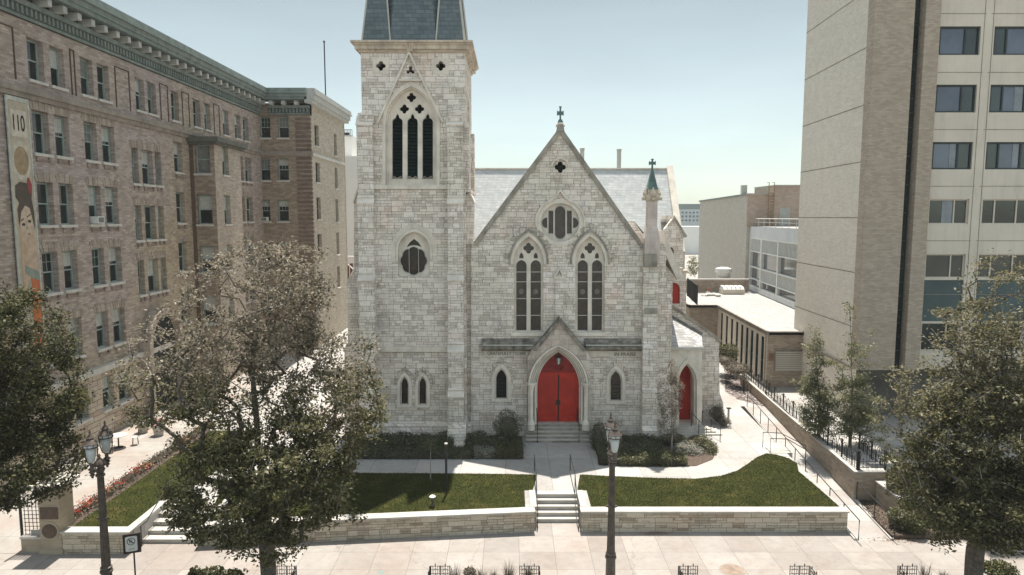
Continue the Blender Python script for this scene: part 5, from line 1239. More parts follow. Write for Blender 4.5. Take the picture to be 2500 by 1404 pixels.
for x in (xl, xl+.62): mb.tube([(x,yp_-.9,zt_),(x,yp_-.9,PZ(446,yp_)),(x,yp_-.3,PZ(446,yp_))], .045, 5)
z = zt_+.3
while z < PZ(452,yp_): mb.tube([(xl,yp_-.9,z),(xl+.62,yp_-.9,z)], .035, 4); z += .33
mb.build('ladder', plain('rusty_ladder', (.25,.17,.10), .8, .3, 4, 0), GB)
WB2 = thing('blank_block', 'tall windowless grey block between church and glazed block', 'building', (30,95,0))
g2 = bricks('pale_grey_brick', [(.46,.425,.37),(.50,.465,.41),(.54,.50,.44)], .12, .36, .006, (.33,.3,.26), .2, .1)
pa, pb = P(1826,475,80.3), P(1709,490,114.7); mb = MB(); zt2 = 15.65
mb.prism([(pa.x,pa.y),(pb.x,pb.y),(pb.x+20,pb.y+2),(pa.x+20,pa.y+.5)], lambda a,b,c: (a,b,c), zt2, 0); mb.build('wall', g2, WB2)
mb = MB(); mb.prism([(pa.x-.15,pa.y-.15),(pb.x-.15,pb.y+.2),(pb.x+20,pb.y+2),(pa.x+20,pa.y+.3)], lambda a,b,c: (a,b,c), zt2+.22, zt2); mb.build('coping', M['corn'], WB2)
mb = MB(); X = P(1825,465,82).x; mb.box(X-.3,X+.3,83,83.6,zt2,zt2+1.3); mb.build('roof_vent', M['lead'], WB2)
# far city
OV = thing('overpass', 'raised grey green road deck far behind the church on the right', 'bridge', (70,300,0))
yo = 300; a, b = P(1500,500,yo).x, P(2100,500,yo).x
MB().box(a,b,yo,yo+12,PZ(511,yo),PZ(498,yo)).build('deck', plain('far_grey_green_steel', (.17,.20,.19), .9, .1, .1, 0), OV)
mb = MB()
for x in range(int(a), int(b), 22): mb.box(x,x+2,yo+4,yo+7,-1,PZ(511,yo))
mb.build('pier', M['panel'], OV, split=True)
FB = thing('far_building', 'pale far off office block with rows of windows under the road deck', 'building', (80,340,0)); yf_ = 340
hx = [(P(1655+k*9,530,yf_).x, P(1660+k*9,530,yf_).x) for k in range(8)]
mb = MB(); gridwall(mb, lambda s,z,d: (s,yf_+d,z), P(1600,530,yf_).x, P(1740,530,yf_).x, -1, PZ(512,yf_), [(p,q_,PZ(y1,yf_),PZ(y0,yf_)) for p,q_ in hx for y0,y1 in ((517,521),(526,531),(536,540))], .5); mb.build('wall', plain('far_pale_wall', (.40,.44,.45), .9, .1, .1, 0), FB)
MB().box(P(1600,530,yf_).x, P(1740,530,yf_).x, yf_+.5, yf_+20, -1, PZ(512.5,yf_)).build('glazing', plain('far_glass', (.14,.19,.20), .4, .2, .1, 0), FB)
MB().box(P(1600,545,260).x, P(1760,545,260).x, 262, 275, -1, PZ(553,262)).build('low_shed', pw, tag(thing('far_shed', 'low pale shed far away below the office block', 'building', (60,262,0))))
# ================================================================ FOLIAGE
def leaf_mesh(name, pts, size, mat, parent, rng, up=.4, fold=.25, wid=.5):
    """one leaf-sized folded blade per point; pts world coords"""
    pts = np.asarray(pts); k = len(pts)
    org = np.array(ORG.get(parent.name, (0,0,0)) if parent else (0,0,0))
    nrm = rng.normal(size=(k,3)); nrm[:,2] = np.abs(nrm[:,2])+up; nrm /= np.linalg.norm(nrm,axis=1)[:,None]
    t = rng.normal(size=(k,3)); t -= (t*nrm).sum(1)[:,None]*nrm; t /= np.linalg.norm(t,axis=1)[:,None]; b = np.cross(nrm, t)
    L = (size*rng.uniform(.65,1.3,k))[:,None]; Wd = L*wid
    V = np.stack([pts-t*L*.5, pts-b*Wd*.5+nrm*L*fold*.4, pts+t*L*.5-nrm*L*.1, pts+b*Wd*.5+nrm*L*fold*.4], 1)-org
    me = bpy.data.meshes.new(name); n = k
    me.vertices.add(4*n); me.vertices.foreach_set('co', V.reshape(-1)); me.loops.add(4*n); me.loops.foreach_set('vertex_index', np.arange(4*n))
    me.polygons.add(n); me.polygons.foreach_set('loop_start', np.arange(0,4*n,4)); me.polygons.foreach_set('loop_total', np.full(n,4))
    me.update(calc_edges=True); me.materials.append(mat)
    o = bpy.data.objects.new(name, me); C.objects.link(o)
    if parent: o.parent = parent
    return o
def sample_env(env, n, rng, shell=.55):
    vol = np.array([e[1][0]*e[1][1]*e[1][2]*(e[2] if len(e) > 2 else 1) for e in env]); pr = vol/vol.sum()
    idx = rng.choice(len(env), n, p=pr); d = rng.normal(size=(n,3)); d /= np.linalg.norm(d,axis=1)[:,None]
    r = rng.uniform(0,1,n)**(1/3*shell+.0001) if shell < 1 else rng.uniform(0,1,n)**(1/3)
    c = np.array([e[0] for e in env])[idx]; rr = np.array([e[1] for e in env])[idx]
    return c+d*rr*r[:,None]
def grow(trunk, att, rng, step=.45, jit=.07):
    nodes = [np.array(trunk[0], float)]; par = [-1]
    for a, b in zip(trunk, trunk[1:]):
        a, b = np.array(a, float), np.array(b, float); k = max(1, int(np.linalg.norm(b-a)/step))
        for i in range(1, k+1): nodes.append(a+(b-a)*i/k+rng.normal(size=3)*.02); par.append(len(nodes)-2)
    order = np.argsort(np.linalg.norm(att-np.array(trunk[min(1,len(trunk)-1)]), axis=1)); arr = np.zeros((len(nodes)+len(att)*14, 3)); arr[:len(nodes)] = nodes
    n = len(nodes); tips = []; start = 2
    for ai in order:
        a = att[ai]; d = arr[:n]-a; dist = np.linalg.norm(d, axis=1); cost = dist+1.1*np.maximum(0, d[:,2]+.15*dist); cost[:start] += 5
        j = int(np.argmin(cost)); p = arr[j]; L = dist[j]; k = min(12, max(1, int(L/step))); prev = j
        side = rng.normal(size=3)*.10*L; side[2] += .10*L
        for i in range(1, k+1):
            t = i/k; q = p+(a-p)*t+side*math.sin(math.pi*t)*.5+(rng.normal(size=3)*jit if i < k else 0)
            arr[n] = q; par.append(prev); prev = n; n += 1
        tips.append(prev)
    return arr[:n], np.array(par), np.array(tips)
def branch_mesh(name, nodes, par, tips, r0, rtip, mats, parent, thin=.02):
    n = len(nodes); cnt = np.zeros(n); cnt[tips] += 1
    for i in range(n-1, 0, -1): cnt[par[i]] += cnt[i]
    cnt = np.maximum(cnt, 1); rad = rtip*(cnt**.5); rad = np.minimum(rad*(r0/rad[0]) if rad[0] > r0 else rad, r0); rad[0] = rad[1] = r0
    mb = MB(); org = None
    child = [[] for _ in range(n)]
    for i in range(1, n): child[par[i]].append(i)
    # simple and sturdy: one tapered piece per chain
    done = set()
    def chain_from(a, b):
        ch = [a, b]
        while child[ch[-1]]: ch.append(max(child[ch[-1]], key=lambda k: cnt[k]))
        return ch
    todo = [(0, child[0][0])] if child[0] else []
    todo += [(0, c) for c in child[0][1:]]
    while todo:
        a, b = todo.pop(); ch = chain_from(a, b)
        for i in range(1, len(ch)):
            for c in child[ch[i]]:
                if i+1 < len(ch) and c == ch[i+1]: continue
                todo.append((ch[i], c))
        rr = [min(rad[k], rad[b]) if k == a else rad[k] for k in ch]; sides = 8 if rr[1] > .08 else 5 if rr[1] > .03 else 3
        pts = [Vector(nodes[k]) for k in ch]; m = len(pts); vs = []
        for i, p in enumerate(pts):
            d = (pts[min(i+1,m-1)]-pts[max(i-1,0)]); d = d.normalized() if d.length > 1e-6 else Vector((0,0,1))
            A_ = d.cross(Vector((.3,1,.1))).normalized(); B_ = d.cross(A_); r = max(rr[i], .004)
            for k in range(sides): t = 2*math.pi*k/sides; vs.append(p+A_*math.cos(t)*r+B_*math.sin(t)*r)
        mb.mi = 1 if (len(mats) > 1 and rr[1] < thin) else 0
        mb.add(vs, [(i*sides+k, i*sides+(k+1)%sides, (i+1)*sides+(k+1)%sides, (i+1)*sides+k) for i in range(m-1) for k in range(sides)])
    return mb.build(name, mats, parent, smooth=True)
def tree(name, label, base, trunk, env, natt, nleaf, lsize, lm, r0=.25, rtip=.012, seed=1, spread=.45, dens=None, bark='bark', group=None, cat='tree', flat=.5, wid=.5, thin=.02, shell=.55, low=None):
    rng = np.random.default_rng(seed); T = thing(name, label, cat, base, group)
    att = sample_env(env, natt, rng, shell); nodes, par, tips = grow([base]+trunk, att, rng)
    branch_mesh('branches', nodes, par, tips, r0, rtip, [M[bark], M['bark_light']], T, thin)
    pos = nodes[tips]; pp = nodes[par[tips]]; out = []
    for a, b in zip(pos, pp):
        k = int(nleaf*(dens(a) if dens else 1)*rng.uniform(.6,1.4))
        if k <= 0: continue
        t = rng.uniform(-.4,1.1,k)[:,None]; q = b+(a-b)*t+np.clip(rng.normal(size=(k,3)),-1.7,1.7)*np.array([spread,spread,spread*flat]); out.append(q)
    allp = np.concatenate(out)
    if low:
        z_, m2 = low; sel = allp[:,2]+rng.normal(0,.8,len(allp)) < z_
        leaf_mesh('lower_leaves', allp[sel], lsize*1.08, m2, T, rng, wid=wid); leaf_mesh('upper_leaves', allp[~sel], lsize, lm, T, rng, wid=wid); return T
    leaf_mesh('leaves', allp, lsize, lm, T, rng, wid=wid); return T
def bush(name, label, env, n, ls, lm, cat='bush', seed=1, group=None, core=True, shell=.35, wid=.5, up=.4, kind=None):
    rng = np.random.default_rng(seed); c = np.mean([e[0] for e in env], 0); z0 = min(e[0][2]-e[1][2] for e in env)
    T = thing(name, label, cat, (c[0],c[1],max(z0,-1)), group)
    p = sample_env(env, n, rng, shell); ph = rng.uniform(0,6,3); cc0 = np.array(c); dv = p-cc0; p = cc0+dv*(1+.13*np.sin(dv[:,[0]]*4.3+ph[0])*np.cos(dv[:,[2]]*5.1+ph[1])+.10*np.sin(dv[:,[1]]*7+dv[:,[0]]*6+ph[2])); p += rng.normal(0,.035,p.shape); leaf_mesh('leaves', p, ls, lm, T, rng, wid=wid, up=up)
    if core:
        mb = MB()
        for (cc, rr, *_) in env:
            mb.lathe([(.02,-.82*rr[2]),(.5*rr[0],-.6*rr[2]),(.66*rr[0],0),(.5*rr[0],.5*rr[2]),(.02,.7*rr[2])], (0,0,0), 9)
            for i in range(len(mb.v)-45, len(mb.v)): v = mb.v[i]; mb.v[i] = (v[0]+cc[0], v[1]*rr[1]/rr[0]+cc[1], v[2]+cc[2])
        mb.build('branches', M['bark'], T)
    if kind: T['kind'] = kind
    return T
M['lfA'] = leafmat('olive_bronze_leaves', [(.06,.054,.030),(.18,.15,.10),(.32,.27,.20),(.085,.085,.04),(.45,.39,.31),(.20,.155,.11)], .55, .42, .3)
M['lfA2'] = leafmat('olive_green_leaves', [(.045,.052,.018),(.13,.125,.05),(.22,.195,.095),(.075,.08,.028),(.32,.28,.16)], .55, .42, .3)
M['lfB'] = leafmat('dark_olive_leaves', [(.035,.040,.015),(.08,.082,.030),(.14,.125,.055),(.055,.06,.022)], .6, .3, .25)
M['lfC'] = leafmat('mixed_green_leaves', [(.055,.06,.024),(.16,.15,.07),(.27,.23,.13),(.09,.092,.036),(.38,.32,.21)], .55, .42, .3)
M['lfS'] = leafmat('pale_pink_brown_leaves', [(.20,.155,.115),(.30,.24,.19),(.14,.12,.07),(.36,.30,.25)], .55, .3, .4)
M['lfD'] = leafmat('slender_tree_leaves', [(.16,.17,.08),(.27,.26,.14),(.11,.12,.05),(.36,.34,.22)], .5, .45, .3)
M['lfH'] = leafmat('dark_hedge_leaves', [(.018,.024,.010),(.07,.082,.032),(.16,.165,.075),(.04,.048,.02)], .5, .1, .4)
M['lfY'] = leafmat('yellow_green_hedge_leaves', [(.07,.078,.022),(.14,.135,.045),(.045,.055,.018),(.20,.185,.085)], .5, .2, .4)
M['lfW'] = leafmat('white_flowering_leaves', [(.10,.11,.05),(.50,.49,.44),(.30,.30,.24),(.08,.09,.04),(.42,.40,.36)], .6, .2, .3)
M['lfDry'] = leafmat('dry_brown_plants', [(.09,.075,.045),(.20,.165,.115),(.055,.05,.028),(.30,.26,.2)], .7, .2, .3)
M['lfLit'] = leafmat('dry_leaf_litter', [(.20,.09,.045),(.30,.15,.07),(.14,.08,.05),(.34,.22,.13)], .8, .1, .2)
M['lfG'] = leafmat('ornamental_grass_blades', [(.035,.035,.016),(.07,.062,.03),(.11,.095,.055)], .6, .2, .3)
def pe(px, py, Y, rx_, ry_, dY=None, wgt=1):
    """ellipsoid from its outline in the photo at distance Y"""
    p = P(px, py, Y); k = Y/FP/1.0
    return ((p.x, p.y, p.z), (rx_*k, (dY if dY else rx_*k*.9), ry_*k), wgt)
YA = 23.0; bx = P(655,1404,YA).x
envA = [pe(620,745,YA+1,190,150,2.6), pe(470,850,YA+.5,155,130,2.4,1.1), pe(390,930,YA+1,115,105,1.8,1.3), pe(350,1010,YA+.5,70,50,1.4,1), pe(560,900,YA,150,150,2.0,1.0), pe(690,850,YA+1,130,110,2,.9), pe(700,690,YA+1,120,110,2,.8), pe(640,625,YA+.5,85,60,1.2,.8),
        pe(810,1000,YA+.5,135,120,2.4,1.7), pe(880,1010,YA+.3,60,60,1.1,1), pe(600,1020,YA+1.5,190,120,2.2,.8), pe(640,1190,YA-1.0,235,130,2.4,1.7), pe(800,1240,YA-.8,90,55,1.2,1.3), pe(840,880,YA+.6,80,90,1.5,1), pe(700,1120,YA-1.2,170,120,1.8,1.5), pe(470,1160,YA-.6,90,70,1.2,.7), pe(650,1310,YA-1.2,115,55,1.4,1.1)]
def dA(p):
    a, b = 1250+(p[0]/p[1])*1667, 702+(( (CH-p[2])/p[1])-.103)*1667
    f = 1.0
    if a < 600 and b < 960: f = .55
    if a < 440 and b < 1000: f = .45
    if b > 1080: f = 1.35
    if a > 700 and b > 880: f = 1.2
    return f
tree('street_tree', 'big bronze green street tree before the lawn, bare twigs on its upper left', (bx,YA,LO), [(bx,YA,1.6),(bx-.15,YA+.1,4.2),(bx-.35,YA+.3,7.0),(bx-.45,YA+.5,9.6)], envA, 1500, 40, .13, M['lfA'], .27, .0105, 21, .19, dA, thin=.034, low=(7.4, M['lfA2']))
bxb = P(-60,1404,YA).x
envB = [pe(70,810,YA,95,100,1.8), pe(60,960,YA,130,110,2.2), pe(95,1000,YA-.4,85,70,1.4), pe(60,1130,YA-.8,125,100,2.2,1.2), pe(-60,950,YA,120,220,2.2), pe(25,740,YA,60,50,1), pe(140,1075,YA-.5,50,40,1)]
tree('street_tree', 'dense dark green street tree cut by the left edge of the photo', (bxb,YA,LO), [(bxb,YA,2.5),(bxb+.4,YA,6),(bxb+.6,YA,9)], envB, 600, 50, .14, M['lfB'], .25, .010, 22, .21, lambda p: 1.2, group=None, thin=.01)
bxc = P(2378,1404,YA).x
envC = [pe(2440,715,YA+1,80,100,1.3,.9), pe(2400,950,YA,120,90,1.8,1), pe(2400,820,YA+1,125,95,1.8,1.2), pe(2330,800,YA+.6,70,60,1.2,.9), pe(2480,880,YA+1,140,130,2.2,1), pe(2290,960,YA+.5,125,85,1.8,1.2), pe(2210,1000,YA+.6,80,60,1.2,1.0), pe(2190,1080,YA,60,50,1,.8), pe(2360,1080,YA,150,110,2.2,1.2), pe(2320,1200,YA-.5,130,90,1.8,1.4), pe(2440,1240,YA-1,140,100,2.2,1.6), pe(2350,1290,YA-1,110,60,1.5,1.2), pe(2520,1080,YA,120,170,2.2,1.2), pe(2450,650,YA+1,45,40,.8,.5), pe(2220,1140,YA,55,50,1,.6)]
def dC(p):
    b = 702+(((CH-p[2])/p[1])-.103)*1667; a = 1250+(p[0]/p[1])*1667
    if b < 930: return .55
    if a < 2300 and b < 1080: return .5
    return 1.25
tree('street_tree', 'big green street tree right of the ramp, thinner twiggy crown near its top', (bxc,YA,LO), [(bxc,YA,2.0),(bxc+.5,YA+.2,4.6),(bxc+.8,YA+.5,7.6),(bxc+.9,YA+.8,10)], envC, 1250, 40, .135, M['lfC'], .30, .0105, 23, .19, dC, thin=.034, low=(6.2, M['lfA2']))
pD = G(2000,1078,CZ); kD = pD.y
envD = [pe(1988,980,kD,36,70,.9), pe(1985,880,kD,26,60,.6), pe(1990,815,kD,9,30,.3,.8), pe(1965,930,kD,28,16,.5), pe(2020,880,kD,24,14,.5), pe(2000,1030,kD,44,35,.9), pe(2040,860,kD,20,8,.3)]
tree('slender_tree', 'slim pale green tree just behind the iron fence, left of its taller twin', tuple(pD), [(pD.x-.1,pD.y,3),(P(1988,800,kD).x,pD.y,P(1988,800,kD).z)], envD, 190, 38, .13, M['lfD'], .09, .007, 24, .17)
pE = G(2075,1092,CZ); kE = pE.y
envE = [pe(2075,780,kE,9,52,.3,1.2), pe(2080,890,kE,38,60,.8), pe(2120,812,kE,34,9,.4,.8), pe(2120,850,kE,42,9,.4,.8), pe(2085,980,kE,58,60,1.2), pe(2110,1050,kE,52,38,1.1), pe(2045,960,kE,30,40,.7), pe(2035,1040,kE,36,36,.9)]
tree('slender_tree', 'taller slim courtyard tree with a thin leader and side sprays against the tower block', tuple(pE), [(pE.x,pE.y,3.5),(P(2075,735,kE).x,pE.y,P(2075,735,kE).z)], envE, 240, 42, .13, M['lfD'], .09, .007, 25, .18)
pF = G(1640,1103,0)
envF = [pe(1636,960,pF.y,32,62,.65), pe(1634,1030,pF.y,27,45,.6), pe(1638,905,pF.y,18,30,.35)]
tree('sapling', 'young upright tree with pale pinkish leaves before the side door', tuple(pF), [(pF.x,pF.y,1.2),(P(1638,900,pF.y).x,pF.y,P(1638,900,pF.y).z)], envF, 170, 26, .085, M['lfS'], .05, .006, 26, .10, bark='bark_light', thin=.2, flat=1.2)
# shrubs by the walls
def be(px, py, Y, rx_, ry_, d): return pe(px, py, Y, rx_, ry_, d)
bush('bush', 'large dark rounded evergreen left of the red front doors', [be(1240,1040,38.0,36,36,.8), be(1238,1085,37.9,40,35,.8)], 6500, .085, M['lfH'], seed=31, shell=.5)
bush('bush', 'dark egg shaped clipped bush right of the front steps', [be(1460,1068,37.9,21,36,.6)], 2800, .07, M['lfH'], seed=32)
tree('shrub', 'bare twiggy shrub against the wall below the right lancet', tuple(G(1490,1082,0)), [tuple(P(1490,1062,38.6))], [pe(1490,1030,38.8,38,24,.4)], 90, 3, .06, M['lfS'], .03, .006, 33, .08, cat='shrub', bark='bark_light', thin=.3)
def hedge(name, label, x0, x1, y0, y1, z1, n, ls, lm, seed, cat='hedge', group=None):
    r = np.random.default_rng(seed); T = thing(name, label, cat, ((x0+x1)/2,(y0+y1)/2,0), group)
    ph = r.uniform(0, 6, 4); top = lambda x, y: z1*(.86+.12*np.sin(x*2.3+ph[0])*np.sin(y*3+ph[1])+.10*np.sin(x*5.1+ph[2]))
    p = r.uniform((x0,y0,0),(x1,y1,1),(n,3)); f = r.random(n); tz = top(p[:,0],p[:,1])
    p[:,2] = np.where(f < .6, tz+r.normal(0,.05,n), p[:,2]*tz); fr = (f > .6) & (f < .85); p[fr,1] = y0+r.normal(0,.06,fr.sum()); sd = f > .93; p[sd,0] = np.where(r.random(sd.sum()) < .5, x0, x1)+r.normal(0,.05,sd.sum())
    p[:,:2] += r.normal(0,.04,(n,2)); leaf_mesh('leaves', p, ls, lm, T, r)
    mb = MB(); k = max(2, int((x1-x0)/.4)); xs = np.linspace(x0+.06, x1-.06, k)
    for a, b in zip(xs, xs[1:]): h = float(top((a+b)/2,(y0+y1)/2))*.82; mb.box(a, b, y0+.07, y1-.07, 0, h)
    mb.build('branches', M['bark'], T); return T
hedge('hedge', 'low dark green hedge edging the walk left of the front forecourt', -9.3, -2.2, 36.1, 37.0, .55, 9000, .085, M['lfH'], 41)
hedge('hedge', 'short yellow green variegated shrub at the hedge foot below the tower buttress', -2.1, -1.0, 36.1, 36.9, .5, 1400, .08, M['lfW'], 42, 'shrub')
hedge('hedge', 'green hedge end beside the front forecourt on its left', -.9, .55, 36.1, 37.3, .62, 3000, .085, M['lfY'], 43)
hedge('ground_cover', 'dark leafy planting filling the bed beneath the tower wall', -9.3, -3.4, 37.2, 39.0, .6, 9000, .10, M['lfH'], 44, 'plants')
hedge('ground_cover', 'dark leafy planting between the tower buttress and the rounded evergreen', -2.6, .3, 37.0, 38.6, .75, 4000, .10, M['lfH'], 45, 'plants')
hedge('ground_cover', 'dark leafy planting below the nave wall right of the front steps', 5.3, 8.3, 36.2, 38.8, .55, 7500, .10, M['lfH'], 46, 'plants')
hedge('hedge', 'yellow green low hedge edging the walk right of the front forecourt', 5.6, 9.3, 35.05, 36.1, .45, 5600, .085, M['lfY'], 47)
hedge('hedge', 'short dark green hedge block beside the front forecourt on its right', 4.72, 5.6, 35.2, 37.6, .6, 3000, .08, M['lfH'], 48)
bush('shrub', 'white flowering shrub at the foot of the young pale tree', [be(1672,1098,37.3,32,20,.8), be(1700,1105,37.1,22,15,.6)], 3200, .075, M['lfW'], 'shrub', 49)
bush('shrub', 'rounded yellow green hedge curving round the end of the right bed', [be(1732,1100,37.4,20,22,.7), be(1715,1078,38.2,22,14,.6), be(1712,1122,36.7,22,14,.5)], 3800, .085, M['lfY'], 'shrub', 50)
bush('shrub', 'dark low shrub behind the white flowering one', [be(1645,1075,38.6,40,14,.7)], 2500, .085, M['lfH'], 'shrub', 51)
bush('shrub', 'green brown shrub at the outer foot of the porch wall', [be(1752,1010,42.6,18,22,.5), be(1768,1028,42.0,16,12,.5)], 1800, .085, M['lfDry'], 'shrub', 52)
bush('shrub', 'pale green shrub beside the slit windows of the annex', [be(1776,860,56,26,22,1.2)], 2200, .14, M['lfY'], 'shrub', 53)
bush('ground_cover', 'dry brownish planting between the gravel bed and the annex wall', [be(1800,900,52,34,14,1.4), be(1770,880,54,20,12,1.4)], 2600, .12, M['lfDry'], 'plants', 54)
bush('bush', 'broad green bush on the mulch right of the ramp foot', [be(2215,1266,29.3,44,26,.8)], 3600, .10, M['lfY'], 'bush', 55)
bush('bush', 'leafy shrub spilling over the courtyard wall corner', [be(2215,1170,31.0,44,34,1.0), be(2180,1190,31.0,20,20,.5)], 3200, .11, M['lfB'], 'bush', 56)
bush('bush', 'dense dark shrub filling the bed behind the right street tree', [be(2330,1270,29.8,90,44,1.4), be(2450,1250,30.5,80,50,1.4)], 6500, .12, M['lfB'], 'bush', 57)
bush('shrub', 'green bush in the kerb bed right of the tree trunk', [be(2440,1392,24.2,36,22,.5)], 2200, .10, M['lfY'], 'shrub', 58)
bush('shrub', 'leafy shrub in the kerb bed left of the big tree trunk', [be(475,1408,23.9,30,18,.4), be(520,1404,23.9,34,18,.4), be(570,1408,23.9,28,16,.4)], 700, .2, M['lfB'], 'shrub', 59, core=False, shell=1.0)
bush('far_tree', 'small pale green tree far behind between church and blank block', [be(1692,650,85,14,28,1.2)], 520, .24, M['lfD'], 'tree', 60, core=False, shell=1.0)
# thin young plants standing on trunks
def stalk(label, px, ybase, ytop, head, n, lm, seed, name='young_tree'):
    b = G(px, ybase, .02); top = P(px, ytop, b.y); T = thing(name, label, 'young tree', tuple(b))
    MB().tube([tuple(b), (top.x,top.y,top.z)], .03, 6, .018).build('trunk', M['bark_light'], T); rng = np.random.default_rng(seed)
    leaf_mesh('leaves', sample_env([((top.x,top.y,top.z),(head,head,head*.9),1)], n, rng, .8), .11, lm, T, rng)
stalk('thin sapling with a tufted top standing on the shaded lawn', 1051, 1170, 1085, .42, 260, M['lfH'], 61)
stalk('slim pale stemmed rose tree in front of the rounded evergreen', 1236, 1094, 1060, .35, 200, M['lfY'], 62)
# flower border
fb = thing('flower_border', 'strip of dry plants with red and orange flowers between patio and lawn', 'flower bed', (-19.2,34,0)); fb['kind'] = 'stuff'
rng = np.random.default_rng(70); n = 5200; yy = rng.uniform(28.2,42.5,n); xx = -19.2+rng.normal(0,.2,n); zz_ = np.abs(rng.normal(.12,.1,n))+.03
leaf_mesh('foliage', np.stack([xx,yy,zz_],1), .11, M['lfDry'], fb, rng)
fr_ = []; fo_ = []
for cy, rr_, L_x in ((28.9,.55,fr_),(30.0,.45,fr_),(31.2,.5,fo_),(32.1,.4,fr_),(33.6,.6,fr_),(34.4,.4,fo_),(38.4,.7,fo_),(29.6,.4,fo_)):
    k = 40; L_x.append(np.stack([-19.2+rng.normal(0,.2,k), cy+rng.normal(0,rr_*.5,k), rng.uniform(.18,.38,k)],1))
M['fred'] = leafmat('red_petals', [(.38,.03,.02),(.5,.06,.03),(.3,.02,.02)], .6, .3); M['for'] = leafmat('orange_petals', [(.5,.14,.04),(.55,.25,.12),(.45,.09,.03),(.5,.35,.25)], .6, .3)
leaf_mesh('red_flowers', np.concatenate(fr_), .10, M['fred'], fb, rng, wid=.9); leaf_mesh('orange_flowers', np.concatenate(fo_), .10, M['for'], fb, rng, wid=.9)
MB().box(-19.76,-19.66,28.2,43,0,.05).build('stone_edge', M['flag'], fb)
mc_ = thing('mulch_litter', 'dry leaf litter over the soil beside the ramp foot', 'leaf litter', (17.5,30,-.7)); mc_['kind'] = 'stuff'
n = 2600; leaf_mesh('litter', np.stack([rng.uniform(16.7,21,n), rng.uniform(28.6,32.2,n), np.full(n,-.70)+rng.uniform(0,.05,n)],1), .09, M['lfDry'], mc_, rng)
# ornamental grasses at the kerb
def tuft(px, label, s=1.0, seed=1, Y=24.9):
    X = P(px,1400,Y).x; T = thing('ornamental_grass', label, 'grass clump', (X,Y,LO), 'grass clumps at the kerb'); r = random.Random(seed); mb = MB()
    for i in range(110):
        a = r.uniform(0,6.28); q = r.uniform(0,.16)*s; h = r.uniform(.45,.85)*s; l = r.uniform(.05,.28)*s
        x, y = X+q*math.cos(a), Y+q*math.sin(a); c_, s_ = math.cos(a+1.57)*.008, math.sin(a+1.57)*.008
        mb.add([(x-c_,y-s_,LO),(x+c_,y+s_,LO),(x+l*.45*math.cos(a)+c_*.7,y+l*.45*math.sin(a)+s_*.7,LO+h*.65),(x+l*.45*math.cos(a)-c_*.7,y+l*.45*math.sin(a)-s_*.7,LO+h*.65),(x+l*math.cos(a),y+l*math.sin(a),LO+h)], [(0,1,2,3),(3,2,4)])
    mb.build('blades', M['lfG'], T)
for px_, s_, lb in ((1110,1.05,'tall grass clump beside the left end of the middle kerb fence'),(1176,.85,'small grass clump just right of the low round plant'),(1207,.75,'shortest grass clump in the middle kerb bed'),(1243,1.15,'tallest dark grass clump left of the right-hand middle fence'),(1290,1.0,'grass clump growing up through the fence panel'),(2258,1.1,'grass clump beside the fence left of the right street tree'),(2305,.7,'small grass clump close to the right street tree trunk'),(1722,.0,'')):
    if s_: tuft(px_, lb, s_, px_)
bush('shrub', 'low round plant between two grass clumps at the kerb', [be(1148,1398,24.9,16,12,.25)], 500, .08, M['lfDry'], 'plant', 63)
# ================================================================ WALLS, FENCES, STREET FURNITURE
def wallseg(name, label, pts, th, z0, z1, cap=.07, over=.05, cat='wall', mat='lime', side=1):
    T = thing(name, label, cat, (*pts[0], z0)); mb = MB(); mc = MB()
    for (ax, ay), (bx_, by) in zip(pts, pts[1:]):
        d = Vector((bx_-ax, by-ay)).normalized(); n = Vector((-d.y, d.x))*side
        A_, B_ = Vector((ax,ay)), Vector((bx_,by)); poly = [tuple(A_), tuple(B_), tuple(B_+n*th), tuple(A_+n*th)]
        mb.prism(poly, lambda a,b,c: (a,b,c), z0, z1)
        A2, B2 = A_-n*over-d*over, B_-n*over+d*over; poly = [tuple(A2), tuple(B2), tuple(B2+n*(th+2*over)), tuple(A2+n*(th+2*over))]
        mc.prism(poly, lambda a,b,c: (a,b,c), z1, z1+cap)
    mb.build('wall', M[mat], T); mc.build('cap', M['flag'], T); return T
wallseg('retaining_wall', 'limestone retaining wall between the left steps and the centre steps', [WA, WB], .42, LO-.1, .0)
wallseg('step_wall', 'limestone cheek wall on the left of the centre steps', [(.84,29.75),(.84,31.6)], .26, LO-.1, .02, side=-1, over=.02)
wallseg('retaining_wall', 'limestone retaining wall from the centre steps to the ramp', [(3.12,29.3),(15.0,29.3)], .42, LO-.1, .0)
wallseg('step_wall', 'limestone cheek wall on the right of the centre steps', [(3.12,29.74),(3.12,31.6)], .26, LO-.1, .02, side=-1, over=.02)
wallseg('retaining_wall', 'short limestone wall between the gate pillar and the left steps', [(-18.8,27.3),(-16.0,27.3)], .42, LO-.1, .0)
wallseg('step_wall', 'limestone cheek wall running back along the left steps', [(-15.98,27.76),(-15.98,30.6)], .3, LO-.1, -.006, side=1, over=.02)
wallseg('step_wall', 'limestone cheek wall at the right side of the left steps, under the tree', [(-13.35,28.32),(-13.35,30.6)], .26, LO-.1, .0, side=-1, over=.02)
def steps(name, label, x0, x1, y0, tread, n, z0, z1, mat='flag'):
    T = thing(name, label, 'steps', ((x0+x1)/2, y0, z0))
    for i in range(n):
        z = z0+(z1-z0)*(i+1)/n; MB().box(x0, x1, y0+tread*i, y0+tread*n+.1 if i == n-1 else y0+tread*(i+1)+.04, z0-.05, z-.05).build('riser', M['step'], T)
        MB().box(x0, x1, y0+tread*i-.03, y0+tread*(i+1)+(.1 if i == n-1 else .0)-.03, z-.05, z+(.004 if i == n-1 else 0)).build('tread', M[mat], T)
steps('centre_steps', 'pale stone flight in line with the red front doors', 1.1, 3.1, 30.25, .28, 5, LO, 0)
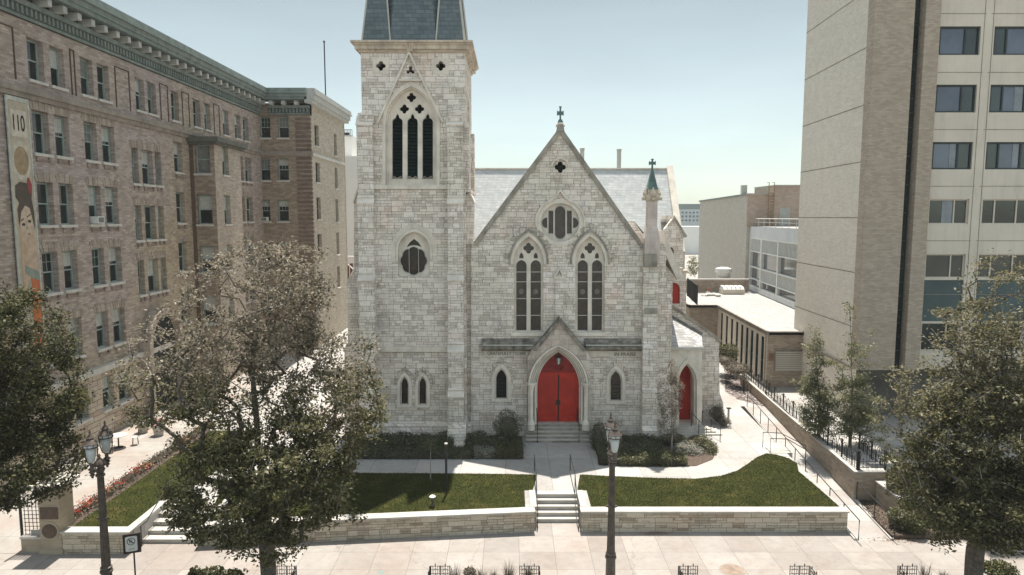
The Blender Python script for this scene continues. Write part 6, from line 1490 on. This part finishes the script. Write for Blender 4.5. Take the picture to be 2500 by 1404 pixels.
steps('left_steps', 'pale stone flight at the left, partly behind the big tree', -15.95, -13.4, 28.25, .46, 5, LO, 0)
MB
def rail(name, label, top, h=.9, posts=None, r=.024, mid=False, mat='iron', group=None, ends=True):
    """top: list of (x,y,zground) along the rail"""
    T = thing(name, label, 'handrail', top[0], group); mb = MB(); pts = [(x,y,z+h) for x,y,z in top]
    if ends: pts = [(*pts[0][:2], top[0][2]+.02)]+pts+[(*pts[-1][:2], top[-1][2]+.02)]
    mb.tube(pts, r, 6)
    if mid: mb.tube([(x,y,z+h*.45) for x,y,z in top], r*.8, 5)
    mb.build('rail', M[mat], T)
    for i, (x,y,z) in enumerate(posts or []): MB().tube([(x,y,z-.02),(x,y,z+h)], r*.95, 6).build('post', M[mat], T)
    return T
for X, s in ((1.16,'left'),(3.02,'right')):
    rail('handrail', f'black handrail on the {s} of the centre steps', [(X,34.3,0),(X,31.6,0),(X,30.3,LO),(X,29.6,LO)], .88, [(X,31.6,0)])
for px_, s in ((1311,'left'),(1411,'right')):
    X = PX(px_,39.4,1040); rail('handrail', f'black handrail on the {s} of the church door steps', [(X,39.95,PZ(1029,40.15)),(X,38.7,0.05)], .9)
rail('handrail', 'iron handrail on the left cheek wall of the left steps', [(-15.85,27.95,LO),(-15.85,28.4,LO),(-15.85,30.5,0),(-15.85,31.4,0)], .9, [(-15.85,30.4,0)])
rail('handrail', 'iron handrail on the right of the left steps, behind branches', [(-13.5,28.4,LO),(-13.5,30.5,0),(-13.5,31.2,0)], .9, [(-13.5,30.4,0)])
def ramppts(off, ys): return [(off+rx(y), y, rz(y)+.08) for y in ys]
rail('handrail', 'long black handrail with many posts on the left edge of the ramp', ramppts(15.02, [28.3,32,36,40,46]), .92, ramppts(15.02, np.arange(29.9,46,1.62)))
rail('handrail', 'black handrail with posts in front of the courtyard wall along the ramp', ramppts(16.55, [32.8,37,41,47]), .92, ramppts(16.55, np.arange(34.3,47,1.55)))
rail('handrail', 'short rusty black handrail at the right foot of the ramp', ramppts(16.62, [28.4,30.2,32.2]), .88, ramppts(16.62, [30.3]))
a_, b_, c_ = G(1862,1092,0), G(1880,1108,0), G(1944,1130,0)
rail('handrail', 'short looped handrail on the far side of the small ramp steps', [(a_.x,a_.y,0),(a_.x+.95,a_.y-.15,0),(a_.x+1.9,a_.y-1.3,-.35)], .88)
rail('handrail', 'short looped handrail on the near side of the small ramp steps', [(b_.x,b_.y,0),(b_.x+.9,b_.y-.1,0),(b_.x+1.55,b_.y-1.0,-.3)], .88)
T = thing('ramp_steps', 'two small concrete steps dropping from the walk to the ramp', 'steps', (a_.x+.6,a_.y-.6,0)); MB().box(a_.x+.1,a_.x+1.3,a_.y-.75,a_.y-.1,-.3,.05).build('tread', M['flag'], T); MB().box(a_.x+.1,a_.x+1.3,a_.y-1.0,a_.y-.75,-.3,.028).build('tread', M['step'], T)
# side porch rails
for k, (p, q_) in enumerate((((1718,985,1062),(1756,1012,1080)),((1683,1010,1035),(1724,1055,1090)))):
    A_ = G(p[0],p[2],0) if k == 0 else P(1690,1036,40.6); 
pA, pB = G(1724,1080,0), G(1758,1076,0)
zS = PZ(1036, 41.3)
rail('handrail', 'black handrail on the near side of the side porch steps', [(P(1690,1000,40.8).x,40.9,zS),(pA.x,pA.y,0)], .85, [((P(1690,1000,40.8).x+pA.x)/2,(40.9+pA.y)/2,zS*.5)])
rail('handrail', 'black handrail on the far side of the side porch steps', [(P(1716,1000,41.2).x,41.25,zS),(pB.x,pB.y,0)], .85, [((P(1716,1000,41.2).x+pB.x)/2,(41.25+pB.y)/2,zS*.5)])
bl_ = thing('bollard', 'grey capped post beside the walk near the porch wall', 'bollard', tuple(G(1778,1030,0))); g_ = G(1778,1030,0); MB().lathe([(.07,0),(.07,.85),(.05,.88)], tuple(g_), 8).build('post', M['lead'], bl_); MB().box(g_.x-.14,g_.x+.14,g_.y-.1,g_.y+.1,.88,.93).build('cap', M['iron'], bl_)
# courtyard wall and iron fence
WZ = .76
def cw(y): return 16.78+.062*(y-32.3)
wallseg('courtyard_wall', 'tan brick courtyard wall with stone cap along the right of the ramp', [(cw(32.3),32.3),(cw(53),53)], .36, -.95, WZ-.07, side=-1, mat='annex')
wallseg('courtyard_wall', 'short brick courtyard wall facing the street, iron fence on top', [(cw(32.3)+.37,32.3),(18.4,32.3)], .36, -.95, WZ-.07, side=1, mat='annex')
wallseg('planter_wall', 'low brick planter wall among the shrubs right of the ramp', [(17.75,29.9),(17.75,32.1)], 1.2, -.95, .28, side=-1, mat='annex')
def bay_mesh(nb):
    mb = MB(); wv = .62
    for k in range(nb):
        x0 = k*wv
        pts = [(x0+.08,0,.25)]+[(x0+.08+.23*(1-math.cos(t)), 0, .55+.30*math.sin(t)) for t in (0,.35,.7,1.05,1.4)]+[(x0+.31,0,.90)]
        pr = [(2*(x0+.31)-p[0],0,p[2]) for p in reversed(pts[:-1])]; mb.tube(pts+pr, .016, 4)
        for q_ in (.08,.31,.54): mb.tube([(x0+q_,0,.02),(x0+q_,0,.62 if q_ == .31 else .56)], .014, 4)
        mb.tube([(x0+.23,0,.52),(x0+.39,0,.52)], .012, 4); mb.tube([(x0+.0,0,.02),(x0+.0,0,.5)], .012, 4)
    mb.tube([(0,0,.12),(nb*wv,0,.12)], .016, 4); mb.tube([(0,0,.42),(nb*wv,0,.42)], .016, 4)
    return mb
def gothic_fence(label, p0, p1, z, nb_per=3):
    p0, p1 = Vector(p0), Vector(p1); T = thing('iron_fence', label, 'fence', (p0.x,p0.y,z)); L = (p1-p0).length; d = (p1-p0)/L; bw_ = .62*nb_per; n = max(1, round(L/bw_)); sc = L/(n*bw_); ang = math.atan2(d.y, d.x)
    me = None
    for i in range(n):
        if me is None: o = bay_mesh(nb_per).build('panel', M['iron']); me = o.data; o.parent = T
        else: o = bpy.data.objects.new('panel', me); C.objects.link(o); o.parent = T
        q_ = d*(bw_*sc*i); o.location = (q_.x, q_.y, 0); o.rotation_euler = (0,0,ang); o.scale = (sc,1,1)
    pm = None
    for i in range(n+1):
        if pm is None: o = MB().lathe([(.05,0),(.05,.86),(.07,.87),(.07,.93),(.02,.98)], (0,0,0), 4, math.pi/4).build('post', M['iron']); pm = o.data; o.parent = T
        else: o = bpy.data.objects.new('post', pm); C.objects.link(o); o.parent = T
        q_ = d*(bw_*sc*i); o.location = (q_.x, q_.y, 0)
gothic_fence('gothic iron fence running back along the courtyard wall by the ramp', (cw(32.5)+.18,32.5), (cw(52.5)+.18,52.5), WZ)
gothic_fence('short gothic iron fence with three pointed arches facing the street', (cw(32.5)+.25,32.48), (18.35,32.48), WZ, 3)
gothic_fence('iron fence section set back into the courtyard among shrubs', (18.38,32.6), (18.6,35.5), WZ, 3)
gothic_fence('short iron fence in front of the annex corner', (17.4,50.3), (19.0,49.4), .0, 3)
# gate pillar
GP = thing('gate_pillar', 'square stone gate pillar with stepped cap, plaque and round medallion', 'pillar', (-19.25,27.75,LO)); gx0, gx1, gy0, gy1 = -19.7, -18.82, 27.3, 28.2
ps = bricks('smooth_pillar_stone', [(.32,.26,.19),(.37,.305,.225),(.41,.34,.26)], .62, 2.0, .006, (.25,.21,.17), .25, .4)
MB().box(gx0,gx1,gy0,gy1,LO,2.0).build('shaft', ps, GP)
mb = MB(); mb.box(gx0-.05,gx1+.05,gy0-.05,gy1+.05,LO,LO+.22); mb.build('base', ps, GP)
mb = MB(); mb.box(gx0-.22,gx1+.22,gy0-.22,gy1+.22,2.0,2.12); mb.box(gx0+.05,gx1-.05,gy0+.05,gy1-.05,2.12,2.24); mb.box(gx0+.14,gx1-.14,gy0+.14,gy1-.14,2.24,2.33); mb.lathe([(.2,0),(.24,.05),(.1,.12)], ((gx0+gx1)/2,(gy0+gy1)/2,2.33), 12); mb.build('cap', M['step'], GP)
dk = plain('dark_bronze_plaque', (.09,.06,.045), .5, .3, 6, .1)
MB().box(gx0+.08,gx1-.08,gy0-.04,gy0,.62,1.12).build('plaque', dk, GP)
mb = MB(); mb.prism(circ(gx0+.42,.1,.31,24), XZ(gy0-.05), 0, .05); mb.prism(circ(gx0+.42,.1,.24,24), XZ(gy0-.065), 0, .02); mb.build('medallion', dk, GP)
mb = MB(); mb.strip(circ(gx0+.42,.1,.40,24), circ(gx0+.42,.1,.31,24), XZ(gy0-.03), 0, .05, True); mb.build('medallion_ring', ps, GP)
GT = thing('iron_gate', 'dark iron lattice screen on a low stone wall left of the gate pillar', 'gate', (-20.2,27.6,LO)); mb = MB()
for k in range(6): x = -20.55+k*.165; mb.tube([(x,27.65,-.25),(x,27.65,1.55)], .018, 4)
for k in range(11): z = -.2+k*.17; mb.tube([(-20.6,27.65,z),(-19.72,27.65,z)], .015, 4)
mb.build('lattice', M['iron'], GT); MB().tube([(-20.68,27.6,LO),(-20.68,27.6,1.7)], .055, 6).build('post', M['iron'], GT)
mb = MB(); mb.box(-20.6,-19.72,27.42,27.86,LO,-.30); mb.build('low_wall', ps, GT); MB().box(-20.64,-19.72,27.38,27.9,-.30,-.22).build('wall_cap', M['flag'], GT)
# street lamps
def make_lamp(label):
    T = thing('street_lamp', label, 'street lamp', (0,0,0), 'double lantern street lamps', local=True)
    mb = MB(); fl = [(.27,0),(.27,.25),(.22,.32),(.19,.6),(.17,1.6)]
    mb.lathe(fl, (0,0,0), 20, flute=.10); mb.build('pedestal', M['bronze'], T)
    mb = MB(); mb.lathe([(.155,1.62),(.125,3.2),(.105,5.0)], (0,0,0), 24, flute=.14); mb.build('shaft', M['bronze'], T)
    mb = MB()
    for z, r in ((1.60,.21),(1.72,.19),(3.42,.155),(4.90,.15)): mb.lathe([(r-.05,z-.06),(r,z-.03),(r,z+.03),(r-.05,z+.06)], (0,0,0), 16)
    for t in (0,math.pi/2,math.pi,3*math.pi/2): mb.lathe([(.03,3.39),(.035,3.45)], (.18*math.cos(t),.18*math.sin(t),0), 6)
    mb.lathe([(.10,4.95),(.17,5.1),(.13,5.16),(.20,5.24),(.20,5.3),(.10,5.42),(.03,5.5),(.05,5.56),(.01,5.62)], (0,0,0), 16); mb.build('collar', M['bronze'], T, split=True)
    for s in (-1,1):
        A_ = bpy.data.objects.new('lantern', None); C.objects.link(A_); A_.parent = T; ORG[A_.name] = Vector((0,0,0)); y = s*.52
        mb = MB(); mb.tube([(0,0,5.25),(0,s*.3,5.18),(0,y,5.24)], .045, 8)
        mb.lathe([(.03,4.98),(.05,5.05),(.09,5.08),(.05,5.12),(.11,5.18),(.07,5.22),(.13,5.28),(.06,5.34),(.05,5.46)], (0,y,0), 12)
        for q_ in (-1,1): mb.tube([(0,y,5.42),(q_*.13,y,5.5),(q_*.20,y,5.7),(q_*.215,y,6.1),(q_*.19,y,6.22)], .022, 6)
        mb.build('bracket', M['bronze'], A_)
        MB().lathe([(.07,5.5),(.11,5.56),(.15,5.75),(.17,6.02)], (0,y,0), 14).build('glass', M['lampglass'], A_, smooth=True)
        mb = MB(); mb.lathe([(.24,6.00),(.25,6.03)], (0,y,0), 18); mb.lathe([(.24,6.10),(.25,6.12),(.14,6.24),(.10,6.27),(.12,6.31),(.05,6.40),(.02,6.44),(.04,6.50),(.01,6.58)], (0,y,0), 18)
        for k in range(8): t = 2*math.pi*k/8; mb.tube([(.235*math.cos(t),y+.235*math.sin(t),6.02),(.235*math.cos(t),y+.235*math.sin(t),6.11)], .012, 4)
        mb.build('cap', M['bronze'], A_)
        MB().lathe([(.225,6.03),(.225,6.10)], (0,y,0), 18).build('glass_band', M['lampglass'], A_)
    return T
L1 = make_lamp('dark fluted double lantern street lamp in front of the right lawn, near the centre steps')
lx = P(1492,1300,23.8).x; L1.location = (lx, 23.8, LO); z6 = 6.04-LO; k_ = z6/6.58; L1.scale = (1,1,k_)
L2 = dup(L1, (P(254,1300,22.8).x, 22.8, LO), R(6), 'dark fluted double lantern street lamp at the left, before the gate wall'); L2.scale = (1,1,k_)
# no parking sign
SGN = thing('parking_sign', 'white no parking sign with struck out R and dark frame on a thin pole', 'sign', (P(322,1404,23.5).x,23.5,LO)); sx, sz = P(322,1327,23.5).x, P(322,1327,23.5).z
TS = lambda a,b,c: (sx+(a)*.94+c*.3, 23.5+a*.34+c, sz+b)
mb = MB(); mb.tube([(sx+.02,23.56,LO),(sx+.02,23.56,sz-.3)], .028, 6); mb.build('pole', M['iron'], SGN)
MB().prism([(-.27,-.36),(.27,-.36),(.27,.36),(-.27,.36)], TS, -.02, .03).build('frame', plain('dark_brown_frame', (.035,.022,.018), .6, .2, 3, 0), SGN)
mb = MB(); rc = []
for cx_, cy_, a0 in ((.14,.23,0),(-.14,.23,90),(-.14,-.23,180),(.14,-.23,270)):
    rc += [(cx_+.05*math.cos(R(a0+t)), cy_+.05*math.sin(R(a0+t))) for t in (0,30,60,90)]
mb.prism(rc, TS, -.028, -.02); mb.build('face', M['white'], SGN)
mb = MB(); mb.strip(circ(0,.09,.135,24), circ(0,.09,.115,24), TS, -.034, -.028, True); mb.prism([(-.10,.165),(-.085,.18),(.10,.015),(.085,.0)], TS, -.034, -.028)
mb.prism([(-.08,-.2),(.1,-.2),(.1,-.185),(-.08,-.185)], TS, -.034, -.028); mb.build('symbol', M['iron'], SGN)
text('R', -.05, .06, .01, .17, 0, M['iron'], SGN, 'letter', T=lambda s,z,d: TS(s,z,-.031-abs(d)*.1))
# kerb bed fences
def pfence(px, n, label, turn=0, Y=25.35):
    X = P(px,1390,Y).x; T = thing('planter_fence', label, 'fence', (X,Y,LO), 'low iron fences round the kerb beds'); w_ = .39
    def panel(mb, T0_):
        def q_(a,b): return T0_(a,b)
        for a in (0.02,w_-.02): mb.tube([q_(a,-.0),q_(a,.52)], .016, 4)
        for b in (.06,.50): mb.tube([q_(0,b),q_(w_,b)], .013, 4)
        for a in (.10,w_-.10): mb.tube([q_(a,.06),q_(a,.5)], .010, 4)
        for b in (.20,.35): mb.tube([q_(.02,b),q_(w_-.02,b)], .010, 4)
        mb.tube([q_(w_/2+.1*math.cos(t),.275+.12*math.sin(t)) for t in [math.pi*i/6 for i in range(13)]], .009, 4)
        mb.tube([q_(w_/2,.06),q_(w_/2,.5)], .010, 4); mb.tube([q_(w_/2,.5),q_(w_/2,.60)], .02, 5)
    for i in range(n):
        mb = MB(); panel(mb, lambda a,b: (X+(i-n/2)*w_+a, Y, LO+b)); mb.build('panel', M['iron'], T)
    if turn:
        for i in range(3): mb = MB(); panel(mb, lambda a,b: (X+turn*n/2*w_, Y-.02-i*w_-a, LO+b)); mb.build('panel', M['iron'], T)
pfence(700, 2, 'low iron kerb fence right beside the big tree trunk on the left', 1); pfence(1075, 2, 'low iron kerb fence at the left end of the grass clumps', -1); pfence(1292, 2, 'low iron kerb fence with grass growing behind it, left of the lamp', 1)
pfence(1680, 2, 'low iron kerb fence between the lamp and the brown round cover', -1); pfence(1952, 2, 'low iron kerb fence with a side panel right of the brown round cover', 1); pfence(2215, 2, 'low iron kerb fence left of the right street tree', -1)
for x0, x1 in ((1050,1322),(1652,1985),(2190,2480),(450,728)):
    a, b = P(x0,1400,24.9).x, P(x1,1400,24.9).x
    if x0 != 1652: sheet('kerb_bed', [(a,23.0),(b,23.0),(b,25.3),(a,25.3)], LO+.012, M['soil'])
mh = thing('manhole_cover', 'round brown worn cover set in the pavement between two kerb fences', 'manhole cover', tuple(G(1788,1392,LO))); g_ = G(1788,1392,LO)
MB().lathe([(.50,.004),(.50,.012),(.43,.012)], tuple(g_), 28).build('ring', M['band'], mh); MB().lathe([(.42,.004),(.42,.016)], tuple(g_), 28).build('plate', plain('brown_cover', (.24,.18,.14), .9, .3, 4, .4), mh)
mk = MB(); g_ = G(930,1396,LO); cy_ = plain('teal_marking_paint', (.12,.38,.38), .9, .2, 4, 0)
for p_, q_ in (((-.06,-.12),(0,.1)),((.0,.1),(.07,-.12)),((-.09,-.02),(.09,-.02)),((-.1,-.14),(.1,-.10))):
    d = (Vector(q_)-Vector(p_)).normalized()*.012; n_ = Vector((-d.y,d.x)); mk.add([(g_.x+p_[0]-n_.x,g_.y+p_[1]-n_.y,LO+.005),(g_.x+q_[0]-n_.x,g_.y+q_[1]-n_.y,LO+.005),(g_.x+q_[0]+n_.x,g_.y+q_[1]+n_.y,LO+.005),(g_.x+p_[0]+n_.x,g_.y+p_[1]+n_.y,LO+.005)],[(0,1,2,3)])
o = mk.build('pavement_marking', cy_); o['kind'] = 'structure'
rng = np.random.default_rng(88)
for nm_, (lx_, ly_), sx_r, k, lb in (('leaf_litter', tuple(G(1600,1303,LO).xy), (.35,.10), 90, 'small heap of dry orange leaves against the foot of the right retaining wall'), ('leaf_litter', tuple(G(385,1318,LO).xy), (.35,.16), 170, 'patch of reddish mulch at the foot of the left steps'), ('leaf_litter', tuple(G(2230,1318,LO).xy), (.9,.18), 260, 'dry leaves scattered along the edge of the mulch bed')):
    t = thing(nm_, lb, 'leaf litter', (lx_,ly_,LO)); t['kind'] = 'stuff'; leaf_mesh('leaves', np.stack([rng.normal(lx_,sx_r[0],k), rng.normal(ly_,sx_r[1],k), np.full(k,LO+.02)+rng.uniform(0,.02,k)],1), .07, M['lfLit'], t, rng, up=2)
k = 420; t = thing('leaf_litter', 'sparse fallen leaves and grit spread over the front pavement', 'leaf litter', (0,27,LO)); t['kind'] = 'stuff'
leaf_mesh('leaves', np.stack([rng.uniform(-20,20,k), rng.uniform(24.5,29.0,k), np.full(k,LO+.012)],1), .045, M['lfLit'], t, rng, up=3)
# lawn post and lantern
g_ = G(1090,1206,.03); LP = thing('lawn_post', 'black metal post with a pale cap standing on the sunny edge of the lawn', 'post', tuple(g_)); zt = P(1090,1085,g_.y).z
MB().tube([tuple(g_),(g_.x,g_.y,zt)], .055, 8).build('shaft', M['iron'], LP); MB().lathe([(.08,0),(.09,.05),(.05,.08)], (g_.x,g_.y,zt), 10).build('cap', M['flag'], LP)
g_ = G(1056,1236,.03); LL_ = thing('path_light', 'small mushroom garden light with white cap at the shadow edge', 'garden light', tuple(g_))
MB().lathe([(.10,0),(.09,.05),(.05,.1),(.05,.3),(.09,.34),(.09,.46)], tuple(g_), 10).build('stem', M['bronze'], LL_); MB().lathe([(.14,.44),(.15,.46),(.09,.51),(.02,.53)], tuple(g_), 14).build('cap', M['white'], LL_)
# patio furniture
def bench(x, y, rz_, label):
    T = thing('bench', label, 'bench', (x,y,0), local=True)
    mb = MB()
    for k in range(5): mb.box(-.8,.8,-.22+k*.1,-.15+k*.1,.44,.465)
    mb.build('seat', M['iron'], T); mb = MB()
    for k in range(4): mb.box(-.8,.8,.27+k*.02,.29+k*.02,.52+k*.1,.59+k*.1)
    mb.build('backrest', M['iron'], T)
    for s in (-.76,.76):
        mb = MB(); mb.tube([(s,-.22,0),(s,-.22,.64),(s,.28,.64)], .025, 5); mb.tube([(s,.24,0),(s,.28,.5),(s,.35,.92)], .025, 5); mb.build('side_frame', M['iron'], T)
    T.rotation_euler = (0,0,rz_)
bench(-22.9, 34.9, R(90+180), 'black slatted metal bench on the patio beside the brick building')
def table(px, py, label, n):
    g_ = G(px,py,.01); T = thing('cafe_table', label, 'table', (g_.x,g_.y,0), local=True)
    MB().lathe([(.5,.70),(.52,.72),(.5,.74)], (0,0,0), 20).build('tabletop', M['flag'], T); MB().lathe([(.25,0),(.25,.03),(.04,.06),(.04,.7)], (0,0,0), 12).build('pedestal', M['iron'], T)
    for k in range(n):
        a = 2*math.pi*k/n+.6; c_ = thing('cafe_chair', ['light metal cafe chair left of the round patio table','light metal cafe chair right of the round patio table','light metal cafe chair behind the round patio table'][k], 'chair', (g_.x+.85*math.cos(a), g_.y+.85*math.sin(a), 0), local=True)
        MB().lathe([(.2,.44),(.21,.46),(.2,.47)], (0,0,0), 12).build('seat', M['lead'], c_)
        for q_ in range(4): t = math.pi/4+q_*math.pi/2; MB().tube([(.16*math.cos(t),.16*math.sin(t),.45),(.21*math.cos(t),.21*math.sin(t),0)], .014, 4).build('leg', M['iron'], c_)
        MB().tube([(.15*math.cos(u),.2+.06*math.sin(u) if 0 else .18,.45+.42*math.sin(u)) for u in [math.pi*i/8 for i in range(9)]], .016, 4).build('backrest', M['iron'], c_); c_.rotation_euler = (0,0,a-math.pi/2)
table(290,1092, 'round pale topped patio table with chairs near the brick wall', 3)
for px_, py_, lb in ((388,1062,'flower pot with red flowers on the patio behind the table'),(350,1055,'plain stone pot just left of the red flower pot')):
    g_ = G(px_,py_,.01); t = thing('flower_pot', lb, 'pot', tuple(g_)); MB().lathe([(.24,0),(.34,.45),(.37,.62),(.33,.62)], tuple(g_), 14).build('pot', M['step'], t)
    rng = np.random.default_rng(int(px_)); leaf_mesh('plant', sample_env([((g_.x,g_.y,.8),(.38,.38,.25),1)], 260, rng), .1, M['fred'] if px_ == 388 else M['lfY'], t, rng)
# picnic table in the courtyard
g_ = G(2225,1108,CZ); T = thing('picnic_table', 'pale octagonal picnic table with bench seats in the shaded courtyard', 'picnic table', tuple(g_))
MB().lathe([(.75,.70),(.78,.74),(.75,.78)], tuple(g_), 8, R(22)).build('tabletop', M['step'], T); MB().lathe([(.35,0),(.12,.1),(.12,.7)], tuple(g_), 8).build('pedestal', M['lead'], T)
for k in range(4):
    a = math.pi/2*k+R(45); mb = MB(); X, Y = g_.x+1.15*math.cos(a), g_.y+1.15*math.sin(a); ca, sa = math.cos(a+math.pi/2), math.sin(a+math.pi/2)
    mb.box(-.55,.55,-.15,.15,.42,.47, T=lambda p,q_,r: (X+p*ca-q_*sa, Y+p*sa+q_*ca, g_.z+r)); mb.build('seat', M['step'], T)
    mb = MB(); mb.tube([(g_.x,g_.y,g_.z+.25),(X,Y,g_.z+.25),(X,Y,g_.z+.42)], .035, 5); mb.tube([(X,Y,g_.z),(X,Y,g_.z+.42)], .03, 5); mb.build('leg', M['lead'], T)

# ================================================================ AIR
hz = MB().box(-700, 700, -60, 900, -3.2, 62).build('haze', None); hz['kind'] = 'stuff'; hz.data.materials.clear()
hm = bpy.data.materials.new('haze'); hm.use_nodes = True; hn = hm.node_tree; hn.nodes.clear()
ho = hn.nodes.new('ShaderNodeOutputMaterial'); hv = hn.nodes.new('ShaderNodeVolumePrincipled'); hv.inputs['Density'].default_value = 0.0003; hv.inputs['Color'].default_value = (.9,.94,.95,1)
hn.links.new(hv.outputs[0], ho.inputs['Volume']); hz.data.materials.append(hm)
